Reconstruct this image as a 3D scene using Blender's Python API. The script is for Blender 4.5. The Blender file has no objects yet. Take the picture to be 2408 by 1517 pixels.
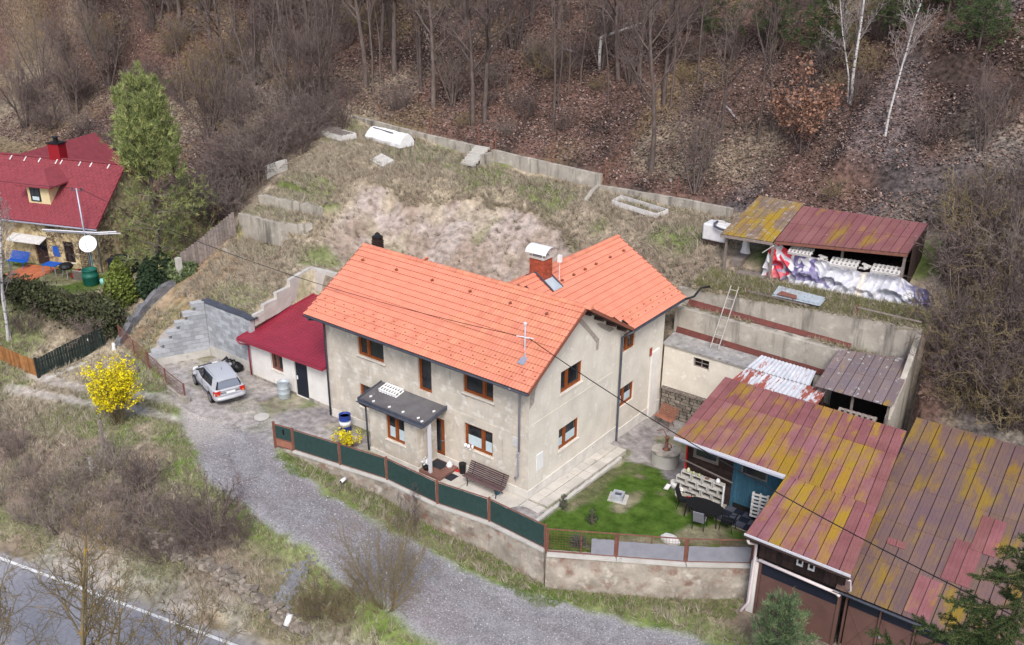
import bpy, math, random
import numpy as np
from mathutils import Vector, Matrix, Euler
random.seed(7); rng = np.random.default_rng(11)
SC = bpy.context.scene
COL = SC.collection
# ---------------------------------------------------------------- camera
_yaw, _pit, _rol = -0.648, 0.4027, 0.0085
cam_d = bpy.data.cameras.new('camera'); cam = bpy.data.objects.new('camera', cam_d); COL.objects.link(cam)
_F = Vector((math.sin(_yaw) * math.cos(_pit), math.cos(_yaw) * math.cos(_pit), -math.sin(_pit)))
_R = Vector((math.cos(_yaw), -math.sin(_yaw), 0)); _U = _R.cross(_F)
_R2 = _R * math.cos(_rol) + _U * math.sin(_rol); _U2 = -_R * math.sin(_rol) + _U * math.cos(_rol)
_m = Matrix((_R2, _U2, -_F)).transposed().to_4x4(); _m.translation = Vector((20.8246, -28.7842, 23.7612))
cam.matrix_world = _m
cam_d.sensor_width = 36; cam_d.lens = 2193.79 / 2408 * 36; cam_d.clip_end = 1000; cam_d.clip_start = .5
SC.camera = cam
# ---------------------------------------------------------------- light: bright overcast
world = bpy.data.worlds.new('World'); SC.world = world; world.use_nodes = True
_nt = world.node_tree; _bg = _nt.nodes['Background']
_sky = _nt.nodes.new('ShaderNodeTexSky'); _sky.sky_type = 'NISHITA'; _sky.sun_disc = False
SUN_EL, SUN_AZ = math.radians(48), math.radians(140)     # azimuth clockwise from +Y
_sky.sun_elevation = SUN_EL; _sky.sun_rotation = SUN_AZ
_sky.air_density = 1.0; _sky.dust_density = 3.0; _sky.ozone_density = 1.0
_nt.links.new(_sky.outputs[0], _bg.inputs[0]); _bg.inputs[1].default_value = 0.125
sun_d = bpy.data.lights.new('sun', 'SUN'); sun = bpy.data.objects.new('sun', sun_d); COL.objects.link(sun)
sun_d.energy = 1.5; sun_d.angle = math.radians(20); sun_d.color = (1, .975, .955)
_sd = Vector((math.sin(SUN_AZ) * math.cos(SUN_EL), math.cos(SUN_AZ) * math.cos(SUN_EL), math.sin(SUN_EL)))
sun.rotation_euler = _sd.to_track_quat('Z', 'Y').to_euler(); sun.location = (10, -10, 40)
SC.view_settings.view_transform = 'Standard'; SC.view_settings.look = 'None'
SC.view_settings.exposure = 0.66; SC.view_settings.gamma = 1; SC.view_settings.use_curve_mapping = False
SC.render.engine = 'CYCLES'
SC.cycles.max_bounces = 5; SC.cycles.diffuse_bounces = 3; SC.cycles.glossy_bounces = 2
SC.cycles.transparent_max_bounces = 6; SC.cycles.transmission_bounces = 3
# ---------------------------------------------------------------- helpers
WL = {}          # world location of every thing / part, by object name
LOCAL = set()    # things built in their own frame
class MB:
    def __init__(s): s.v = []; s.f = []; s.n = 0; s.c = []
    def add(s, vs, fs):
        b = s.n; s.v.extend([tuple(map(float, p)) for p in vs]); s.n += len(vs)
        s.f.extend([tuple(b + i for i in f) for f in fs]); return s
    def box(s, a, b):
        x0, y0, z0 = a; x1, y1, z1 = b
        return s.add([(x0,y0,z0),(x1,y0,z0),(x1,y1,z0),(x0,y1,z0),(x0,y0,z1),(x1,y0,z1),(x1,y1,z1),(x0,y1,z1)],
                     [(0,3,2,1),(4,5,6,7),(0,1,5,4),(1,2,6,5),(2,3,7,6),(3,0,4,7)])
    def obox(s, c, ax, ay, az):           # centre and three half-axis vectors
        c, ax, ay, az = [np.array(q, float) for q in (c, ax, ay, az)]
        vs = [c + i * ax + j * ay + k * az for k in (-1, 1) for j in (-1, 1) for i in (-1, 1)]
        return s.add(vs, [(0,2,3,1),(4,5,7,6),(0,1,5,4),(1,3,7,5),(3,2,6,7),(2,0,4,6)])
    def bar(s, p, q, w, h=None, up=(0,0,1)):
        p = np.array(p, float); q = np.array(q, float); d = q - p; L = np.linalg.norm(d) + 1e-9; d /= L
        u = np.array(up, float)
        if abs(u @ d) > .98: u = np.array((1., 0, 0))
        a = np.cross(d, u); a /= np.linalg.norm(a); b = np.cross(a, d)
        return s.obox((p + q) / 2, d * L / 2, a * w / 2, b * (h or w) / 2)
    def prism(s, poly, z0, z1):           # horizontal polygon extruded upwards
        n = len(poly); a = sum(poly[i][0]*poly[(i+1)%n][1]-poly[(i+1)%n][0]*poly[i][1] for i in range(n))
        if a < 0: poly = poly[::-1]
        z0 = z0 if hasattr(z0, '__len__') else [z0] * n; z1 = z1 if hasattr(z1, '__len__') else [z1] * n
        if a < 0: z0 = z0[::-1]; z1 = z1[::-1]
        vs = [(x, y, z) for (x, y), z in zip(poly, z0)] + [(x, y, z) for (x, y), z in zip(poly, z1)]
        return s.add(vs, [tuple(range(n))[::-1], tuple(range(n, 2*n))] + [(i, (i+1)%n, n+(i+1)%n, n+i) for i in range(n)])
    def extr(s, poly, vec):               # planar 3D polygon extruded by a vector
        n = len(poly); vec = np.array(vec, float); P = [np.array(p, float) for p in poly]
        nrm = sum((np.cross(P[i], P[(i+1)%n]) for i in range(n)), np.zeros(3))
        if nrm @ vec > 0: P = P[::-1]
        return s.add(P + [p + vec for p in P], [tuple(range(n)), tuple(range(n, 2*n))[::-1]] + [((i+1)%n, i, n+i, n+(i+1)%n) for i in range(n)])
    def tube(s, pts, r, n=8, caps=True):
        pts = [np.array(p, float) for p in pts]; m = len(pts)
        rr = r if hasattr(r, '__len__') else [r] * m; vs = []; a = None
        for i in range(m):
            d = pts[min(i+1, m-1)] - pts[max(i-1, 0)]; d /= np.linalg.norm(d) + 1e-9
            if a is None:
                a = np.cross(d, (0,0,1) if abs(d[2]) < .9 else (1,0,0))
            a = a - d * (a @ d); a /= np.linalg.norm(a) + 1e-9; b = np.cross(d, a)
            for k in range(n):
                t = 2 * math.pi * k / n; vs.append(pts[i] + rr[i] * (a * math.cos(t) + b * math.sin(t)))
        fs = [(i*n+k, i*n+(k+1)%n, (i+1)*n+(k+1)%n, (i+1)*n+k) for i in range(m-1) for k in range(n)]
        if caps: fs += [tuple(range(n))[::-1], tuple(range((m-1)*n, m*n))]
        return s.add(vs, fs)
    def lathe(s, c, prof, n=16):          # prof: (radius, height) pairs
        c = np.array(c, float); m = len(prof)
        vs = [(c[0] + r*math.cos(2*math.pi*k/n), c[1] + r*math.sin(2*math.pi*k/n), c[2] + z) for r, z in prof for k in range(n)]
        fs = [(i*n+k, i*n+(k+1)%n, (i+1)*n+(k+1)%n, (i+1)*n+k) for i in range(m-1) for k in range(n)]
        fs += [tuple(range(n))[::-1], tuple(range((m-1)*n, m*n))]
        return s.add(vs, fs)
    def grid(s, P):                       # P[i][j] points
        m, n = len(P), len(P[0])
        return s.add([p for row in P for p in row], [(i*n+j, i*n+j+1, (i+1)*n+j+1, (i+1)*n+j) for i in range(m-1) for j in range(n-1)])
    def mesh(s, name, mat, smooth=False, c=(0,0,0)):
        me = bpy.data.meshes.new(name)
        v = np.array(s.v) - np.array(c) if s.v else np.zeros((0,3))
        me.from_pydata(v.tolist(), [], s.f)
        if smooth: me.polygons.foreach_set('use_smooth', [True] * len(me.polygons))
        if mat: me.materials.append(mat)
        me.update(); return me
    def build(s, name, mat, parent=None, smooth=False, kind=None):
        v = np.array(s.v); c = (v.min(0) + v.max(0)) / 2
        o = bpy.data.objects.new(name, s.mesh(name, mat, smooth, c)); COL.objects.link(o)
        place(o, parent, c)
        if kind: o['kind'] = kind
        return o
def place(o, parent, c):
    if parent is None:
        o.location = c; WL[o.name] = np.array(c, float)
    else:
        o.parent = parent; o.location = np.array(c, float) - WL[parent.name]; WL[o.name] = np.array(c, float)
        if parent.name in LOCAL: LOCAL.add(o.name)
def tag(o, label, cat, group=None):
    o['label'] = label; o['category'] = cat
    if group: o['group'] = group
    return o
def thing(name, label, cat, loc=(0,0,0), group=None, rz=None):
    o = bpy.data.objects.new(name, None); COL.objects.link(o); o.location = loc; o.empty_display_size = .3
    if rz is not None:                    # parts are given in the thing's own frame
        o.rotation_euler = (0, 0, rz); WL[o.name] = np.zeros(3); LOCAL.add(o.name)
    else: WL[o.name] = np.array(loc, float)
    return tag(o, label, cat, group)
def inst(name, me, parent, loc, rot=None, scl=None):
    o = bpy.data.objects.new(name, me); COL.objects.link(o)
    if parent is not None: o.parent = parent; o.location = np.array(loc, float) - WL[parent.name]
    else: o.location = loc
    WL[o.name] = np.array(loc, float)
    if rot is not None: o.rotation_euler = rot
    if scl is not None: o.scale = scl
    return o
def dup(root, loc, rz=0, scl=1, label=None, group=None):
    r = root.copy(); COL.objects.link(r); r.location = loc; r.rotation_euler = (0, 0, rz)
    r.scale = (scl,) * 3 if not hasattr(scl, '__len__') else scl
    if label: r['label'] = label
    if group: r['group'] = group
    for ch in root.children:
        c = ch.copy(); COL.objects.link(c); c.parent = r
        for g in ch.children:
            d = g.copy(); COL.objects.link(d); d.parent = c
    return r
def npmesh(name, V, F, mat, cols=None, smooth=False):   # F: (n,3) or (n,4) int array
    me = bpy.data.meshes.new(name); V = np.asarray(V, np.float32); F = np.asarray(F, np.int32); k = F.shape[1]
    me.vertices.add(len(V)); me.vertices.foreach_set('co', V.ravel())
    me.loops.add(F.size); me.loops.foreach_set('vertex_index', F.ravel())
    me.polygons.add(len(F)); me.polygons.foreach_set('loop_start', np.arange(len(F), dtype=np.int32) * k)
    if smooth: me.polygons.foreach_set('use_smooth', np.ones(len(F), bool))
    me.update(calc_edges=True)
    if cols is not None:
        at = me.color_attributes.new('Col', 'FLOAT_COLOR', 'POINT')
        c4 = np.ones((len(V), 4), np.float32); c4[:, :3] = cols; at.data.foreach_set('color', c4.ravel())
    if mat: me.materials.append(mat)
    return me
def nobj(name, me, parent=None, kind=None, loc=(0,0,0)):
    o = bpy.data.objects.new(name, me); COL.objects.link(o)
    if parent is not None: place(o, parent, loc)
    else: o.location = loc; WL[o.name] = np.array(loc, float)
    if kind: o['kind'] = kind
    return o
# ---------------------------------------------------------------- materials
def M(name, base, var=None, scale=3.0, rough=.85, bump=0.0, bscale=None, stretch=(1,1,1), spots=None, spots2=None, rnd=0.0, hue=0.0, metal=0.0, coord='pos', attr=None, detail=6.0, spec=.3, trans=0.0, pos=(.35,.65)):
    """base / var: two colours mixed by noise; spots=(colour, scale, lo, hi, stretch): patches with a shape of their own"""
    m = bpy.data.materials.new(name); m.use_nodes = True; nt = m.node_tree; N = nt.nodes; L = nt.links
    b = N['Principled BSDF']; b.inputs['Roughness'].default_value = rough; b.inputs['Metallic'].default_value = metal
    b.inputs['Specular IOR Level'].default_value = spec
    def vec(st):
        if coord == 'pos': g = N.new('ShaderNodeNewGeometry').outputs['Position']
        else: g = N.new('ShaderNodeTexCoord').outputs['Object']
        mp = N.new('ShaderNodeMapping'); mp.inputs['Scale'].default_value = st; L.new(g, mp.inputs[0]); return mp.outputs[0]
    def noise(sc, st, det=detail):
        n = N.new('ShaderNodeTexNoise'); n.inputs['Scale'].default_value = sc; n.inputs['Detail'].default_value = det
        n.inputs['Roughness'].default_value = .62; L.new(vec(st), n.inputs['Vector']); return n.outputs['Fac']
    def ramp(f, lo, hi):
        r = N.new('ShaderNodeMapRange'); r.inputs[1].default_value = lo; r.inputs[2].default_value = hi; L.new(f, r.inputs[0]); return r.outputs[0]
    def mix(f, a, c, blend='MIX'):
        x = N.new('ShaderNodeMix'); x.data_type = 'RGBA'; x.blend_type = blend
        if hasattr(f, 'node'): L.new(f, x.inputs[0])
        else: x.inputs[0].default_value = f
        for s, i in ((a, 6), (c, 7)):
            if hasattr(s, 'node'): L.new(s, x.inputs[i])
            else: x.inputs[i].default_value = (*s[:3], 1)
        return x.outputs[2]
    col = (*base, 1)
    if attr:
        a = N.new('ShaderNodeAttribute'); a.attribute_name = attr; col = a.outputs['Color']
        if var is not None:               # var = (dark, light) multipliers
            f = ramp(noise(scale, stretch), *pos)
            col = mix(1.0, col, mix(f, (var[0],)*3, (var[1],)*3), 'MULTIPLY')
    elif var is not None:
        col = mix(ramp(noise(scale, stretch), *pos), base, var)
    for sp in (spots, spots2):
        if sp:
            st = sp[4] if len(sp) > 4 else (1,1,1)
            col = mix(ramp(noise(sp[1], st, 8), sp[2], sp[3]), col, sp[0])
    if rnd or hue:
        oi = N.new('ShaderNodeObjectInfo'); h = N.new('ShaderNodeHueSaturation')
        r = N.new('ShaderNodeMapRange'); r.inputs[3].default_value = 1 - rnd; r.inputs[4].default_value = 1 + rnd; L.new(oi.outputs['Random'], r.inputs[0]); L.new(r.outputs[0], h.inputs['Value'])
        if hue:
            mu = N.new('ShaderNodeMath'); mu.operation = 'MULTIPLY'; mu.inputs[1].default_value = 7.31; L.new(oi.outputs['Random'], mu.inputs[0])
            fr = N.new('ShaderNodeMath'); fr.operation = 'FRACT'; L.new(mu.outputs[0], fr.inputs[0])
            r2 = N.new('ShaderNodeMapRange'); r2.inputs[3].default_value = .5 - hue; r2.inputs[4].default_value = .5 + hue; L.new(fr.outputs[0], r2.inputs[0]); L.new(r2.outputs[0], h.inputs['Hue'])
        if hasattr(col, 'node'): L.new(col, h.inputs['Color'])
        else: h.inputs['Color'].default_value = col
        col = h.outputs[0]
    if hasattr(col, 'node'): L.new(col, b.inputs['Base Color'])
    else: b.inputs['Base Color'].default_value = col
    if bump:
        bp = N.new('ShaderNodeBump'); bp.inputs['Strength'].default_value = bump; bp.inputs['Distance'].default_value = .05
        L.new(noise(bscale or scale * 4, stretch), bp.inputs['Height']); L.new(bp.outputs[0], b.inputs['Normal'])
    if trans: b.inputs['Transmission Weight'].default_value = trans
    return m
# ---------------------------------------------------------------- terrain
def tps_fit(P):
    P = np.asarray(P, float); X = P[:, :2]; n = len(P)
    d = np.linalg.norm(X[:, None] - X[None], axis=2)
    K = d * d * np.log(d + 1e-9); K[np.arange(n), np.arange(n)] = 0.35
    A = np.zeros((n + 3, n + 3)); A[:n, :n] = K; A[:n, n] = 1; A[:n, n + 1:] = X; A[n, :n] = 1; A[n + 1:, :n] = X.T
    b = np.zeros(n + 3); b[:n] = P[:, 2]
    return X, np.linalg.solve(A, b)
def tps_eval(F, x, y):
    X, w = F; out = np.zeros(x.shape)
    for i in range(len(X)):
        r2 = (x - X[i, 0]) ** 2 + (y - X[i, 1]) ** 2
        out += w[i] * 0.5 * r2 * np.log(r2 + 1e-12)
    n = len(X)
    return out + w[n] + w[n + 1] * x + w[n + 2] * y
def inpoly(x, y, poly):
    r = np.zeros(x.shape, bool); n = len(poly)
    for i in range(n):
        x0, y0 = poly[i]; x1, y1 = poly[(i + 1) % n]
        c = ((y0 > y) != (y1 > y))
        with np.errstate(divide='ignore', invalid='ignore'):
            r ^= c & (x < (x1 - x0) * (y - y0) / (y1 - y0 + 1e-12) + x0)
    return r
def vnoise(x, y, s=1.0, seed=0):
    x = x / s + seed * 17.3; y = y / s + seed * 7.7
    xi = np.floor(x); yi = np.floor(y); fx = x - xi; fy = y - yi
    def hsh(a, b):
        v = np.sin(a * 127.1 + b * 311.7 + seed * 74.7) * 43758.5453
        return v - np.floor(v)
    fx = fx * fx * (3 - 2 * fx); fy = fy * fy * (3 - 2 * fy)
    return (hsh(xi, yi) * (1 - fx) + hsh(xi + 1, yi) * fx) * (1 - fy) + (hsh(xi, yi + 1) * (1 - fx) + hsh(xi + 1, yi + 1) * fx) * fy
def sstep(a, b, x):
    t = np.clip((x - a) / (b - a), 0, 1); return t * t * (3 - 2 * t)
CP = [(-12.8,-4.6,-.1),(-10,-4.4,-.4),(-7,-4.2,-.8),(-3,-4.0,-1.2),(0,-3.8,-1.5),(3.3,-3.8,-1.75),(6.8,-1.5,-1.75),(10.2,0.9,-1.7),(13,-1,-1.75),(16,-4,-1.9),(20,-5,-2),
 (-18,-4,0),(-21,-4.5,0),(-16,-7,-.1),(-20.7,-7.7,-.05),(-12,-7.6,-.35),(-9.5,-7.8,-.6),(-6.3,-8,-.95),(-2,-7.9,-1.5),(1.9,-7.5,-1.95),(7,-6,-2.1),(12,-6,-2.1),(2,-6,-1.9),(-4,-6,-1.25),(-9,-6,-.6),
 (-25.6,-3,.15),(-27.8,-3.5,.1),(-29.3,-5,0),(-29.3,-7.5,-.3),(-26,-9,-.6),(-24,-11,-1.3),(-22,-12.6,-2.4),(-32.5,-9,-.3),(-34,-13,-1.6),(-24,-15,-3.1),(-31,-16.5,-3.2),(-17.5,-10.2,-.5),(-14,-9.6,-.9),(-18,-12.2,-2.3),
 (-18,-13.6,-3.1),(-12,-12.1,-3.1),(-6,-10.8,-3.1),(-4.5,-9.9,-2.9),(-9,-10,-1.9),(0,-9.2,-2.9),(3,-10,-3.2),(-12,-14,-3.2),(-18,-18,-3.2),(-5,-14,-3.2),(3,-13,-3.2),(-28,-20,-3.2),(8,-10,-2.9),(14,-10,-2.7),(24,-8,-2.2),(22,-16,-3.2),(10,-18,-3.2),(-40,-20,-3.2),
 (-26.3,-2.3,.6),(-26,-.8,1.7),(-25,.7,3.0),(-27.8,-1.8,.8),(-28,.3,2.2),(-28,3,3.6),(-23.8,1.5,3.35),(-20.2,1.4,3.5),(-21,3.5,4.2),(-26,3.6,4.2),(-20.4,5.6,4.9),(-17,6,4.5),
 (-30,14,8.2),(-26,14,7.9),(-22.3,14.3,7.4),(-20.7,14.8,7.3),(-17,18,7.4),(-14,18.7,7.3),(-9.8,19.2,7.3),(-5,18.6,7.3),(-1.3,17.8,7.2),(-30.5,11,7.3),
 (-22.2,10.5,5.6),(-19.5,10,3.0),(-21.3,7,4.8),(-18.5,7.3,3.8),(-15.5,9,1.6),(-13,9.5,.8),(-10,10.5,1.0),(-15,13.2,4.0),(-10.5,14,3.4),(-6,14,2.8),(-3,15.2,4.4),(-4.5,12,1.4),(-12,17,6.0),(-7,17,5.6),(-1.2,13.2,2.8),(-1,15.5,5.0),
 (-33,18.5,9.1),(-31,21.5,9.3),(-26,20,8.9),(-20.3,20.8,8.2),(-16,21.5,8.0),(-11,21.5,7.8),(-6,21.3,7.7),(-1.5,21,7.6),
 (0.6,16.5,6.4),(3.5,17,6.7),(8,17,6.6),(11.5,17.2,6.7),(2,20,7.6),(8,20.5,7.9),(0,22,8.2),(6,23,8.8),(12,22,9.3),(12.6,15,5.6),(13,13.2,4.0),(14.5,12.5,3.4),(18,13.5,3.9),(23,13,4.2),(15,17,6.8),(19,18.5,7.6),(25,19,8.6),(16,22,9.6),(21,10,2.0),(24,4,0),(21,1,-1.6),
 (-29,6,5.0),(-30.5,9,6.2),(-30,3,3.4),(-33,6,2.9),(-34,10,4.8),(-36,13,6.5),(-35,17,8.4),(-38,18,8.8),(-45,15,6.8),(-52,12,5.2),(-60,10,4.6),(-40,22,11),(-52,20,9.6),(-62,20,9.4),(-33,0,2.5),(-35,-6,2.4),(-38,-8,2.2),(-46,-10,1.9),(-52,-4,2.5),(-31.5,-4.2,.9)]
TP = tps_fit(CP)
BX = [-60,-45,-34,-20,-10.8,-10.4,-1.5,3,8,14,30]; BZ = [9.8,10.2,10.0,9.35,8.95,8.3,8.35,8.5,8.9,9.4,9.8]
def hill_b(x, y):
    s = 0.58 + 0.14 * sstep(-12, 4, x)
    d = y - 22.2
    z = np.interp(x, BX, BZ) + s * d
    z += .35 * np.clip(-48 - x, 0, 60) * sstep(-48, -60, x)
    z += 0.9 * (vnoise(x, y, 7.0, 3) - .5) * sstep(1, 6, d) + .5 * (vnoise(x, y, 3.1, 5) - .5) * sstep(1, 4, d)
    # rock shelf behind the tarp shed
    z += 1.1 * sstep(25.0, 25.35, y + .6 * vnoise(x, y, 1.3, 8) ) * sstep(2.5, 4, x) * (1 - sstep(10, 14, x))
    z += 1.0 * sstep(31.5, 32.2, y + .25 * (x - 8) + 1.2 * vnoise(x, y, 1.7, 9)) * sstep(3, 6, x) * (1 - sstep(16, 22, x))
    return z
YARD = [(-12.6,-3.92),(-11.4,-3.68),(-8.6,-3.22),(-6,-2.78),(-2.8,-2.82),(-.2,-2.45),(2.85,-2.58),(5.3,-1.15),(7.7,.30),(9.9,1.85),(14.6,1.4),(14.3,-.4),(22,-2.4),(21.5,12.4),(12.9,12.4),(12.2,14.5),(-.1,14.5),(-.1,12.2),(-5,12),(-5,9),(-13.0,9),(-13.0,-3.9)]
APRON = [(-25.45,-2.2),(-24.15,.70),(-19.9,.70),(-19.9,5.5),(-13,5.5),(-13,-4.0),(-20,-4.6)]
NEIGH = [(-33.2,1.2),(-33.0,3.6),(-37,8),(-50,10),(-58,0),(-50,-10.5),(-38.3,-6.6),(-32.6,-2.6)]
RTERR = [(-.1,14.45),(12.3,14.45),(12.3,15.6),(11.5,16.5),(.5,16.0)]
TA = [(-29.2,9.27),(-27,9.5),(-24.0,9.8),(-23.4,11.2),(-29.6,11.2)]
TB = [(-28.6,7.12),(-26.5,7.22),(-24.8,7.27),(-23.9,7.9),(-23.3,8.6),(-24.0,9.9),(-29,9.6)]
TC = [(-27.7,5.0),(-26,4.8),(-25.0,4.7),(-23.6,5.6),(-24.3,7.5),(-28.5,7.4)]
def height(x, y):
    x = np.asarray(x, float); y = np.asarray(y, float)
    a = tps_eval(TP, x, y)
    b = hill_b(x, y)
    # the wall line: sharp step along the concrete wall, soft beyond its ends
    on = (x > -34.6) & (x < -1.0)
    ta = np.where(on, sstep(22.1, 22.3, y), sstep(20.5, 25, y))
    z = a * (1 - ta) + b * ta
    nz = (vnoise(x, y, 1.6, 1) - .5) * .28 + (vnoise(x, y, .6, 2) - .5) * .10
    z = z + nz * sstep(5.5, 8, y + .0 * x) * (1 - .0)
    # the dug-away bank: a raw lip at its top, rills down its face
    tp = np.interp(x, [-24,-20,-17,-12,-9,-5,0], [14.1,14.8,17.3,17.7,16.8,15.4,13.2]) + .9 * (vnoise(x, y, 1.7, 14) - .5) + .5 * (vnoise(x, y, .6, 15) - .5)
    ex = sstep(-23.0, -22.0, x) * sstep(.3, -1.2, x) * sstep(7.5, 9.5, y)
    d = tp - y
    z = z - ex * (.36 * sstep(0, .45, d) * (1 - sstep(1.2, 5.5, d)) + .38 * (vnoise(x * 1.0, y * .28, .7, 16) - .5) * sstep(0, .4, d) * (1 - sstep(5, 8, d)))
    for poly, zz in ((TC, 4.85), (TB, 6.45), (TA, 7.1)):
        m = inpoly(x, y, poly); z = np.where(m, zz + .12 * (vnoise(x, y, .9, 4) - .5), z)
    m = inpoly(x, y, RTERR); z = np.where(m, 6.0 + .02 * x + .30 * (y - 14.4) + .1 * (vnoise(x, y, .8, 4) - .5), z)
    m = inpoly(x, y, NEIGH); z = np.where(m, 2.45, z)
    m = inpoly(x, y, APRON); z = np.where(m, 0.02 + .04 * (vnoise(x, y, 1.2, 4) - .5), z)
    m = inpoly(x, y, YARD)
    yz = -.066 * np.clip(y, -3, 12.5) * sstep(-1.5, 1, x) - .02 + .03 * (vnoise(x, y, .9, 6) - .5)
    yz = np.where(x > 9.9, -1.5, yz)
    yz = np.where((x > -.1) & (y > 12.2), -1.0, yz)
    z = np.where(m, yz, z)
    # the road: flat asphalt
    rd = (y - (-14.9)) - (x + 19.1) * .2326
    z = np.where(rd < .9, z * sstep(0.2, .9, rd) + -3.2 * (1 - sstep(0.2, .9, rd)), z)
    return z
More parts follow.
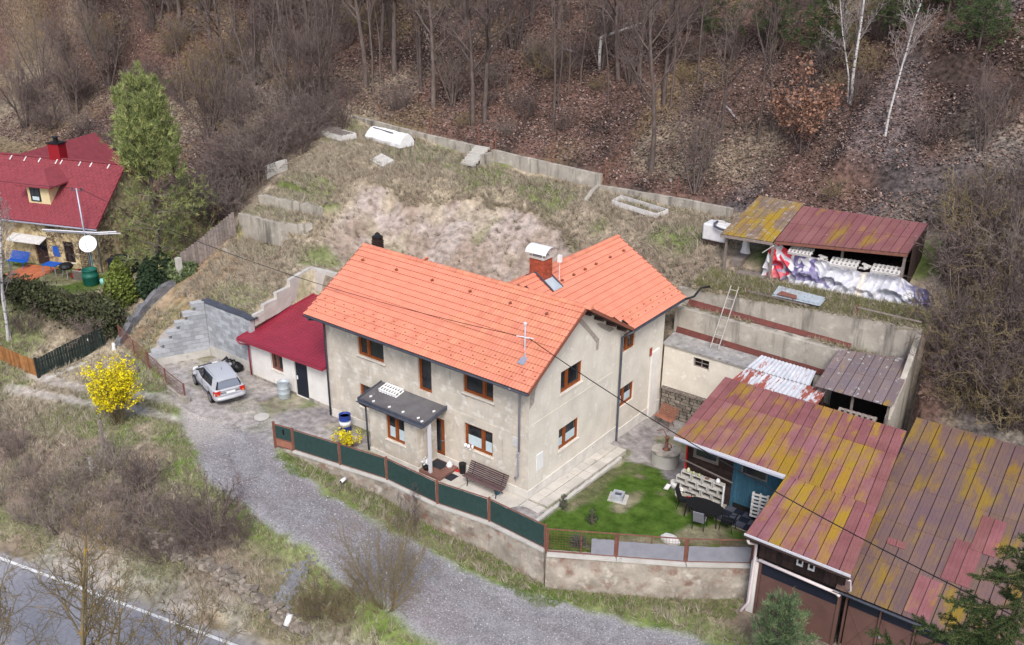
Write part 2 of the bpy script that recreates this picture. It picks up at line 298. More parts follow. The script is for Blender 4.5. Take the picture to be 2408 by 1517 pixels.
# ---------------------------------------------------------------- the palette
MT = dict(
 ground = M('ground', (.3,.3,.3), var=(.52,1.35), scale=2.6, rough=.97, bump=.55, bscale=7, attr='Col', detail=9, pos=(.3,.7), spec=.1),
 forest = M('forest floor', (.3,.3,.3), var=(.28,1.5), scale=4.2, rough=.97, bump=.8, bscale=8, attr='Col', detail=9, pos=(.32,.68), spec=.1),
 gravel = M('gravel', (.3,.3,.3), var=(.55,1.42), scale=13, rough=.97, bump=.5, bscale=24, attr='Col', detail=10, pos=(.3,.7), spec=.1),
 asphalt = M('asphalt', (.3,.3,.3), var=(.82,1.16), scale=7, rough=.9, bump=.15, bscale=40, attr='Col', detail=10, pos=(.3,.7), spec=.2),
 leaf = M('leaf colours', (.3,.3,.3), rough=.8, attr='Col', spec=.2),
 line = M('road paint', (.78,.78,.76), var=(.42,.41,.40), scale=3.5, rough=.8, pos=(.5,.72)),
 plaster = M('old plaster in less lit facade tone', (.65,.585,.495), var=(.49,.44,.37), scale=1.1, rough=.92, bump=.28, bscale=16, spots=((.74,.705,.65), 2.3, .52, .68), spots2=((.34,.30,.26), 2.4, .60, .74, (1.6,1.6,.3))),  # facade tone of the house plaster, darkened because this side is less lit
 plasterb = M('plaster in lit gable tone', (.77,.715,.62), var=(.63,.58,.50), scale=1.3, rough=.92, bump=.25, bscale=16, spots=((.80,.76,.69), 2.6, .54, .66), spots2=((.46,.41,.34), 2.8, .66, .76, (1,1,.3))),  # paler tone: brighter light on the gable put into the plaster colour
 bare = M('bare stone patch', (.30,.27,.24), var=(.46,.40,.34), scale=7, rough=.95, bump=.6, bscale=10),
 plinth = M('plinth plaster', (.74,.71,.65), var=(.60,.57,.52), scale=1.7, rough=.92, bump=.2, spots2=((.34,.32,.29), 2.2, .62, .76)),
 white = M('white wash', (.80,.78,.74), var=(.70,.67,.63), scale=1.4, rough=.9, bump=.12, spots2=((.50,.47,.43), 1.9, .64, .8, (1,1,.4))),
 tile = M('orange roof tile', (.70,.262,.165), var=(.63,.225,.138), scale=1.6, rough=.75, rnd=.10, hue=.004, spec=.3, spots2=((.48,.20,.13), .9, .60, .85, (1,1,1)), bump=.08, bscale=30),
 tiled = M('orange tile darkened for shadow', (.25,.088,.056), rough=.75),  # tile colour darkened for course shadows and shaded guards; verges share it
 brownwood = M('stained window frame', (.30,.085,.022), var=(.22,.06,.016), scale=5, rough=.5),
 glass = M('window glass', (.012,.014,.018), var=(.045,.05,.058), scale=.7, rough=.08, spec=.6),
 curtain = M('net curtain', (.60,.70,.74), var=(.46,.56,.60), scale=9, rough=.7, stretch=(4,4,.5)),
 corrw = M('white painted corrugated sheet', (.56,.57,.60), var=(.44,.455,.49), scale=2, rough=.65, spots=((.36,.13,.09), 2.6, .60, .64, (2.2,.6,.6))),
 slabroof = M('weathered flat concrete', (.40,.385,.365), var=(.25,.24,.235), scale=2.2, rough=.95, bump=.3, spots=((.52,.50,.47), 3, .58, .7), spots2=((.10,.09,.085), 4.5, .6, .7)),
 ladder = M('pale grey ladder wood', (.46,.43,.40), rough=.85),
 zinc = M('grey zinc pipe', (.42,.43,.50), rough=.45, metal=.5),
 dkgrey = M('dark grey sheet', (.055,.062,.085), var=(.085,.092,.115), scale=3, rough=.55),
 flatroof = M('bitumen roof', (.105,.095,.10), var=(.15,.145,.15), scale=1.2, rough=.9, spots=((.25,.24,.24), 1.7, .6, .75)),
 black = M('black plastic', (.012,.012,.014), rough=.5),
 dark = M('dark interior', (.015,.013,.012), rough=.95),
 redmetal = M('dark red roof metal', (.31,.028,.055), var=(.26,.024,.046), scale=1.2, rough=.42, spec=.5),
 concrete = M('weathered concrete', (.46,.42,.36), var=(.33,.30,.26), scale=.9, rough=.95, bump=.3, bscale=9, spots=((.56,.52,.45), 1.6, .55, .7), spots2=((.13,.12,.105), 1.9, .50, .70, (1,1,.13))),
 concretel = M('light concrete', (.56,.54,.50), var=(.46,.44,.40), scale=1.4, rough=.95, bump=.25, bscale=14, spots2=((.30,.29,.27), 2, .6, .75)),
 yard = M('yard concrete', (.60,.56,.50), var=(.48,.45,.40), scale=1.2, rough=.95, bump=.2, rnd=.10, spots2=((.25,.24,.17), 2.1, .62, .72)),
 block = M('grey concrete block', (.40,.415,.445), var=(.32,.335,.355), scale=3, rough=.95, bump=.35, bscale=20, rnd=.20),
 mortar = M('mortar', (.44,.44,.45), rough=.95),
 oldwall = M('crumbling wall plaster', (.48,.43,.365), var=(.27,.235,.195), scale=1.2, rough=.96, bump=.6, bscale=7, spots=((.58,.53,.46), 1.8, .55, .68), spots2=((.25,.15,.115), 1.5, .52, .68)),
 stone = M('dark field stone', (.20,.17,.14), var=(.30,.26,.22), scale=4, rough=.95, bump=.5, rnd=.3),
 brick = M('red brick', (.42,.095,.05), var=(.32,.07,.04), scale=9, rough=.9, rnd=.22),
 rust = M('rusty brown steel', (.25,.105,.075), var=(.17,.075,.055), scale=6, rough=.8),
 rustgate = M('rust primer sheet', (.36,.16,.105), var=(.28,.12,.08), scale=3, rough=.75),
 green = M('dark green screen cloth', (.022,.05,.045), var=(.03,.066,.06), scale=6, rough=.85, bump=.2, bscale=40),
 greysheet = M('grey screen cloth', (.27,.275,.31), var=(.22,.225,.26), scale=2.5, rough=.8),
 oldwood = M('old grey wood', (.28,.235,.21), var=(.18,.15,.135), scale=6, rough=.9, stretch=(1,1,1), rnd=.2),
 bench = M('weathered bench wood', (.135,.085,.085), var=(.10,.06,.06), scale=8, rough=.75, rnd=.22),
 dkwood = M('dark brown boards', (.030,.018,.017), var=(.05,.03,.026), scale=5, rough=.85, rnd=.3),
 step = M('brown step tiles', (.22,.115,.09), var=(.17,.085,.07), scale=4, rough=.6),
 mat = M('door mat', (.028,.03,.038), rough=.95),
 blue = M('blue painted drum', (.02,.05,.30), var=(.03,.06,.24), scale=5, rough=.5),
 bluep = M('blue paint', (.015,.10,.46), rough=.5),
 bluedoor = M('worn blue boards', (.045,.13,.19), var=(.03,.085,.13), scale=5, rough=.8, stretch=(5,5,1), rnd=.18),
 teal = M('teal plastic', (.01,.17,.26), rough=.4),
 whitep = M('white plastic', (.80,.80,.80), rough=.45),
 offwhite = M('weathered white', (.68,.66,.64), var=(.55,.53,.51), scale=4, rough=.8, rnd=.1),
 silver = M('silver car paint', (.50,.51,.54), rough=.22, metal=.12, spec=.7),
 carglass = M('car glass', (.02,.024,.03), rough=.05, spec=.8),
 rearglass = M('rear glass with painted sky reflection', (.16,.18,.22), rough=.06, spec=.9),  # paler base colour carries the sky's reflection in the rear window
 tyre = M('tyre rubber', (.018,.018,.02), rough=.85),
 rim = M('wheel rim', (.30,.30,.32), rough=.35, metal=.8),
 redlamp = M('red lamp', (.48,.015,.012), rough=.25, spec=.7),
 orange = M('orange lamp', (.85,.22,.03), rough=.25),
 redroof = M('red shingles', (.255,.05,.062), var=(.20,.04,.05), scale=3, rough=.8, rnd=.09, bump=.25, bscale=14),
 cream = M('cream render', (.72,.60,.36), var=(.64,.52,.30), scale=1.2, rough=.92),
 ivywall = M('ivy stained render', (.60,.49,.29), var=(.30,.22,.12), scale=3.2, rough=.95, bump=.5, pos=(.42,.6)),
 chim = M('dark red chimney cladding', (.27,.012,.02), rough=.5),
 terracotta = M('terracotta paving', (.52,.16,.075), var=(.42,.13,.06), scale=5, rough=.8, rnd=.13),
 bark = M('grey brown bark', (.165,.13,.115), var=(.085,.065,.058), scale=7, rough=.95, stretch=(1,1,.3), rnd=.25, coord='obj'),
 twig = M('bare twigs', (.20,.152,.138), var=(.115,.085,.08), scale=1.2, rough=.9, rnd=.25, coord='obj'),
 twigg = M('grey twigs', (.285,.235,.205), var=(.19,.15,.132), scale=1.2, rough=.9, rnd=.22, coord='obj'),
 twigo = M('olive twigs', (.27,.215,.115), var=(.18,.14,.075), scale=1.2, rough=.9, rnd=.15, coord='obj'),
 lichen = M('lichened twigs', (.17,.135,.075), var=(.40,.25,.03), scale=2.2, rough=.9, coord='obj', pos=(.55,.7)),
 birch = M('birch bark', (.60,.58,.57), var=(.44,.42,.41), scale=3, rough=.8, spots=((.05,.045,.045), 3.2, .54, .60, (1,1,2.6)), coord='obj'),
 birchg = M('birch twigs', (.42,.37,.36), var=(.30,.25,.24), scale=2, rough=.9, coord='obj'),
 rock = M('grey slate rock', (.12,.12,.13), var=(.25,.25,.27), scale=1.6, rough=.9, bump=.9, bscale=4, stretch=(1,1,2.5), rnd=.15),
 ibc = M('milky plastic tank', (.72,.72,.73), var=(.62,.62,.63), scale=4, rough=.5),
 poly = M('white fleece', (.86,.86,.86), var=(.76,.76,.77), scale=4, rough=.7, bump=.15),
 lampgrey = M('pale grey paint', (.62,.62,.66), rough=.6),
 pink = M('pinkish white plastic pipe', (.74,.64,.64), rough=.5),
 garage = M('brown garage sheet', (.155,.082,.068), var=(.125,.066,.056), scale=2.2, rough=.7),
 navy = M('dark blue panel', (.014,.017,.03), rough=.55),
 dkgreen = M('dark green gate paint', (.017,.028,.026), var=(.026,.038,.034), scale=4, rough=.7, rnd=.3),
 honey = M('honey brown fence board', (.36,.165,.055), var=(.25,.11,.04), scale=4, rough=.8, rnd=.25),
 barrel = M('green water butt', (.010,.105,.075), rough=.5),
 galv = M('galvanised sheet', (.56,.62,.66), var=(.46,.52,.56), scale=2, rough=.5, metal=.25, rnd=.1),
 corr = M('rusting white corrugated sheet', (.56,.56,.58), var=(.46,.46,.49), scale=2, rough=.7, spots=((.30,.085,.06), 1.5, .50, .53, (1.8,.6,.6)), spots2=((.26,.07,.05), 5.0, .57, .61, (2.2,.5,.5)), rnd=.05, coord='pos'),
)
def lichen_roof(name, base, var, yel, lo, hi, stain=None, sc=.55):
    return M(name, base, var=var, scale=1.1, rough=.82, bump=.1, spots=(yel, sc, lo, hi, (2.2,.75,.75)), spots2=stain, rnd=.09, hue=.006)
MT['barn'] = lichen_roof('pink grey roof sheet with yellow lichen', (.28,.125,.135), (.225,.085,.09), (.315,.19,.022), .42, .60, ((.50,.47,.44), 9.0, .72, .76))
MT['barnred'] = lichen_roof('pink red roof sheet', (.265,.105,.105), (.205,.075,.075), (.31,.18,.03), .56, .68)
MT['gar'] = lichen_roof('dull violet brown roof sheet', (.145,.09,.098), (.18,.112,.08), (.25,.155,.025), .52, .66, ((.50,.48,.47), 7.0, .73, .76))
MT['shedy'] = lichen_roof('mossy yellow roof sheet', (.17,.115,.10), (.21,.15,.095), (.31,.20,.022), .46, .60, ((.33,.285,.255), 3.4, .55, .66))
MT['shedr'] = lichen_roof('wine red roof sheet', (.20,.075,.08), (.235,.10,.095), (.29,.17,.035), .55, .68, ((.38,.29,.29), 4.2, .68, .74))
MT['leanto'] = lichen_roof('grey brown roof sheet', (.17,.135,.15), (.20,.15,.14), (.32,.20,.03), .60, .67, ((.42,.44,.44), 4.2, .60, .68))
def twosided_cloth():
    m = bpy.data.materials.new('printed tarpaulin'); m.use_nodes = True; nt = m.node_tree; N = nt.nodes; L = nt.links
    a = N.new('ShaderNodeAttribute'); a.attribute_name = 'Col'; b = N['Principled BSDF']; L.new(a.outputs['Color'], b.inputs['Base Color']); b.inputs['Roughness'].default_value = .45
    return m
MT['tarp'] = twosided_cloth()
# ---------------------------------------------------------------- ground: one height field, split by what covers it
def axis(lo, a, b, hi, fine, grow):
    mid = list(np.arange(a, b + 1e-6, fine)); out = []; s = fine; x = a
    while x > lo: s = min(s * grow, 3.0); x -= s; out.append(x)
    left = out[::-1]; out = []; s = fine; x = mid[-1]
    while x < hi: s = min(s * grow, 3.0); x += s; out.append(x)
    return np.array(left + mid + out)
GX = axis(-130, -42, 24, 60, .2, 1.12); GY = axis(-45, -16, 24, 75, .2, 1.12)
XX, YY = np.meshgrid(GX, GY); ZZ = height(XX, YY)
def C3(*c): return np.array(c, float)
def near_line(x, y, pts):                # distance to a polyline
    d = np.full(x.shape, 1e9)
    for (x0, y0), (x1, y1) in zip(pts[:-1], pts[1:]):
        t = np.clip(((x-x0)*(x1-x0)+(y-y0)*(y1-y0)) / ((x1-x0)**2+(y1-y0)**2), 0, 1)
        d = np.minimum(d, np.hypot(x-x0-t*(x1-x0), y-y0-t*(y1-y0)))
    return d
DRIVE = [(-24.5,-1.5),(-20,-2.2),(-15.5,-4.4),(-12,-5.9),(-8,-6.2),(-4,-6.1),(0,-6.0),(4,-5.4),(9,-4.4),(16,-4.6),(26,-7)]
DW = lambda x: np.interp(x, [-24,-19,-14,-10,-4,2,8,14], [1.4,2.0,2.0,1.6,1.75,2.0,2.8,3.2])
TRACK1 = [(-30,-8.5),(-25,-7.0),(-20,-5.6),(-16,-4.4)]; TRACK2 = [(-30,-7.2),(-25,-5.6),(-20,-4.0),(-16,-3.4)]
LAWN = [(1.5,-1.9),(3.0,-2.5),(5.3,-1.1),(9.5,1.5),(9.4,4.4),(7.2,4.6),(4.6,5.3),(3.2,6.6),(1.4,6.1)]
def drive_w(x, y):
    d = near_line(x, y, DRIVE) + .5 * (vnoise(x, y, 1.3, 21) - .5) + .3 * (vnoise(x, y, .5, 22) - .5)
    w = DW(x); return 1 - sstep(w - .25, w + .2, d)
def zone_colours(x, y, z):
    n1 = vnoise(x, y, 1.8, 31); n2 = vnoise(x, y, .55, 32); n3 = vnoise(x, y, .22, 33); n4 = vnoise(x, y, 4.5, 34)
    def mixc(a, b, t): return a + (b - a) * t[..., None]
    leaf = mixc(mixc(C3(.115,.07,.056) + 0*x[...,None], C3(.18,.11,.088), n2), C3(.066,.047,.041), sstep(.45, .8, n1))
    leaf = mixc(leaf, C3(.20,.15,.085), .75 * sstep(.58, .8, n4))
    slate = mixc(C3(.105,.10,.105) + 0*x[...,None], C3(.19,.18,.195), n3)
    dry = mixc(C3(.31,.255,.175) + 0*x[...,None], C3(.48,.41,.305), n2); dry = mixc(dry, C3(.18,.13,.10), sstep(.5,.8,n1) * .7)
    grn = mixc(C3(.10,.16,.03) + 0*x[...,None], C3(.17,.225,.06), n2)
    cut = mixc(C3(.34,.275,.235) + 0*x[...,None], C3(.45,.385,.345), n2); cut = mixc(cut, C3(.56,.52,.50), .7 * sstep(-13, -9, x) * sstep(.35,.6,n1)); cut = mixc(cut, C3(.20,.15,.12), .8 * sstep(.72,.86,n3)); cut = mixc(cut, C3(.29,.215,.16), .6 * sstep(.55,.75,n1))
    gra = mixc(C3(.195,.188,.196) + 0*x[...,None], C3(.31,.30,.312), n3); gra = mixc(gra, C3(.23,.20,.205), .5 * sstep(.5,.75,n1))
    dirt = mixc(C3(.40,.355,.315) + 0*x[...,None], C3(.52,.475,.435), n2)
    asp = mixc(C3(.27,.268,.295) + 0*x[...,None], C3(.325,.318,.34), n1); asp = mixc(asp, C3(.36,.33,.30), .6 * sstep(-.5, .3, (y + 14.9) - (x + 19.1) * .2326))
    law = mixc(C3(.045,.10,.012) + 0*x[...,None], C3(.10,.165,.03), n2)
    c = leaf
    # grassy clearing and slate scree on the hill
    c = mixc(c, dry * .72, .8 * sstep(.55,.8, vnoise(x, y, 6, 41)) * (1 - sstep(27, 30, y)))
    sc = sstep(.52, .70, vnoise(x, y, 3.6, 42)) * sstep(1.5, 5, x) + .8 * sstep(.62,.76, vnoise(x, y, 4.2, 44)) * sstep(-14,-10,x) * (1-sstep(26,30,y))
    c = mixc(c, slate, np.clip(sc, 0, 1) * .5)
    garden = sstep(22.25, 22.05, y) * sstep(-34.8, -33.8, x + .25 * (22 - y) * (y < 22) * 0) * sstep(12.6, 12.0, x)
    left_edge = -27.9 - .30 * np.clip(y - 4, 0, 20)
    garden = garden * sstep(-.4, .4, x - left_edge + .8 * (n1 - .5))
    gcol = mixc(dry, grn, sstep(.68, .80, vnoise(x, y, 2.4, 43)) * .7); gcol = mixc(gcol, C3(.30,.235,.19), .5 * sstep(-14, -8, x))
    topgreen = sstep(17.5, 18.6, y + .8 * n1) * sstep(21.9, 20.9, y)
    gcol = mixc(gcol, grn * .95, topgreen * sstep(.42, .58, vnoise(x, y, 2.0, 47)) * .85)
    for poly in (TA, TB, TC): gcol = mixc(gcol, grn, inpoly(x, y, poly) * sstep(.35, .6, vnoise(x, y, 1.1, 45)) * .8)
    # raw earth where the bank was dug away behind the house
    inx = sstep(-23.2, -21.6, x + .7 * n1 + .35 * (y - 9.5)) * sstep(1.2, -.8, x)
    top = np.interp(x, [-24,-20,-17,-12,-9,-5,0], [14.1,14.8,17.3,17.7,16.8,15.4,13.2]) + .9 * (vnoise(x, y, 1.7, 14) - .5) + .5 * (vnoise(x, y, .6, 15) - .5)
    cutm = inx * sstep(.12, -.12, y - top) * sstep(8.2, 9.4, y + .4 * n1)
    cutm = np.clip(cutm, 0, 1) * (1 - .65 * sstep(.58, .72, vnoise(x, y, 1.1, 46))) * (1 - .6 * sstep(-7, -3, x + 2*n1))
    gcol = mixc(gcol, cut, cutm)
    c = mixc(c, gcol, garden)
    # everything in front of the garden
    front = sstep(1.3, .6, y) * (x > -60)
    lowl = sstep(3.5, 1.5, y) * sstep(-27.5, -29, x)
    f = np.clip(front + lowl, 0, 1)
    fcol = mixc(dry, grn * .9, sstep(.50, .72, vnoise(x, y, 2.1, 51)) * .8)
    gm = sstep(-27, -24, x) * sstep(-13, -15, x) * sstep(-10.5, -9, y) * sstep(-3.6, -4.6, y); fcol = mixc(fcol, grn * 1.05, gm * sstep(.32, .5, vnoise(x, y, 1.5, 52)) * .9)
    dd_ = near_line(x, y, DRIVE) - DW(x); fcol = mixc(fcol, grn * 1.1, sstep(2.0, .5, dd_ + 1.5*(n1-.5)) * .75)
    fcol = mixc(fcol, C3(.17,.125,.11), .75 * sstep(-8.0, -9.6, y + .6 * (x > -12) * (n1 - .5)) * sstep(-3.0, -2.2, z) * (x < -2))
    rd = (y + 14.9) - (x + 19.1) * .2326
    fcol = mixc(fcol, mixc(dirt * .78, dry, sstep(.45,.6,n1)), sstep(2.2, 1.2, rd) * .8)
    c = mixc(c, fcol, f)
    strip = sstep(-23.5, -25.5, x) * sstep(-3.0, -1.5, y) * sstep(9, 5, y) * sstep(-29.5, -27.8, x)
    c = mixc(c, mixc(dry, C3(.30,.18,.09), n2), strip * .8)
    dw = drive_w(x, y)
    gcold = mixc(gra, dirt, sstep(-13, -16.5, x + 1.8 * n1) * .7)
    gcold = mixc(gcold, dirt, .75 * sstep(4, 9, x + 2 * n1) * sstep(-4.2, -5.2, y))
    tr = 1 - sstep(.25, .6, np.minimum(near_line(x, y, TRACK1), near_line(x, y, TRACK2)) + .4 * (n2 - .5))
    c = mixc(c, dirt * .95, .75 * tr * (1 - dw))
    rut = near_line(x, y, DRIVE); rut = np.exp(-((np.abs(rut - .85) + .25*(n1-.5)) / .28) ** 2); gcold = mixc(gcold, C3(.20,.175,.18), .45 * rut * (x > -14)); gcold = mixc(gcold, C3(.44,.43,.45), .35 * sstep(.75, 1.0, near_line(x, y, DRIVE) / DW(x)) * (x > -14))
    c = mixc(c, gcold, dw)
    # yard, lawn, neighbour's lawn, asphalt
    yd = inpoly(x, y, YARD) | inpoly(x, y, APRON)
    ycol = mixc(mixc(dirt, gra, n1), mixc(grn, dry, n2), sstep(.56, .72, vnoise(x, y, 1.3, 61)) * .75)
    c = mixc(c, ycol, yd * 1.0 * (1 - .6 * dw * (x < -13)))
    lw = inpoly(x + .25 * (n1 - .5), y + .25 * (n2 - .5), LAWN)
    c = mixc(c, mixc(mixc(law, dry * .75, sstep(.56,.72, vnoise(x, y, .8, 62)) * .75), C3(.22,.17,.13), .6 * sstep(3.2, 1.6, x) * sstep(.4,.6,n1)), lw * 1.0)
    nb = inpoly(x, y, NEIGH)
    c = mixc(c, mixc(grn * .8, dry * .9, sstep(.4,.6,n1) * .6), nb * 1.0)
    c = mixc(c, asp, (rd < .35) * 1.0 * (y < -6))
    return c, dw, garden, yd, lw, nb, rd
CC, DWm, GAm, YDm, LWm, NBm, RDm = zone_colours(XX, YY, ZZ)
nx, ny = len(GX), len(GY)
VV = np.stack([XX, YY, ZZ], -1).reshape(-1, 3); CV = CC.reshape(-1, 3)
ii, jj = np.meshgrid(np.arange(nx - 1), np.arange(ny - 1)); a0 = (jj * nx + ii).ravel()
FQ = np.stack([a0, a0 + 1, a0 + nx + 1, a0 + nx], 1)
cx = VV[FQ].mean(1); gx, gy = cx[:, 0], cx[:, 1]
def fm(A): return A.reshape(-1)[FQ].mean(1)
zone = np.zeros(len(FQ), int)                                   # 0 forest hillside
zone[(fm(GAm) > .5)] = 1                                        # garden slope
zone[(gy < .9) & (gy > -45) & (zone == 0)] = 2                  # verge and meadow
zone[(gx < -27.8) & (gy < 3.0) & (gx > -60) & (zone != 1)] = 2
zone[fm(DWm) > .5] = 3
zone[fm(YDm.astype(float)) > .5] = 4
zone[fm(LWm.astype(float)) > .5] = 5
zone[fm(NBm.astype(float)) > .5] = 6
zone[(fm(RDm) < .35) & (fm(RDm) > -6.4) & (gy < -6)] = 7
for zi, nm, mt in ((0,'forest_hillside','forest'),(1,'garden_slope','ground'),(2,'grass_verge','ground'),(3,'gravel_drive','gravel'),(4,'yard_ground','ground'),(5,'lawn','ground'),(6,'neighbour_lawn','ground'),(7,'asphalt_road','asphalt')):
    f = FQ[zone == zi]; u, inv = np.unique(f, return_inverse=True)
    nobj(nm, npmesh(nm, VV[u], inv.reshape(-1, 4), MT[mt], CV[u], smooth=True), kind='structure')
# painted edge line, a little worn
rl = MB()
for k in range(60):
    t0 = -42 + k * .8; t1 = t0 + .8
    P = [(t, -14.9 + (t + 19.1) * .2326 + o, -3.2 + .006) for t, o in ((t0, -.10), (t1, -.10), (t1, .05), (t0, .05))]
    rl.add(P, [(0, 1, 2, 3)])
o = rl.build('edge_line', MT['line']); o['kind'] = 'structure'
def gz(x, y): return float(height(np.array([x]), np.array([y]))[0])
def gzs(x, y): return height(np.asarray(x), np.asarray(y))
# ---------------------------------------------------------------- walls with openings
def wall(mb, o, u, L, z0, z1, opens, thick, n, gable=None):
    """vertical wall face from o along u; openings (a0,a1,z0,z1) get reveals going inwards by thick; n is the outward normal"""
    o = np.array(o, float); u = np.array(u, float); n = np.array(n, float)
    P = lambda a, z, d=0: tuple(o + u * a + np.array((0, 0, z)) - n * d)
    xs = sorted({0, L, *[q for op in opens for q in op[:2]]}); zs = sorted({z0, z1, *[q for op in opens for q in op[2:4]]})
    flip = np.cross(u, (0,0,1)) @ n < 0
    def q(*p): mb.add(list(p)[::-1] if flip else list(p), [(0,1,2,3)])
    for i in range(len(xs) - 1):
        for j in range(len(zs) - 1):
            a, b, c, d = xs[i], xs[i+1], zs[j], zs[j+1]; am, zm = (a+b)/2, (c+d)/2
            if any(op[0] < am < op[1] and op[2] < zm < op[3] for op in opens): continue
            q(P(a,c), P(b,c), P(b,d), P(a,d))
    for (a, b, c, d) in [op[:4] for op in opens]:
        q(P(a,c), P(a,c,thick), P(b,c,thick), P(b,c)); q(P(a,d), P(b,d), P(b,d,thick), P(a,d,thick))
        q(P(a,c), P(a,d), P(a,d,thick), P(a,c,thick)); q(P(b,c), P(b,c,thick), P(b,d,thick), P(b,d))
def window(parent, o, u, n, a0, a1, z0, z1, depth=.14, split=(.5,), frame='brownwood', curtain=0.0, name='window', sill=True, glassm='glass'):
    """sashes, glass and curtain set back in an opening; parts hang under a window part"""
    o = np.array(o, float); u = np.array(u, float); n = np.array(n, float); Z = np.array((0,0,1.))
    P = lambda a, z, d: o + u * a + Z * z - n * d
    def slab(mb, a, b, c, e, d0, d1): mb.obox((P(a,c,d0) + P(b,e,d1)) / 2, u*(b-a)/2, n*(d1-d0)/2, Z*(e-c)/2)
    w = .075; m = MB()
    slab(m, a0, a0+w, z0, z1, depth-.05, depth+.03); slab(m, a1-w, a1, z0, z1, depth-.05, depth+.03)
    slab(m, a0+w, a1-w, z1-w, z1, depth-.05, depth+.03); slab(m, a0+w, a1-w, z0, z0+w, depth-.05, depth+.03)
    cuts = [a0 + (a1-a0)*s for s in split]
    for c in cuts: slab(m, c-.065, c+.065, z0+w, z1-w, depth-.06, depth+.02)
    f = m.build(name, MT[frame], parent)
    ed = [a0+w] + [q for c in cuts for q in (c-.065, c+.065)] + [a1-w]
    for k in range(0, len(ed), 2):
        A, B = ed[k], ed[k+1]
        s = MB(); t = .045
        slab(s, A, A+t, z0+w, z1-w, depth-.02, depth+.025); slab(s, B-t, B, z0+w, z1-w, depth-.02, depth+.025)
        slab(s, A+t, B-t, z0+w, z0+w+t, depth-.02, depth+.025); slab(s, A+t, B-t, z1-w-t, z1-w, depth-.02, depth+.025)
        s.build('sash', MT[frame], f)
        g = MB(); slab(g, A+t, B-t, z0+w+t, z1-w-t, depth+.015, depth+.022); g.build('pane', MT[glassm], f)
        if curtain:
            g = MB(); zt = z0+w+t + (z1-z0-2*w-2*t)*curtain
            slab(g, A+t+.01, B-t-.01, z0+w+t+.005, zt, depth+.006, depth+.011); g.build('curtain', MT['curtain'], f)
    if sill:
        s = MB(); slab(s, a0-.06, a1+.06, z0-.07, z0-.005, -.05, depth-.05); s.build('sill', MT['plasterb'], f)
    return f
# ---------------------------------------------------------------- the house
HE, HR, OV, GB, HW, HL, WY, WR = 5.86, 8.35, .83, .56, 6.9, 12.78, 13.04, -3.71
SLOPE = (HR - HE) / (HW / 2 + OV)
zroof = lambda d: HE + (d + OV) * SLOPE                # height of the main roof plane at distance d behind the facade
house = thing('house', 'two storey house with bright orange tiled roofs and unpainted beige plaster', 'house', (-4, 0, 0))
w = MB(); X = (1,0,0); Y = (0,1,0)
FW = [(-10.5,-8.72,4.15,5.42),(-6.48,-5.64,3.48,5.6),(-3.72,-1.97,4.24,5.44),(-3.68,-2.01,1.40,2.68),(-10.55,-8.8,1.25,2.55),(-5.95,-4.9,.17,2.35)]
wall(w, (-HL,0,0), X, HL, .42, 6.30, [(a+HL,b+HL,c,d) for a,b,c,d in FW], .24, (0,-1,0))
w.build('wall', MT['plaster'], house)
GW = [(2.38,4.14,4.30,5.42),(2.36,4.02,1.36,2.5)]
w = MB(); wall(w, (0,0,0), Y, HW+.6, -.05, 6.30, GW, .24, (1,0,0))
w.add([(0,0,6.30),(0,HW,6.30),(0,HW/2,HR-.12)], [(0,1,2)])
w.build('gable_wall', MT['plasterb'], house)
w = MB(); w.add([(-HL,0,6.30),(-HL,HW,6.30),(-HL,HW/2,HR-.12)], [(2,1,0)]); wall(w, (-HL,0,0), Y, HW, .0, 6.30, [], .2, (-1,0,0)); wall(w, (-HL,HW,0), X, HL-7.4, 0, 6.30, [], .2, (0,1,0))
w.build('rear_wall', MT['plasterb'], house)
WW = [(.30,1.45,4.36,5.40),(.12,1.62,1.32,2.42)]
w = MB(); wall(w, (0,HW+.6,0), Y, 4.5, -1.1, 5.88, WW, .24, (1,0,0)); wall(w, (0,12.0,0), (-1,0,0), 7.42, -.9, 5.9, [], .2, (0,1,0)); wall(w, (-7.42,HW,0), Y, 5.1, 0, 5.9, [], .2, (-1,0,0))
w.add([(0,12.0,5.9),(-7.42,12.0,5.9),(WR,12.0,HR-.12)], [(0,1,2)])
w.build('wing_wall', MT['plasterb'], house)
# smooth render borders: corner strips, storey band, window surrounds
b = MB(); E_ = .012
for a0, a1, c0, c1 in [(-HL, 0, 2.98, 3.10)]: b.box((a0,-E_,c0),(a1,-.001,c1))
for a0, a1 in ((-HL, -HL+.55), (-.55, 0)): b.box((a0, -E_*.8, .42), (a1, -.001, 2.98)); b.box((a0, -E_*.8, 3.10), (a1, -.001, 5.9))
for a0 in (-11.2, -8.1, -4.7, -1.35): b.box((a0, -E_*.9, 3.95), (a0+.14, -.001, 5.9))
b.box((-HL+.56, -E_, 3.84), (-10.6, -.001, 3.94)); b.box((-8.6, -E_, 3.84), (-6.6, -.001, 3.94)); b.box((-5.5, -E_, 3.84), (-3.85, -.001, 3.94)); b.box((-1.9, -E_, 3.84), (-.56, -.001, 3.94))
b.build('smooth_band', MT['plaster'], house)
b = MB(); b.box((.001,.0,3.62),(E_,HW,3.70)); b.box((.001,.002,.5),(E_,.5,3.62)); b.box((.001, HW-.0, .5),(E_*.9, HW+.5, 5.6)); b.box((.001,1.55,4.2),(E_,1.62,5.6))
b.build('smooth_band', MT['plasterb'], house)
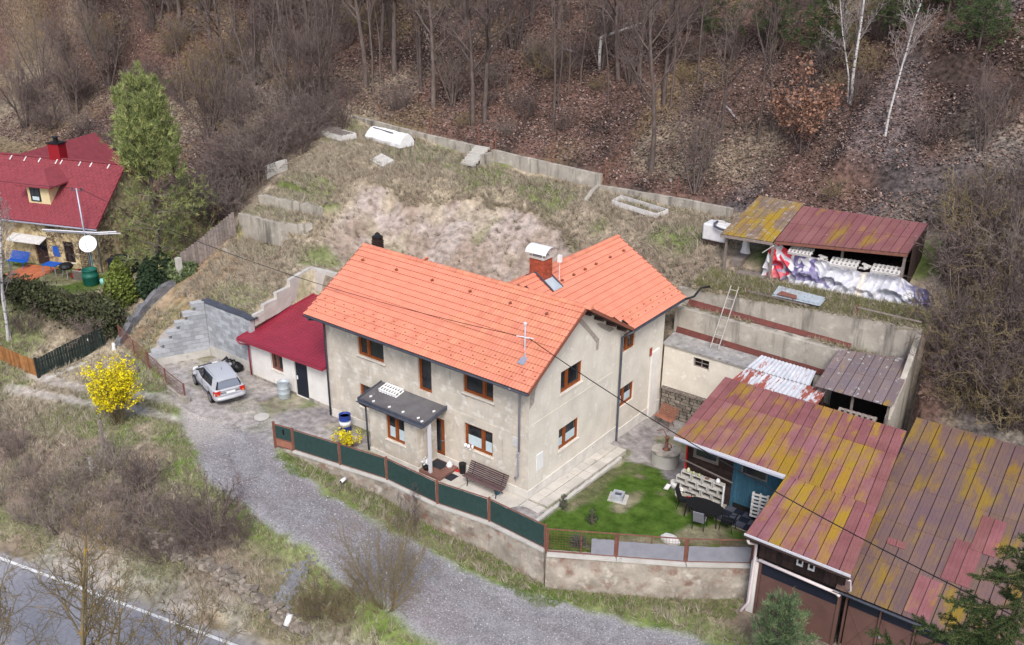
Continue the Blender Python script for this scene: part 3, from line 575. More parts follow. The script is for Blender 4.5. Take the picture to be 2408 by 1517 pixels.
# bare stone where the plaster has come off under the verge and the window sills
rr = random.Random(3)
def patch(pts):                                            # thin ragged patch on the gable (x = const)
    b = MB(); b.extr([(.002, y, z) for y, z in pts], (.006, 0, 0)); b.build('bare_stone_patch', MT['bare'], house)
zg = lambda y: zroof(y) - .16
patch([(0.02,4.55),(.35,4.75),(.42,5.3),(.95,5.95),(.72,zg(.72)),(.02,zg(.02))])
patch([(2.9,zg(2.9)),(3.45,HR-.25),(3.9,8.0),(3.62,7.75),(3.3,7.62)])
patch([(3.65,7.45),(3.95,7.5),(5.5,5.95),(5.45,5.45),(5.25,5.45),(5.25,5.85),(4.6,6.55)])
patch([(5.2,6.85),(5.5,6.8),(6.6,6.2),(6.85,6.0),(6.4,6.0),(5.6,6.5)])
for a0, a1, z in ((-10.5,-8.72,4.05),(-3.72,-1.97,4.14)):
    pts = [(a0-.1, z+.06)] + [(a0-.1+(a1-a0+.2)*t, z-.02-.09*rr.random()) for t in np.linspace(0,1,9)] + [(a1+.1, z+.06)]
    b = MB(); b.extr([(x, -.004, zz) for x, zz in pts], (0,-.008,0)); b.build('bare_stone_patch', MT['bare'], house)
pl = MB(); pl.box((-HL-.03,-.045,-.4),(.045,0.001,.42)); pl.box((0.0005,.0,-.5),(.045,HW+.6,.42)); pl.box((0,HW+.605,-1.2),(.04,11.98,.12)); pl.build('plinth', MT['plinth'], house)
for (a,bb,c,d), sp, cu in zip(FW[:5], ((.36,),(),(.66,),(.62,),(.5,)), (0,0,0,.5,.5)):
    window(house, (-HL,0,0), X, (0,-1,0), a+HL, bb+HL, c, d, split=sp, curtain=cu, name='balcony_door' if d-c > 2 else 'window', sill=d-c < 2)
for (a,bb,c,d), sp, cu in zip(GW, ((.36,),(.36,)), (0,.48)): window(house, (0,0,0), Y, (1,0,0), a, bb, c, d, split=sp, curtain=cu)
for (a,bb,c,d), cu in zip(WW, (0,.5)): window(house, (0,HW+.6,0), Y, (1,0,0), a, bb, c, d, split=(.4,), curtain=cu, sill=False)
# front door behind the porch post
dr = MB(); dr.box((-5.95,.13,.17),(-4.9,.19,2.35)); dr = dr.build('front_door', MT['brownwood'], house)
q = MB(); q.box((-5.62,.118,.5),(-5.22,.129,2.15)); q.build('pane', MT['glass'], dr)
q = MB(); q.tube([(-5.04,.12,1.15),(-5.04,.06,1.15),(-5.16,.06,1.15)], .016, 6); q.build('handle', MT['zinc'], dr)
# interiors so that the glass is not looking out at the sky
q = MB(); q.box((-HL+.3,.28,.3),(-.28,.32,6.2)); q.box((-.32,.33,.3),(-.28,HW+4.9,5.8)); q.build('inner_wall', MT['dark'], house)
# white repaired column and rust box at the wing end
q = MB(); q.box((0.001,10.75,-1.0),(.10,11.55,3.35)); q.build('repaired_pier', MT['white'], house)
q = MB(); q.box((0.012,10.55,3.2),(.05,10.75,3.65)); q.build('exposed_brick', MT['brick'], house)
q = MB(); q.box((0.002,.62,1.16),(.03,1.12,1.98)); mb_ = q.build('meter_box', MT['whitep'], house)
q = MB(); q.box((-.86,-.05,2.48),(-.55,-.002,2.95)); q.build('junction_box', MT['offwhite'], house)
# ---- roof
roof = MB()
t = .06
def rpoly(pts): roof.extr(pts, (0,0,-.10))
e = lambda x, y, z: (x, y, z - t)
rpoly([e(-HL-GB+.02,-OV+.04,HE), e(GB-.02,-OV+.04,HE), e(GB-.02,HW/2,HR), e(-HL-GB+.02,HW/2,HR)])
rpoly([e(GB-.02,HW/2,HR), e(GB-.02,HW+OV,HE), e(WR,HW/2,HR)]); rpoly([e(-7.98,HW+OV,HE), e(-HL-GB+.02,HW+OV,HE), e(-HL-GB+.02,HW/2,HR), e(WR,HW/2,HR)])
rpoly([e(WR,HW/2,HR), e(GB-.02,HW+OV,HE), e(GB-.02,WY-.02,HE), e(WR,WY-.02,HR)]); rpoly([e(WR,WY-.02,HR), e(-7.98,WY-.02,HE), e(-7.98,HW+OV,HE), e(WR,HW/2,HR)])
roof = roof.build('roof', MT['dkwood'], house)
TW, TL = .338, .3537
def tile_mesh(vent=False, guard=False):
    m = MB(); n = 7; rows = []
    for v, zz in ((-.03, .050), (TL*.5, .026), (TL+.03, .002)):
        rows.append([(i/(n-1)*TW - TW/2, v, zz + .016*math.cos(2*math.pi*2*i/(n-1)) + .010) for i in range(n)])
    m.grid(rows); fr = rows[0]
    m.grid([[(x, y+.004, z-.048) for x, y, z in fr], fr])
    m.add([(TW/2-.004, -.02, .0), (TW/2-.004, -.02, .066), (TW/2-.004, TL, .022), (TW/2-.004, TL, -.01)], [(0,1,2,3)])
    m.nt = len(m.f)
    if guard: m.add([(-.038,.09,.04),(.038,.09,.04),(.0,.10,.125),(-.038,.16,.035),(.038,.16,.035)], [(0,1,2),(0,2,3),(1,4,2),(3,2,4)])
    return m
def tmesh(m, name):
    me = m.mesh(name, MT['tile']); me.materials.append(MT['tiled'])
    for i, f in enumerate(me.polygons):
        if 12 <= i < 18 or i >= m.nt: f.material_index = 1  # course fronts, guards and vents take the shadow-dark tile colour
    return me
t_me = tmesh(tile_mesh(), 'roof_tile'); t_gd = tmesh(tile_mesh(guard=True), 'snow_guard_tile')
def vent_mb():
    m = tile_mesh(); m.tube([(0,.10,.03),(0,.12,.13),(0,.03,.15)], [.055,.055,.06], 8); return m
t_vt = tmesh(vent_mb(), 'vent_tile')
NR = 14
# (origin at eave, along-eave unit, number, up-slope unit)
su = np.array((0, HW/2+OV, HR-HE)); su = su / np.linalg.norm(su); sx = np.array((-(HW/2+OV), 0, HR-HE)); sx = sx / np.linalg.norm(sx)
def lay(o, u, cnt, s, keep=None, w=TW, vents=(), guards=()):
    o = np.array(o, float); u = np.array(u, float); nrm = np.cross(u, s); out = []
    R = Matrix((tuple(u), tuple(s), tuple(nrm))).transposed()
    for r in range(NR):
        for c in range(cnt):
            p = o + u*(c+.5)*w + s*r*TL + nrm*(.003 + .0004*rng.standard_normal())
            if keep and not keep(p): continue
            kind = t_vt if (r == 11 and c in vents) else t_gd if (r in guards and (c + r) % 2 == 0) else t_me
            out.append((p, R, kind))
    return out
nA = 41; wA = (HL + 2*GB) / nA
tilesA = lay((-HL-GB, -OV, HE), (1,0,0), nA, su, w=wA, vents=(2,9,16,23,30,36), guards=(1,2,3))
nB = 28; tilesB = lay((GB, WY - nB*TW, HE), (0,1,0), 28, sx, keep=lambda p: p[1] - .05 > HW/2 + (p[0] - WR) , vents=(8,11,14,17,21,25), guards=(1,2))
def far_tiles(lst, name):
    V = []; F = []; n = 0; MI = []
    for p, R, me in lst:
        vs = [tuple(Vector(p) + R @ v.co) for v in me.vertices]; V += vs
        for f in me.polygons: F.append(tuple(n + i for i in f.vertices)); MI.append(f.material_index)
        n += len(vs)
    mb = MB(); mb.v = V; mb.f = F; mb.n = n
    o = mb.build(name, MT['tile'], roof, kind='stuff'); o.data.materials.append(MT['tiled']); o.data.polygons.foreach_set('material_index', MI); return o
camp = np.array((20.82,-28.78,23.76))
al = sorted(tilesA + tilesB, key=lambda q: np.linalg.norm(q[0] - camp) - (30 if q[2] is not t_me else 0))
for p, R, me in al[:300]:
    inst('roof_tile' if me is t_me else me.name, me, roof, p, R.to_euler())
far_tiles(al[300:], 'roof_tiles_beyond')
# tiles on the two rear slopes
bk = lay((GB, HW+OV, HE), (-1,0,0), 41, np.array((0,-su[1],su[2])), keep=lambda p: p[0] > WR + (p[1]-HW/2)+.1 or p[0] < WR - (p[1]-HW/2)-.1)
bk += lay((-7.98, HW/2, HE), (0,-1,0), 1, np.array((-sx[0],0,sx[2])))[:0]
bk += lay((-7.98, WY, HE), (0,-1,0), 28, np.array((-sx[0],0,sx[2])), keep=lambda p: p[1] > HW/2 + (WR - p[0]) + .1)
far_tiles(bk, 'rear_roof_tiles')
# ridge caps
def cap_mesh(L=.42):
    m = MB(); n = 7; rows = []
    for x, s in ((-L/2, 1.0), (L/2, 1.12)):
        rows.append([(x, .135*s*math.cos(math.pi*i/(n-1)), .02 + .125*s*math.sin(math.pi*i/(n-1)) - .06) for i in range(n)])
    m.grid(rows); m.add(rows[1], [tuple(range(n))[::-1]]); m.add(rows[0], [tuple(range(n))]); return m.mesh('ridge_cap', MT['tile'], True)
rc = cap_mesh()
for k in range(33): inst('ridge_cap', rc, roof, (-HL-GB + .2 + k*.43, HW/2, HR+.03), (0,0,0))
for k in range(22): inst('ridge_cap', rc, roof, (WR, HW/2 + .35 + k*.43, HR+.028), (0,0,math.pi/2))
inst('ridge_cap', rc, roof, (-8.95, HW/2+.02, HR+.16), (0,-1.2,0), (.5,.8,.8))
# verges, fascia, valley, rafters
for x in (GB, -HL-GB):
    q = MB(); q.bar((x,-OV,HE-.02),(x,HW/2,HR-.02),.05,.15); q.bar((x,HW+OV,HE-.02),(x,HW/2,HR-.02),.05,.15); q.build('verge', MT['tiled'], roof)
q = MB(); q.bar((GB,WY,HE-.02),(WR,WY,HR-.02),.05,.15)
q.build('verge', MT['tiled'], roof)
q = MB(); q.bar((WR,HW/2,HR+.0),(GB-.04,HW+OV,HE-.0),.12,.02); q.build('valley_flashing', MT['dkgrey'], roof)
for k in range(6):
    y0 = .1 + k*.0
q = MB()
for yy in (3.9, 5.0, 6.1, 7.1): q.box((.0,yy-.05,zroof(HW-yy)-.30 if yy>HW/2 else 0),(GB-.05,yy+.05,(zroof(HW-yy))-.16))
q.build('purlin_ends', MT['dkwood'], roof)
def gutter(a, b, name='gutter', mt='dkgrey', r=.075, par=None):
    q = MB(); a = np.array(a, float); b = np.array(b, float); d = (b-a)/np.linalg.norm(b-a); s = np.cross(d, (0,0,1)); n = 7
    rows = []
    for p in (a, b): rows.append([p + s*r*math.cos(math.pi + math.pi*i/(n-1)) + np.array((0,0,r*math.sin(math.pi + math.pi*i/(n-1)))) for i in range(n)])
    rin = [[p + np.array((0,0,.012)) for p in row] for row in rows]
    q.grid(rows); q.grid(rin[::-1]); q.bar(a + s*r, b + s*r, .016); q.bar(a - s*r, b - s*r, .016)
    return q.build(name, MT[mt], par or house, True)
gutter((-HL-GB,-OV-.07,HE-.03),(GB,-OV-.07,HE-.05)); gutter((GB+.07,HW+OV-.1,HE-.05),(GB+.07,WY,HE-.03))
def pipe(pts, r, mt, par, name='downpipe', n=8): q = MB(); q.tube(pts, r, n); return q.build(name, MT[mt], par, True)
pipe([(-HL-.25,-OV-.07,HE-.1),(-HL-.25,-OV-.05,HE-.22),(-HL+.03,-.12,HE-.42),(-HL+.03,-.12,.05)], .055, 'dkgrey', house)
pipe([(-.42,-OV-.07,HE-.1),(-.42,-.13,HE-.55),(-.42,-.13,2.35)], .05, 'zinc', house); pipe([(-.42,-.13,2.36),(-.50,-.13,2.2),(-.46,-.13,2.05),(-.46,-.13,1.05),(-.62,-.16,.95)], .045, 'zinc', house)
pipe([(GB+.07,HW+OV-.05,HE-.1),(.12,HW+.55,HE-.45),(.12,HW+.55,-.5),(.35,HW+.5,-.62)], .055, 'dkgrey', house)
pipe([(GB+.07,WY-.1,HE-.05),(GB+.35,WY+.3,HE+.05),(.95,WY+.9,HE+.35),(1.35,WY+1.2,HE+.45)], .06, 'black', house, 'drain_hose')
# chimneys
def brick_stack(par, cx, cy, z0, z1, sx_, sy_, rows=None):
    core = MB(); core.box((cx-sx_/2+.012,cy-sy_/2+.012,z0),(cx+sx_/2-.012,cy+sy_/2-.012,z1)); core = core.build('chimney', MT['mortar'], par)
    h = .082; nrow = int((z1-z0)/h)
    bm_ = {}
    for r in range(nrow):
        z = z0 + (r+.5)*h
        for face in range(4):
            L = sx_ if face % 2 == 0 else sy_; nb = max(2, int(round(L/.24))); off = .5 if r % 2 else 0
            ed = sorted({0, L, *[min(max((k+off)*L/nb, 0), L) for k in range(nb+1)]})
            for a, b_ in zip(ed[:-1], ed[1:]):
                if b_-a < .03: continue
                key = (round(b_-a, 3))
                if key not in bm_:
                    m = MB(); m.box((-(b_-a)/2+.007,-.02,-h/2+.007),((b_-a)/2-.007,.02,h/2-.007)); bm_[key] = m.mesh('brick', MT['brick'])
                c = (a+b_)/2 - L/2
                p = {0:(cx+c, cy-sy_/2, z), 1:(cx+sx_/2, cy+c, z), 2:(cx-c, cy+sy_/2, z), 3:(cx-sx_/2, cy-c, z)}[face]
                if face in (0, 1): inst('brick', bm_[key], core, p, (0,0,face*math.pi/2))
                else: inst('brick', bm_[key], core, p, (0,0,face*math.pi/2))
    return core
chim = brick_stack(house, WR+.1, 5.75, 7.85, 9.18, .80, .72)
q = MB(); q.box((WR-.36,5.33,9.18),(WR+.56,6.17,9.26)); q.build('chimney_cap', MT['concretel'], chim)
q = MB(); 
for sx2 in (-.3,.3):
    for sy2 in (-.3,.3): q.box((WR+.1+sx2-.02,5.75+sy2-.02,9.26),(WR+.1+sx2+.02,5.75+sy2+.02,9.46))
rows = [[(x, 5.75 + .46*math.cos(a), 9.44 + .30*math.sin(a)) for a in np.linspace(0, math.pi, 9)] for x in (WR-.50, WR+.70)]
q.grid(rows); q.grid([[ (x, y, z+.015) for x, y, z in r] for r in rows[::-1]])
q.build('chimney_cowl', MT['whitep'], chim)
q = MB(); q.extr([(WR+.5,5.3,zroof(0)-0+ (HR-zroof(0)) ) for _ in ()] or [(WR+.45,5.36,HR-.45*SLOPE+.09),(WR+1.15,5.36,HR-1.15*SLOPE+.09),(WR+1.15,6.14,HR-1.15*SLOPE+.09),(WR+.45,6.14,HR-.45*SLOPE+.09)], (0,0,.01)); q.build('flashing', MT['galv'], chim)
for s in (-1, 1): q = MB(); q.bar((WR-.5,5.75+s*.40,HR-.15),(WR+.1,5.75+s*.40,HR+.16),.04,.10); q.bar((WR+.1,5.75+s*.40,HR+.16),(WR+1.15,5.75+s*.40,HR-1.15*SLOPE+.10),.05,.06); q.build('flashing_edge', MT['dkgrey'], chim)
q = MB(); q.tube([(WR+.95,6.1,8.1),(WR+.95,6.1,9.0)], .015, 6); q.box((WR+.86,6.02,9.0),(WR+1.04,6.18,9.35)); q.build('antenna', MT['whitep'], chim)
dch = MB(); dch.lathe((-16.2,7.5,5.2),[(.26,0),(.26,2.05),(.34,2.06),(.34,2.2),(.20,2.25),(.17,2.55),(.10,2.7)], 4); 
q = MB(); a = math.pi/4
dch = MB(); dch.box((-13.30,4.05,5.6),(-12.90,4.45,8.62)); 
for k in range(13): dch.box((-13.33,4.02,6.95+k*.12),(-12.87,4.48,6.95+k*.12+.07))
dch = dch.build('chimney', MT['dkwood'], house); dch['label'] = 'dark ribbed chimney stack behind the left end of the ridge'
q = MB(); q.lathe((-13.1,4.25,8.62),[(.29,0),(.29,.05),(.16,.12),(.12,.22),(.04,.28)], 8); q.build('chimney_cap', MT['black'], dch)
# ---- porch
PX0, PX1, PY = -8.53, -5.40, -1.34
w = MB(); wall(w, (PX0,PY,0), X, PX1-PX0, 0, 2.72, [(-7.42-PX0,-6.22-PX0,1.10,2.50)], .2, (0,-1,0)); wall(w, (PX0,PY,0), Y, -PY, 0, 2.74, [], .2, (-1,0,0)); wall(w, (PX1,PY,0), Y, -PY, 0, 2.74, [], .2, (1,0,0))
w.build('porch_wall', MT['plaster'], house)
q = MB(); q.box((PX0-.03,PY-.03,-.1),(PX1+.03,-.046,.22)); q.build('porch_plinth', MT['plinth'], house)
window(house, (PX0,PY,0), X, (0,-1,0), -7.42-PX0, -6.22-PX0, 1.10, 2.50, split=(.5,), curtain=.48)
pr = MB(); pr.extr([(-8.92,-1.60,2.86),(-4.74,-1.60,2.86),(-4.74,-.005,3.14),(-8.92,-.005,3.14)], (0,0,-.14)); pr = pr.build('porch_roof', MT['flatroof'], house)
q = MB(); q.bar((-8.96,-1.62,2.82),(-4.70,-1.62,2.82),.06,.2); q.bar((-8.94,-1.64,2.82),(-8.94,0,3.10),.06,.2); q.bar((-4.72,-1.64,2.82),(-4.72,0,3.10),.06,.2); q.build('porch_fascia', MT['dkgrey'], pr)
gutter((-8.95,-1.72,2.80),(-4.72,-1.72,2.80), 'porch_gutter')
for x, y in ((-8.5,-1.2),(-8.1,-1.42),(-7.1,-1.38),(-6.25,-1.35),(-5.3,-1.34),(-4.98,-1.45),(-8.55,-.55),(-5.0,-.6)):
    q = MB(); zz = 2.86+(y+1.6)*.175; q.obox((x,y,zz+.02),(.03,.06,.0),(.03,-.02,0),(0,0,.03)); q.build('snow_hook', MT['whitep'], pr)
pipe([(-8.75,-1.72,2.72),(-8.62,-1.46,2.45),(-8.62,-1.42,.08)], .05, 'dkgrey', house)
q = MB(); q.box((-4.83,-1.27,.15),(-4.70,-1.14,2.74)); q.build('porch_post', MT['lampgrey'], house)
q = MB(); q.box((-5.38,-1.34,0),(-4.05,-.05,.15)); stp = q.build('doorstep', MT['step'], house)
q = MB(); q.box((-5.3,-.75,.15),(-4.55,-.12,.165)); q.build('door_mat', MT['mat'], stp)
# ---------------------------------------------------------------- concrete and block walls
def strip_wall(name, label, pts, th, mt, side=1, cat='wall', group=None, jag=.0, step=.4, bump=.02, seed=1, parent=None, sink=.3):
    """a wall along a polyline; pts = (x, y, z bottom, z top); thickness th towards `side` (left = 1)"""
    r = random.Random(seed); P = []
    for (a, b) in zip(pts[:-1], pts[1:]):
        L = math.hypot(b[0]-a[0], b[1]-a[1]); n = max(1, int(L/step))
        for k in range(n): t = k/n; P.append([a[i]+(b[i]-a[i])*t for i in range(4)])
    P.append(list(pts[-1])); n = len(P); nv = 4; front = []; back = []
    for i, p in enumerate(P):
        q0 = P[max(i-1,0)]; q1 = P[min(i+1,n-1)]; dx, dy = q1[0]-q0[0], q1[1]-q0[1]; l = math.hypot(dx,dy)+1e-9; nxx, nyy = -dy/l*side, dx/l*side
        zt = p[3] + jag*(r.random()-.5); f = []; bk = []
        for k in range(nv+1):
            z = p[2]-sink + (zt-p[2]+sink)*k/nv; o = bump*(r.random()-.5)
            f.append((p[0]-nxx*o, p[1]-nyy*o, z)); bk.append((p[0]+nxx*th, p[1]+nyy*th, z))
        front.append(f); back.append(bk)
    m = MB()
    if side == 1: m.grid([f for f in front]); m.grid(back[::-1]); m.grid([[f[-1], b[-1]] for f, b in zip(front, back)])
    else: m.grid(front[::-1]); m.grid(back); m.grid([[f[-1], b[-1]] for f, b in zip(front, back)][::-1])
    for e, rev in ((0, side==1), (-1, side!=1)):
        g = [front[e], back[e]]; m.grid(g if rev else g[::-1])
    o = m.build(name, MT[mt], parent)
    if parent is None: tag(o, label, cat, group)
    return o
FENCE = [(-12.45,-3.98),(-11.40,-3.75),(-8.61,-3.30),(-5.96,-2.86),(-2.83,-2.90),(-.19,-2.52),(2.85,-2.62)]
FENCE2 = [(2.95,-2.70),(5.38,-1.24),(7.78,.20),(9.95,1.78)]
zb = lambda x, y: gz(x + .12, y - .75)
pts = [(x, y-.12, min(zb(x,y), .0), .03) for x, y in FENCE]; pts[0] = (-12.0,-3.98,-.15,.03)
strip_wall('retaining_wall', 'long low crumbling plastered wall under the green screened fence beside the gravel drive', pts, .45, 'oldwall', jag=.03, step=.3, bump=.09, seed=4)
cp = MB()
for (a, b) in zip(FENCE[1:-1], FENCE[2:]):
    d = np.array((b[0]-a[0], b[1]-a[1], 0)); L = np.linalg.norm(d); d /= L; s = np.array((-d[1], d[0], 0))
    cp.obox(((a[0]+b[0])/2, (a[1]+b[1])/2, .075), d*(L/2-.01), s*.17, (0,0,.04))
tag(cp.build('wall_coping', MT['concretel']), 'row of grey concrete coping slabs topping the low wall under the green screens', 'coping'); 
strip_wall('retaining_wall', 'stained beige wall under the grey screened fence at the lawn corner', [(x + .06, y-.12, zb(x,y), .0) for x, y in FENCE2[:3]] + [(9.98,1.66,-1.8,.0)], .45, 'oldwall', jag=.02, step=.35, bump=.07, seed=5)
cp = MB()
for (a, b) in zip(FENCE2[:-1], FENCE2[1:]):
    d = np.array((b[0]-a[0], b[1]-a[1], 0)); L = np.linalg.norm(d); d /= L; s = np.array((-d[1], d[0], 0)); cp.obox(((a[0]+b[0])/2+.03, (a[1]+b[1])/2, .03), d*(L/2-.012), s*.18, (0,0,.05))
tag(cp.build('wall_coping', MT['concretel']), 'row of concrete coping slabs topping the wall under the grey screens', 'coping')
# ---- front fence: steel posts, framed panels with screen cloth
def fence_panel(root, a, b, z, h, cloth, cloth_from=0, part=1.0, mesh=True):
    a = np.array((*a, z)); b = np.array((*b, z)); d = (b-a)/np.linalg.norm(b-a); a = a + d*.06; b = b - d*.06; Z = np.array((0,0,1.))
    f = MB(); f.bar(a+Z*.04, b+Z*.04, .04); f.bar(a+Z*h, b+Z*h, .04); f.bar(a+Z*.061, a+Z*(h-.021), .04); f.bar(b+Z*.061, b+Z*(h-.021), .04); m = (a+b)/2; f.bar(m+Z*.061, m+Z*(h-.021), .03)
    f = f.build('panel_frame', MT['rust'], root)
    s = np.array((-d[1], d[0], 0)); a2 = a + d*.03 + (b-a)*cloth_from; b2 = b - d*.03; g = MB(); n = 14; rr = random.Random(int(abs(a[0])*100))
    hh = h*part; top = [hh - .03 - (.05*rr.random() if part < 1 else 0) for _ in range(n)]
    for r in (0,):
        g.grid([[a2+(b2-a2)*i/(n-1)+Z*(.07+(top[i]-.07)*k/5)+s*(.012*rr.random()-.03) for i in range(n)] for k in range(6)])
        g.grid([[a2+(b2-a2)*i/(n-1)+Z*(.07+(top[i]-.07)*k/5)+s*(-.032) for i in range(n)][::-1] for k in range(6)])
    g.build('screen_cloth', MT[cloth], f)
    if mesh:
        w_ = MB(); L = np.linalg.norm(b-a); k = .12
        while k < L: w_.bar(a+d*k+Z*.06-s*.015, a+d*k+Z*(h-.02)-s*.015, .006); k += .12
        for j in range(1, int(h/.12)): w_.bar(a+Z*j*.12-s*.015, b+Z*j*.12-s*.015, .006)
        o = w_.build('wire_mesh', MT['rust'], f); o['kind'] = 'stuff'
fn = thing('fence', 'rusty steel panel fence covered with dark green screens on the low wall', 'fence', (-4,-3,0))
ZT = .11
for k, (x, y) in enumerate(FENCE[1:]):
    q = MB(); q.box((x-.035,y-.035,ZT-.05),(x+.035,y+.035,ZT+1.24)); q.build('post', MT['rust'], fn)
for a, b in zip(FENCE[1:-1], FENCE[2:]): fence_panel(fn, a, b, ZT+.04, 1.12, 'green', mesh=False)
fn2 = thing('fence', 'rusty mesh fence with grey screens round the corner of the lawn', 'fence', (6,-.8,0))
for k, (x, y) in enumerate(FENCE2):
    q = MB(); q.box((x-.03,y-.03,.08),(x+.03,y+.03,1.24)); q.build('post', MT['rust'], fn2)
fence_panel(fn2, FENCE2[0], FENCE2[1], .09, 1.12, 'greysheet', .64, .78); fence_panel(fn2, FENCE2[1], FENCE2[2], .09, 1.12, 'greysheet', 0, .76); fence_panel(fn2, FENCE2[2], FENCE2[3], .09, 1.12, 'greysheet', 0, .76)
gt = thing('garden_gate', 'narrow rusty steel garden gate with letter slot at the left end of the green fence', 'gate', (-11.9,-3.86,0))
a, b = np.array((-12.45,-3.98,0)), np.array((-11.46,-3.77,0)); Z = np.array((0,0,1.))
q = MB(); q.box((-12.55,-4.04,-.15),(-12.45,-3.94,1.42)); q.build('gate_post', MT['rust'], gt)
d = (b-a)/np.linalg.norm(b-a); q = MB(); q.bar(a+Z*.1,b+Z*.1,.045); q.bar(a+Z*1.3,b+Z*1.3,.045); q.bar(a+Z*.125,a+Z*1.275,.045); q.bar(b+Z*.125,b+Z*1.275,.045); q.bar(a+Z*.52+d*.024,b+Z*.52-d*.024,.045); q.build('gate_frame', MT['rust'], gt)
q = MB(); q.obox((a+b)/2+Z*.31, d*.46, (0,.006,0), Z*.18); q.build('lower_sheet', MT['rustgate'], gt); q = MB(); q.obox((a+b)/2+Z*.90, d*.46, (0,.006,0), Z*.35); q.build('screen_cloth', MT['green'], gt)
q = MB(); q.obox((a+b)/2+Z*1.0+d*.05+np.array((0,-.03,0)), d*.03, (0,.03,0), Z*.13); q.build('handle', MT['black'], gt)
# ---- paving round the house
pv = thing('paved_path', 'cracked pale concrete slabs round the front corner of the house', 'paving', (0,-1,0)); rr = random.Random(9)
def slab(par, poly, z0, z1, mt='yard', name='paving_slab'):
    q = MB(); q.prism(poly, z0, z1); return q.build(name, MT[mt], par)
ys = [-2.5,-1.35,-.06]
xs_ = [-4.9,-3.0,-1.4,.02]
for i in range(3):
    for j in range(2):
        g = .018; y0 = ys[j] + (.06 if j == 0 and i == 0 else 0)
        slab(pv, [(xs_[i]+g,y0+g),(xs_[i+1]-g,y0+g+.02*rr.random()),(xs_[i+1]-g,ys[j+1]-g),(xs_[i]+g,ys[j+1]-g)], -.1, .012+.012*rr.random())
for j in range(2): slab(pv, [(.04,ys[j]+.02-(.0)),(1.0,ys[j]+.1),(1.05,ys[j+1]-.02),(.04,ys[j+1]-.02)], -.1, .01+.01*rr.random())
for k in range(11):
    y0 = .02 + k*.62; h = lambda y: -.066*min(max(y,-3),12.5)*.7 - .0
    for x0, x1 in ((.07,.56),(.59,1.08)): slab(pv, [(x0,y0),(x1-.02*rr.random(),y0+.02*rr.random()),(x1,y0+.585),(x0,y0+.57+.015*rr.random())], -.6, h(y0)+.035+.02*rr.random())
for k in range(8): slab(pv, [(1.30-.02*k,-1.9+k*1.0),(1.47-.02*k,-1.9+k*1.0),(1.45-.02*k,-.93+k*1.0),(1.28-.02*k,-.93+k*1.0)], -.7, -.055*max(-1.5+k,-1)+.06, 'concretel', 'kerb_stone')
# ---- annex with red sheet roof
an = thing('annex', 'low white outbuilding with a dark red ribbed metal roof left of the house', 'outbuilding', (-16.3,.4,0))
AX0, AX1, AY = -19.62, -12.86, .32
w = MB(); wall(w, (AX0,AY,0), X, AX1-AX0, -.1, 2.39, [(1.72,2.72,1.02,2.02),(3.70,4.72,.04,2.28)], .22, (0,-1,0)); wall(w, (AX0,AY,0), Y, 5.0, 0, 2.38, [], .2, (-1,0,0)); w.build('wall', MT['white'], an)
q = MB(); q.box((AX0-.02,AY-.04,-.1),(-15.95,AY-.001,.16)); q.box((-14.88,AY-.05,-.1),(AX1-.1,AY-.001,.20)); q.build('footing', MT['concrete'], an)
window(an, (AX0,AY,0), X, (0,-1,0), 1.72, 2.72, 1.02, 2.02, split=(.45,), frame='rust')
q = MB(); q.box((AX0+3.72,AY+.05,.05),(AX0+4.70,AY+.10,2.27)); dd = q.build('door', MT['navy'], an); q = MB(); q.box((AX0+3.78,AY+.02,1.0),(AX0+3.86,AY+.05,1.22)); q.build('handle', MT['whitep'], dd)
ar = thing_roof = None
def ribbed(par, P00, P10, P01, P11, ncol, nrow, mt, name='roof_sheet', rib=.02, lap=.04, jit=.004, seed=2, ribs=2, thick=.012):
    """sheets of a metal roof: P00-P10 along the eave, P01-P11 along the top; every sheet is a part"""
    P00, P10, P01, P11 = [np.array(p, float) for p in (P00,P10,P01,P11)]; r = random.Random(seed)
    pt = lambda s, t: (P00*(1-s)+P10*s)*(1-t) + (P01*(1-s)+P11*s)*t
    nrm = np.cross(P10-P00, P01-P00); nrm /= np.linalg.norm(nrm); out = []
    for j in range(nrow):
        for i in range(ncol):
            s0, s1 = i/ncol, (i+1)/ncol; t0, t1 = j/nrow, (j+1)/nrow; lift = .012 + jit*r.random()
            t0b = t0 - (lap*.25 if j else 0)
            prof = [(0,0),(.03,rib),(.06,rib),(.09,.0)]
            for k in range(1, ribs): c = k/ribs; prof += [(c-.03,0),(c,.45*rib),(c+.03,0)]
            prof += [(.95,0)]
            rows = []
            for t, l2 in ((t0b, lift+.016), (t1, lift)):
                rows.append([pt(s0+(s1-s0)*a, t) + nrm*(l2+h) for a, h in prof])
            m = MB(); m.grid(rows); m.grid([[p - nrm*.014 for p in rows[0]], rows[0]]); e0 = [rows[0][0], rows[1][0]]; m.grid([e0, [p - nrm*.02 for p in e0]])
            out.append(m.build(name, MT[mt(i, j) if callable(mt) else mt[(i+j*7) % len(mt)] if isinstance(mt, (list, tuple)) else mt], par))
    return out
rf = MB(); rf.extr([(-20.1,-.12,2.42),(-13.15,-.12,2.60),(-12.9,5.3,3.62),(-19.75,5.3,3.48)], (0,0,-.1)); rf = rf.build('roof', MT['redmetal'], an)
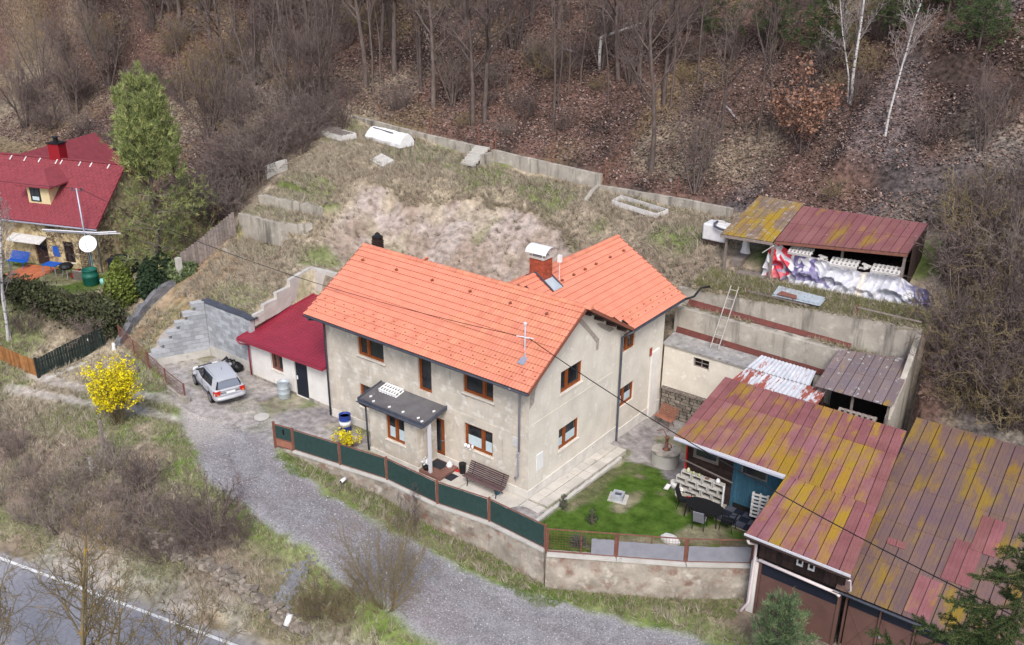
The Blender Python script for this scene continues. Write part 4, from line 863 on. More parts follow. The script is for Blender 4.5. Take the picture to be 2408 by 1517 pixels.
# tile-shaped steps and ribs pressed into the sheet
m = MB(); P = lambda s, t: np.array((-20.1*(1-s)-13.15*s,-.12,2.42*(1-s)+2.60*s))*(1-t) + np.array((-19.75*(1-s)-12.9*s,5.3,3.48*(1-s)+3.62*s))*t
NJ, NI = 30, 72
rows = []
for j in range(NJ):
    for e in (0, 1):
        t = (j + e*.98)/NJ; rows.append([P(i/NI, t) + np.array((0,0,.012 + (.022 if e == 0 else .0) + .012*max(0, math.cos(i*2*math.pi/3)))) for i in range(NI+1)])
m.grid(rows); o = m.build('pressed_sheet', MT['redmetal'], rf)
q = MB(); q.bar((-20.12,-.16,2.38),(-13.1,-.16,2.56),.07,.14); q.bar((-13.12,-.12,2.58),(-12.9,1.6,2.92),.05,.18); q.bar((-20.12,-.12,2.42),(-19.75,5.3,3.5),.10,.10); q.build('verge', MT['redmetal'], rf)
pipe([(-20.1,-.2,2.35),(-20.0,-.1,2.1),(-19.66,.22,2.0),(-19.66,.22,.15)], .05, 'redmetal', an)
# ---- grey block wall round the parking place
def block_courses(root, o, u, L, prof, z0, th=.2, bl=.5, bh=.25, front=(0,-1,0), plain=.55):
    """courses of blocks; prof(a) = height of the top at distance a"""
    o = np.array(o, float); u = np.array(u, float); n = np.array(front, float); me = {}
    yaw = math.atan2(u[1], u[0]); back = MB(); nrow = 0; r = random.Random(int(L*10))
    j = 0
    while True:
        z = z0 + plain + j*bh
        if z > max(prof(a) for a in np.linspace(0, L, 30)): break
        off = (j % 2)*.5; ed = [min(max((k-off)*bl, 0), L) for k in range(int(L/bl)+3)]
        for a, b in zip(ed[:-1], ed[1:]):
            if b-a < .06 or prof((a+b)/2) < z + bh*.6: continue
            key = round(b-a, 2)
            if key not in me: q = MB(); q.box((-(b-a)/2+.008,-th/2,-bh/2+.008),((b-a)/2-.008,th/2,bh/2-.008)); me[key] = q.mesh('block', MT['block'])
            inst('block', me[key], root, o + u*(a+b)/2 + np.array((0,0,z+bh/2-o[2])) + n*(.006*r.random()), (0,0,yaw))
            back.obox(o + u*(a+b)/2 + np.array((0,0,z+bh/2-o[2])) - n*.012, u*(b-a)/2, n*(th/2-.004), (0,0,bh/2))
        j += 1
    q = back.build('mortar', MT['mortar'], root); q['kind'] = 'stuff'
    q = MB(); q.obox(o + u*L/2 + np.array((0,0,z0+plain/2-o[2])) - n*0, u*L/2, n*(th/2+.02), (0,0,plain/2)); q.build('rendered_base', MT['concretel'], root)
bw = thing('block_wall', 'straight grey concrete block retaining wall behind the silver car', 'wall', (-22,.8,0))
block_courses(bw, (-23.95,.70,0), (1,0,0), 4.2, lambda a: 3.36 - .0*a, -.05, plain=.72, th=.26)
q = MB(); rows = [[(-24.2+4.6*i/12, .70+s+.03*rr.random(), 3.44 + .05*rr.random() - .002*i) for i in range(13)] for s in (-.17,.35)]; q.grid(rows); q.grid([[(x,y,z-.09) for x,y,z in rows[0]], rows[0]]); q.grid([[ (x,y,z-.05) for x,y,z in r] for r in rows[::-1]]); q.build('membrane', MT['dkgrey'], bw)
bw2 = thing('block_wall', 'stepped grey concrete block wall falling away towards the rusty wire fence', 'wall', (-24.6,-.8,0))
u_ = np.array((-.42,-.907,0)); block_courses(bw2, (-24.05,.62,0), u_, 3.4, lambda a: 3.36 - .5*math.floor(max(0, a-.1)*.95/.5), -.05, front=(.907,-.42,0), plain=.5, th=.42)
strip_wall('retaining_wall', 'grey concrete wall stepping up the slope behind the red roofed annex', [(-19.75,.9,3.2,3.55),(-19.75,1.6,3.3,3.62),(-19.76,1.62,3.3,3.95),(-19.8,2.6,3.4,4.0),(-19.81,2.62,3.4,4.35),(-19.9,3.7,3.6,4.4),(-19.91,3.72,3.7,4.8),(-20.1,5.5,3.9,5.02),(-17.2,5.75,3.8,5.0),(-15.5,5.9,3.0,4.4)], .25, 'concretel', step=.5, bump=.02)
# ---- broken terrace walls on the left of the bank
strip_wall('terrace_wall', 'lowest short concrete terrace wall on the bank, beside the board fence', [(-27.7,4.8,4.15,4.82),(-26.0,4.6,4.1,4.8),(-25.0,4.5,4.05,4.78)], .4, 'concrete', jag=.04, step=.3, seed=2)
strip_wall('terrace_wall', 'middle concrete terrace wall with a broken overhanging corner on the bank', [(-28.5,6.9,4.9,6.48),(-26.5,7.0,4.95,6.46),(-24.8,7.05,5.0,6.44),(-24.1,7.6,5.45,6.42),(-23.6,8.0,5.75,6.40),(-23.2,8.5,6.1,6.4)], .42, 'concrete', jag=.05, step=.3, seed=3, sink=.05)
strip_wall('terrace_wall', 'upper concrete terrace wall with its broken end leaning over the bare bank', [(-29.1,9.05,6.35,7.12),(-27,9.3,6.4,7.14),(-24.3,9.6,5.9,7.12),(-23.85,9.62,5.9,7.05)], .42, 'concrete', jag=.05, step=.3, seed=6)
strip_wall('terrace_wall', 'tilted concrete slab wall at the left edge of the grassy bank', [(-31.2,11.6,7.2,8.3),(-30.9,13.2,7.6,8.5)], .2, 'concretel', jag=.03)
q = MB(); q.obox((-25.2,16.9,8.35),(.75,-.15,-.1),(.1,.5,.15),(.05,-.1,.32)); tag(q.build('concrete_lump', MT['concretel']), 'pale lump of broken concrete on the upper edge of the bank below the white tunnel', 'rubble')
# ---- long wall at the top of the garden
TW1 = [(-34.4,21.95,9.0,10.0),(-30.5,22,9.0,9.8),(-26,22,8.7,9.55),(-21.1,22.05,8.2,9.32)]
strip_wall('garden_wall', 'left length of the long weathered concrete wall at the forest edge, left of the stone steps', TW1, .3, 'concrete', jag=.03, step=.6, seed=8)
strip_wall('garden_wall', 'middle length of the long weathered concrete wall, right of the stone steps', [(-19.6,22.05,8.0,9.26),(-16,22.05,7.9,9.1),(-12.5,22.0,7.75,8.98),(-10.55,22.0,7.7,8.92)], .3, 'concrete', jag=.03, step=.6, seed=9)
strip_wall('garden_wall', 'lower right length of the concrete wall ending at the yellow roofed shed', [(-10.1,19.9,7.2,7.75),(-10.3,21.0,7.4,8.15),(-10.5,21.9,7.6,8.22),(-6.5,21.9,7.6,8.3),(-4.5,21.9,7.55,8.36),(-1.2,21.8,7.5,8.36)], .28, 'concrete', jag=.03, step=.6, seed=10)
strip_wall('garden_wall', 'short return of the concrete wall at the far left corner beside the cold frame', [(-35.9,19.4,9.3,9.95),(-34.5,22.0,9.2,10.0)], .25, 'concrete', jag=.03, step=.6, seed=12)
st = thing('steps', 'old stone garden steps climbing to the long concrete wall', 'steps', (-20.3,21.3,8))
for k in range(7):
    q = MB(); z = 8.36 + k*.15; y = 20.25 + k*.25; q.extr([(-20.95+.03*rr.random(),y,z),(-19.75,y+.02,z),(-19.75,y+.3,z),(-20.95,y+.3,z)], (0,0,.14)); q.build('stone_step', MT['concretel'], st)
q = MB(); q.box((-19.7,20.9,7.9),(-19.5,22.0,9.1)); q.build('side_wall', MT['concrete'], st)
wf = thing('wire_fence', 'row of thin rusty posts with wires along the top concrete wall', 'fence', (-20,22.3,9))
FP = [(-34.6,22.2,10.0),(-30.6,22.25,9.9),(-25.5,22.3,9.6),(-20.95,22.25,9.4),(-19.4,22.25,9.3),(-14.6,22.3,9.05),(-10.3,22.2,8.6),(-5.0,22.15,8.4)]
for x, y, z in FP: q = MB(); q.tube([(x,y,z-.4),(x+.02,y,z+1.25)], .035, 6); q.build('post', MT['rust'], wf)
q = MB()
for dz in (.35,.75,1.15):
    for a, b in zip(FP[:-1], FP[1:]): q.tube([(a[0],a[1],a[2]+dz),((a[0]+b[0])/2,(a[1]+b[1])/2,(a[2]+b[2])/2+dz-.06),(b[0],b[1],b[2]+dz)], .006, 3)
o = q.build('wires', MT['rust'], wf); o['kind'] = 'stuff'
# ---- bunker and stepped walls on the right
bk_ = thing('bunker', 'flat roofed concrete store with a tiny window built against the stepped walls', 'outbuilding', (2.6,12.2,-1))
w = MB(); wall(w, (.06,12.08,0), X, 5.6, .85, 3.38, [(1.72,2.62,2.58,3.12)], .3, (0,-1,0)); wall(w, (5.66,12.08,0), Y, 1.4, -1, 3.38, [], .3, (1,0,0)); w.build('wall', MT['plasterb'], bk_)
q = MB(); q.extr([(.0,11.98,3.50),(5.75,12.0,3.42),(5.75,13.5,3.50),(-.1,13.5,3.62)], (0,0,-.10)); q.build('roof', MT['slabroof'], bk_)
q = MB(); q.box((1.78,12.3,2.58),(2.69,12.34,3.12)); wq = q.build('window', MT['dark'], bk_)
q = MB(); q.box((1.78,12.2,2.58),(1.83,12.26,3.12)); q.box((2.64,12.2,2.58),(2.69,12.26,3.12)); q.box((1.83,12.2,2.58),(2.64,12.26,2.63)); q.box((1.83,12.2,3.07),(2.64,12.26,3.12)); q.box((2.20,12.2,2.63),(2.24,12.26,3.07)); q.box((1.83,12.205,2.83),(2.2,12.255,2.86)); q.box((2.24,12.205,2.83),(2.64,12.255,2.86)); q.build('frame', MT['oldwood'], wq)
base = MB(); base.box((.1,12.16,-1.3),(5.6,12.5,.845)); base = base.build('stone_base', MT['dark'], bk_)
sm = []
for k in range(5):
    q = MB(); q.obox((0,0,0),(.5,0,0),(0,.5,0),(0,0,.5)); r2 = random.Random(k); q.v = [(x*(1-.25*r2.random()), y, z*(1-.3*r2.random())) for x,y,z in q.v]; sm.append(q.mesh('stone', MT['stone']))
z = -1.1; 
while z < .8:
    x = .1; hh = .14 + .08*rr.random()
    while x < 5.5:
        L = .18 + .3*rr.random(); inst('stone', sm[rr.randrange(5)], base, (x+L/2, 12.13, z+hh/2), (0,.06*(rr.random()-.5),0), (L*.95, .14+.1*rr.random(), hh*.92)); x += L
    z += hh
lad = thing('ladder', 'dark wooden ladder lying along the top of the stone base', 'ladder', (1.4,12.0,.9)); 
q = MB(); q.bar((.15,11.82,.93),(2.8,11.86,.93),.04); q.bar((.15,12.04,.96),(2.8,12.06,.96),.04); q.build('rail', MT['oldwood'], lad)
for k in range(10): q = MB(); q.bar((.3+k*.27,11.83,.95),(.3+k*.27,12.03,.96),.03); q.build('rung', MT['oldwood'], lad)
ledge = M('rusty brown waterproofing strip', (.17,.055,.045), var=(.11,.04,.035), scale=3, rough=.9, spots2=((.25,.2,.17), 3, .6, .72)); MT['ledge'] = ledge
W1 = strip_wall('stepped_wall', 'lower of the two stepped concrete walls above the flat roofed store', [(-.2,13.5,3.4,5.0),(2,13.5,3.3,4.98),(5,13.5,2.9,4.95),(8.9,13.5,2.2,4.92)], .75, 'concrete', step=.6, bump=.03, seed=21)
q = MB(); q.extr([(.0,13.38,3.60),(5.4,13.38,3.53),(8.6,13.42,3.45),(8.6,13.49,3.75),(5.4,13.49,3.80),(.0,13.49,3.92)], (0,.008,0)); q.build('waterproofing_strip', ledge, W1)
W2 = strip_wall('stepped_wall', 'upper long stepped concrete wall below the grassy strip with the tarpaulin', [(-.5,14.32,4.6,5.80),(1,14.32,4.8,5.86),(4,14.32,4.8,6.08),(8.4,14.32,4.6,6.42),(12.0,14.32,3.0,6.66)], .3, 'concrete', step=.6, bump=.03, seed=22)
q = MB(); q.extr([(.2,14.02,5.02),(9.0,14.10,4.95),(9.0,14.29,5.12),(.2,14.29,5.30)], (0,.006,0)); q.build('waterproofing_strip', ledge, W2)
strip_wall('stepped_wall', 'end of the stepped wall turning into the brushwood on the right', [(12.05,14.3,1.8,6.4),(12.1,12.8,1.6,5.0),(12.1,11.0,1.0,3.4)], .25, 'concrete', side=-1, step=.5, seed=23)
lad = thing('ladder', 'thin wooden ladder leaning on the stepped concrete walls', 'ladder', (2.55,13.4,3.55)); A0, A1, B0, B1 = [np.array(p, float) for p in ((2.36,12.75,3.6),(2.50,14.25,6.62),(2.80,12.77,3.6),(2.92,14.27,6.62))]
for a, b in ((A0,A1),(B0,B1)): q = MB(); q.bar(a,b,.04); q.build('rail', MT['ladder'], lad)
for k in range(7): t = .07 + k*.145; q = MB(); q.bar(A0+(A1-A0)*t, B0+(B1-B0)*t, .03); q.build('rung', MT['ladder'], lad)
q = MB(); q.tube([(.9,14.6,6.05),(.4,14.3,6.1),(-.3,14.0,6.05)], .06, 6)
rl_ = thing('guard_rail', 'low wooden rail on stakes along the edge of the grassy strip', 'railing', (5,14.6,6.1))
q = MB(); q.bar((3.3,14.55,6.45),(6.6,14.55,6.42),.05,.07); q.build('rail', MT['oldwood'], rl_)
for x in (3.3,5.7): q = MB(); q.bar((x,14.62,5.9),(x,14.62,6.6),.05); q.build('stake', MT['rust'], rl_)
rl_ = thing('guard_rail', 'short low rail with a rusty stake at the right end of the grassy strip', 'railing', (10,14.5,6.3))
q = MB(); q.bar((8.9,14.52,6.95),(11.9,14.52,6.95),.05,.06); q.build('rail', MT['oldwood'], rl_); q = MB(); q.bar((8.9,14.58,6.2),(8.9,14.58,7.1),.06); q.build('stake', MT['rust'], rl_)
# ---------------------------------------------------------------- workshop (barn) with the garden front
bn = thing('workshop', 'long low workshop under a pink grey sheet roof with yellow lichen beside the lawn', 'workshop', (8,5.6,-.4))
RS = .19; rz_ = lambda y: 2.2 + RS*(y - .74)
BY = 5.55
w = MB(); wall(w, (4.95,BY,0), X, 2.28, -.6, 2.98, [(.30,1.55,1.52,2.12)], .12, (0,-1,0)); w.build('board_wall', MT['dkwood'], bn)
for k in range(10):
    q = MB(); z = -.35 + k*.2
    if z < 1.35: q.box((4.97,BY-.025,z),(7.21,BY-.002,z+.19)); q.build('board', MT['dkwood'], bn)
window(bn, (4.95,BY,0), X, (0,-1,0), .30, 1.55, 1.52, 2.12, depth=.05, split=(), frame='oldwood', sill=False)
q = MB(); q.box((7.23,BY-.02,-.35),(9.62,BY+.1,2.95)); bd = q.build('blue_wall', MT['dark'], bn)
for k in range(16):
    x = 7.24 + k*.148; hi = 2.9; lo = .0 if 7.3 < x < 9.2 else -.3
    if 7.62 < x < 8.72: hi = 1.58
    q = MB(); q.box((x,BY-.055,lo),(x+.142,BY-.022,hi)); q.build('board', MT['bluedoor'], bd)
q = MB(); q.box((7.62,BY-.07,1.6),(8.84,BY-.03,1.67)); q.box((7.62,BY-.07,2.2),(8.84,BY-.03,2.27)); q.box((7.62,BY-.07,1.67),(7.69,BY-.03,2.2)); q.box((8.77,BY-.07,1.67),(8.84,BY-.03,2.2)); wq = q.build('window_frame', MT['oldwood'], bd)
q = MB(); q.box((7.69,BY-.05,1.67),(8.77,BY-.045,2.2)); q.build('pane', MT['glass'], wq)
q = MB(); q.box((10.2,1.36,-1.9),(10.3,BY-.06,2.2)); q.build('side_wall', MT['dkwood'], bn); q = MB(); q.box((4.9,BY+.12,-1.0),(5.0,9.4,2.95)); q.build('side_wall', MT['dkwood'], bn)
q = MB(); q.bar((4.98,BY-.10,-.4),(4.98,BY-.10,2.7),.07); q.build('corner_post', MT['redlamp'], bn)
q = MB(); q.bar((4.85,5.2,1.45),(7.4,5.2,1.15),.05); q.build('rail', MT['oldwood'], bn)
ru = MB(); ru.extr([(4.82,4.52,rz_(4.52)),(9.95,4.52,rz_(4.52)),(9.95,.76,rz_(.76)),(14.02,.76,rz_(.76)),(13.22,9.45,rz_(9.45)),(4.82,9.45,rz_(9.45))], (0,0,-.05)); ru = ru.build('roof', MT['dkwood'], bn)
zr = lambda x, y: (x, y, rz_(y)+.004)
ribbed(ru, zr(4.80,4.42), zr(10.0,4.42), zr(4.72,9.5), zr(9.55,9.5), 12, 3, lambda i, j: 'barnred' if j == 2 or (i < 2 and j == 1) else 'barn', seed=1, ribs=3)
ribbed(ru, zr(9.97,.64), zr(14.08,.64), zr(9.97,4.52), zr(13.68,4.52), 9, 2, lambda i, j: 'barnred' if i > 6 else 'barn', seed=3, ribs=3)
ribbed(ru, zr(10.0,4.42), zr(13.7,4.42), zr(9.55,9.5), zr(13.2,9.5), 8, 3, lambda i, j: 'barnred' if (j == 2 and i > 1) or i == 7 else 'barn', seed=5, ribs=3)
q = MB(); q.bar((4.78,4.40,rz_(4.40)-.02),(9.95,4.40,rz_(4.40)-.02),.05,.12); q.build('fascia', MT['lampgrey'], ru); q = MB(); q.bar((9.93,.60,rz_(.6)-.02),(14.05,.60,rz_(.6)-.02),.05,.12); q.build('fascia', MT['lampgrey'], ru)
gutter((4.78,4.33,rz_(4.35)-.05),(9.93,4.33,rz_(4.35)-.08), 'gutter', 'zinc', .06, bn); gutter((9.93,.52,rz_(.6)-.05),(14.05,.52,rz_(.6)-.07), 'gutter', 'dkwood', .05, bn)
# garage bay below the workshop roof
q = MB(); q.box((10.35,1.25,-1.9),(13.75,1.32,2.15)); q.build('garage_wall', MT['dark'], bn)
for k in range(14): q = MB(); q.box((10.4+k*.235,1.20,.98),(10.4+k*.235+.225,1.248,2.15)); q.build('board', MT['dkwood'], bn)
q = MB(); q.box((10.62,1.12,-1.75),(13.62,1.18,.28)); gd = q.build('garage_door', MT['garage'], bn); q = MB(); q.box((10.62,1.13,.285),(13.62,1.17,.86)); q.build('upper_panel', MT['navy'], gd)
for x in (10.5,13.63): q = MB(); q.box((x,1.08,-1.8),(x+.11,1.2,.95)); q.build('door_jamb', MT['garage'], gd)
q = MB(); q.box((10.2,1.05,-1.9),(10.49,1.35,.8)); q.build('pier', MT['white'], bn)
for x in (11.9,12.35):
    q = MB(); q.box((x,1.15,1.32),(x+.05,1.195,1.58)); q.box((x+.05,1.15,1.32),(x+.25,1.195,1.40)); q.box((x+.2,1.15,1.40),(x+.25,1.195,1.58)); q.build('hook_bracket', MT['whitep'], bn)
pipe([(10.5,1.0,.98),(13.62,.98,.93)], .065, 'pink', bn, 'horizontal_pipe'); pipe([(13.6,.98,.93),(13.72,.98,.86)], .085, 'pink', bn, 'pipe_end')
pipe([(10.12,.56,2.0),(10.14,.62,1.85),(10.32,.98,1.65),(10.32,.98,-1.15),(10.12,.72,-1.55)], .06, 'pink', bn); pipe([(14.0,.55,2.0),(14.05,.7,1.9),(14.08,.9,1.35),(14.02,.9,1.25)], .035, 'pink', bn)
# ---- second garage
g2 = thing('garage', 'double garage under a big dull violet brown sheet roof at the lower right', 'garage', (17,1.4,-1.8))
r2 = lambda y: 1.12 + .215*(y-1.15)
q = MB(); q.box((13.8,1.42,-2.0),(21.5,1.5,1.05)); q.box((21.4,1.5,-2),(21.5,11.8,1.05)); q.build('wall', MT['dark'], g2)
for k, (x0, x1) in enumerate(((14.0,15.12),(15.22,16.36),(16.46,17.6),(17.7,18.9))):
    q = MB(); q.box((x0,1.33,-1.85),(x1,1.40,.32)); d_ = q.build('garage_door', MT['garage'], g2); q = MB(); q.box((x0,1.34,.325),(x1,1.39,.88)); q.build('upper_panel', MT['navy'], d_)
    q = MB(); q.bar((x0+.02,1.325,-1.7),(x1-.02,1.325,.28),.025); q.bar((x0+.02,1.322,.28),(x1-.02,1.322,-1.7),.025); q.build('brace', MT['garage'], d_)
for x in (13.88,15.14,16.38,17.62): q = MB(); q.box((x,1.26,-1.9),(x+.06,1.41,.95)); q.build('door_jamb', MT['garage'], g2)
q = MB(); q.box((15.24,1.27,-.5),(15.32,1.32,-.38)); q.build('handle', MT['zinc'], g2)
ru2 = MB(); ru2.extr([(13.5,1.06,r2(1.06)),(21.6,1.06,r2(1.06)),(21.6,12.0,r2(12.0)),(13.0,11.8,r2(11.8))], (0,0,-.05)); ru2 = ru2.build('roof', MT['dkwood'], g2)
z2 = lambda x, y: (x, y, r2(y)+.004)
ribbed(ru2, z2(13.5,1.0), z2(21.7,1.0), z2(13.0,11.9), z2(21.7,12.1), 17, 5, ('gar','gar','gar','gar','gar'), seed=11, ribs=3)
for (x, y, wd, ln, mt) in ((16.55,3.3,1.0,2.2,'barnred'),(17.05,5.2,.9,2.0,'barnred'),(15.9,1.2,.9,1.9,'barn'),(14.35,4.0,.7,.35,'barnred')):
    ribbed(ru2, (x,y,r2(y)+.03),(x+wd,y,r2(y)+.03),(x-.05,y+ln,r2(y+ln)+.03),(x+wd-.05,y+ln,r2(y+ln)+.03), 2, 1, mt, seed=13, ribs=3)
gutter((13.45,.95,r2(1.0)-.06),(21.6,.95,r2(1.0)-.08), 'gutter', 'dkgrey', .06, g2)
# ---- corrugated lean-to and the grey roofed store behind
def corrugated(root, P00, P10, P01, P11, ncol, nrow, mt, waves=5, amp=.022, name='corrugated_sheet', seed=1):
    P00, P10, P01, P11 = [np.array(p, float) for p in (P00,P10,P01,P11)]; nrm = np.cross(P10-P00, P01-P00); nrm /= np.linalg.norm(nrm); r = random.Random(seed)
    pt = lambda s, t: (P00*(1-s)+P10*s)*(1-t) + (P01*(1-s)+P11*s)*t
    for j in range(nrow):
        for i in range(ncol):
            m = MB(); n = waves*4; rows = []; t0 = j/nrow - (.03 if j else .02*r.random()); t1 = (j+1)/nrow
            for t, l in ((t0, .02 + .012*r.random()), (t1, 0.0)):
                rows.append([pt((i+k/n*1.02)/ncol, t) + nrm*(l + .004*i%2 + amp*math.cos(2*math.pi*k*waves/n) + amp) for k in range(n+1)])
            m.grid(rows); m.grid([[p - nrm*.008 for p in rr_] for rr_ in rows[::-1]])
            m.build(name, MT[mt if isinstance(mt, str) else mt[(i*3+j) % len(mt)]], root, True)
lt = thing('lean_to', 'small lean-to roofed with rusty white corrugated sheets behind the workshop', 'lean-to', (7,11,3))
corrugated(lt, (4.98,9.75,3.66),(9.15,9.78,3.62),(5.22,10.95,3.98),(9.15,10.9,3.95), 4, 1, ('corr','corr','corrw','corr'), seed=2); corrugated(lt, (5.22,10.85,3.99),(8.35,10.85,3.96),(5.45,12.0,4.30),(8.2,11.95,4.27), 3, 1, ('corrw','corrw','corr'), seed=4)
q = MB()
for x, y, z in ((5.2,9.9,3.6),(9.0,9.9,3.58),(5.5,11.9,4.2),(8.1,11.9,4.2),(9.05,10.8,3.85)): q.box((x-.05,y-.05,-1.0),(x+.05,y+.05,z))
q.build('post', MT['dkwood'], lt)
gs = MB(); gs.extr([(4.3,10.25,3.0),(5.1,10.2,3.0),(5.2,10.75,3.12),(4.45,10.8,3.12)], (0,0,.02)); tag(gs.build('metal_sheet', MT['galv']), 'loose pale galvanised sheet tucked under the corner of the rusty white lean-to', 'metal sheet')
l2 = thing('lean_to', 'open store under a grey brown sheet roof below the end of the stepped wall', 'lean-to', (10.4,11.5,1.5))
rp = MB(); rp.extr([(8.72,10.55,4.25),(12.15,10.65,4.25),(12.0,14.2,5.16),(8.68,13.4,4.96)], (0,0,-.05)); rp = rp.build('roof', MT['dkwood'], l2)
ribbed(rp, (8.70,10.45,4.24),(12.2,10.55,4.24),(8.66,13.45,5.0),(12.02,14.22,5.2), 8, 2, ('leanto','leanto'), seed=21, ribs=2)
for x, y in ((8.85,10.8),(10.4,10.8),(12.0,10.8)): q = MB(); q.box((x-.05,y-.05,.5),(x+.05,y+.05,4.18)); q.build('post', MT['oldwood'], l2)
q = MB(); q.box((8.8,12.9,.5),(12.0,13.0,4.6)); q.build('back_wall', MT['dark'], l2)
def pallet_mb(L=1.2, W_=.8, h=.14):
    parts = []
    for k in range(7): x = -L/2 + k*(L-.09)/6; q = MB(); q.box((x,-W_/2,h-.022),(x+.09,W_/2,h)); parts.append(('slat', q))
    for y in (-W_/2, -.05, W_/2-.1): q = MB(); q.box((-L/2,y,.022),(L/2,y+.1,h-.023)); parts.append(('stringer', q))
    q = MB()
    for y in (-W_/2, -.05, W_/2-.1): q.box((-L/2,y,0),(L/2,y+.1,.02))
    parts.append(('base_board', q)); return parts
def pallet(label, loc, rot, mt, scl=1, group=None, cat='pallet', name='pallet'):
    t_ = thing(name, label, cat, (0,0,0), group); 
    for nm, q in pallet_mb(): q.build(nm, MT[mt], t_)
    t_.location = loc; t_.rotation_euler = rot; t_.scale = (scl,)*3 if not hasattr(scl,'__len__') else scl
    return t_
pallet('old grey pallet lying on its edge in front of the grey roofed store', (10.8,10.2,3.25), (math.radians(32),0,0), 'oldwood', (1.4,1,1)); pallet('dark old pallet behind the leaning one under the grey roofed store', (10.7,10.75,3.0), (math.radians(25),0,.05), 'oldwood', (1.4,1,1))
# ---- open sheds with the tarpaulin
def shed(label, F0, F1, B0, B1, ncol, mats, posts, seed):
    s = thing('open_shed', label, 'shed', ((F0[0]+F1[0])/2, F0[1], 6.5)); F0, F1, B0, B1 = [np.array(p, float) for p in (F0,F1,B0,B1)]
    r = MB(); r.extr([F0, F1, B1, B0], (0,0,-.06)); r = r.build('roof', MT['dkwood'], s)
    up = np.array((0,0,.012)); ribbed(r, F0+up, F1+up, B0+up, B1+up, ncol, 2, mats, seed=seed, ribs=1)
    q = MB(); q.bar(F0+np.array((0,-.04,-.06)), F1+np.array((0,-.04,-.06)), .05, .14); q.build('fascia', MT['rust'] if seed % 2 else MT['oldwood'], r)
    for x, y, z0, z1 in posts: q = MB(); q.box((x-.06,y-.06,z0),(x+.06,y+.06,z1)); q.build('post', MT['oldwood'], s)
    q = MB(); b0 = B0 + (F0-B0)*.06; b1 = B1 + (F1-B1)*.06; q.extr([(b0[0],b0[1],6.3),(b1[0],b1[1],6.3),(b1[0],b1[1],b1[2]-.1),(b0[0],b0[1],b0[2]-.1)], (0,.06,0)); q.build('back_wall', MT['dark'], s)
    q = MB(); q.extr([(B1[0]-.05,B1[1]-.2,6.3),(F1[0]-.05,F1[1]+.9,6.3),(F1[0]-.05,F1[1]+.9,F1[2]+.1),(B1[0]-.05,B1[1]-.2,B1[2]-.12)], (.05,0,0)); q.build('side_wall', MT['dkwood'], s)
    return s
s1 = shed('open shed with a mossy yellow sheet roof and grey posts above the bank', (.70,16.35,8.52),(3.62,16.45,8.62),(.95,20.6,9.78),(3.55,20.6,9.78), 8, 'shedy', [(.98,16.6,6.3,8.45),(3.55,16.7,6.5,8.5),(1.0,19.8,6.6,9.5)], 30)
s2 = shed('open shed with a wine red sheet roof over the tarpaulin covered stack', (3.60,16.75,8.62),(10.15,17.15,9.20),(3.58,20.35,9.72),(10.1,20.45,9.92), 15, ('shedr',), [(10.0,17.3,6.5,9.1),(6.9,17.6,6.5,8.9)], 31)
q = MB(); q.extr([(1.2,16.9,6.62),(1.8,16.9,6.62),(1.8,19.5,6.8),(1.2,19.5,6.8)], (0,0,.5)); tag(q.build('work_bench', MT['oldwood']), 'rough grey bench inside the yellow roofed shed', 'bench')
q = MB(); q.obox((3.05,17.2,7.0),(.03,.02,.45),(.6,.02,.0),(0,.03,0)); 
sk = MB(); r0 = random.Random(5); rows = [[(1.45+.32*math.cos(a)*(1-.25*k)+.05*r0.random(), 18.1+.25*math.sin(a)+.05*r0.random(), 7.15+.30*k) for a in np.linspace(0,2*math.pi,13)] for k in range(4)]; sk.grid(rows); tag(sk.build('sack', MT['poly'], smooth=True), 'crumpled white sheet draped on the bench in the yellow roofed shed', 'sheet')
pl_ = MB(); pl_.obox((2.6,16.8,6.62),(.75,0,0),(0,.55,.02),(0,0,.04)); tag(pl_.build('board', MT['oldwood']), 'grey boards on the floor at the front of the yellow roofed shed', 'board')
# stacked timber under the tarpaulin
lg = thing('timber_stack', 'dark stack of timber under the wine red shed roof', 'timber stack', (7,18.6,6.6))
for k in range(26): q = MB(); x = 3.75 + (k % 13)*.47; z = 6.8 + (k//13)*.6; q.box((x,17.5,z),(x+.42,19.9,z+.52)); q.build('timber', MT['dkwood'], lg)
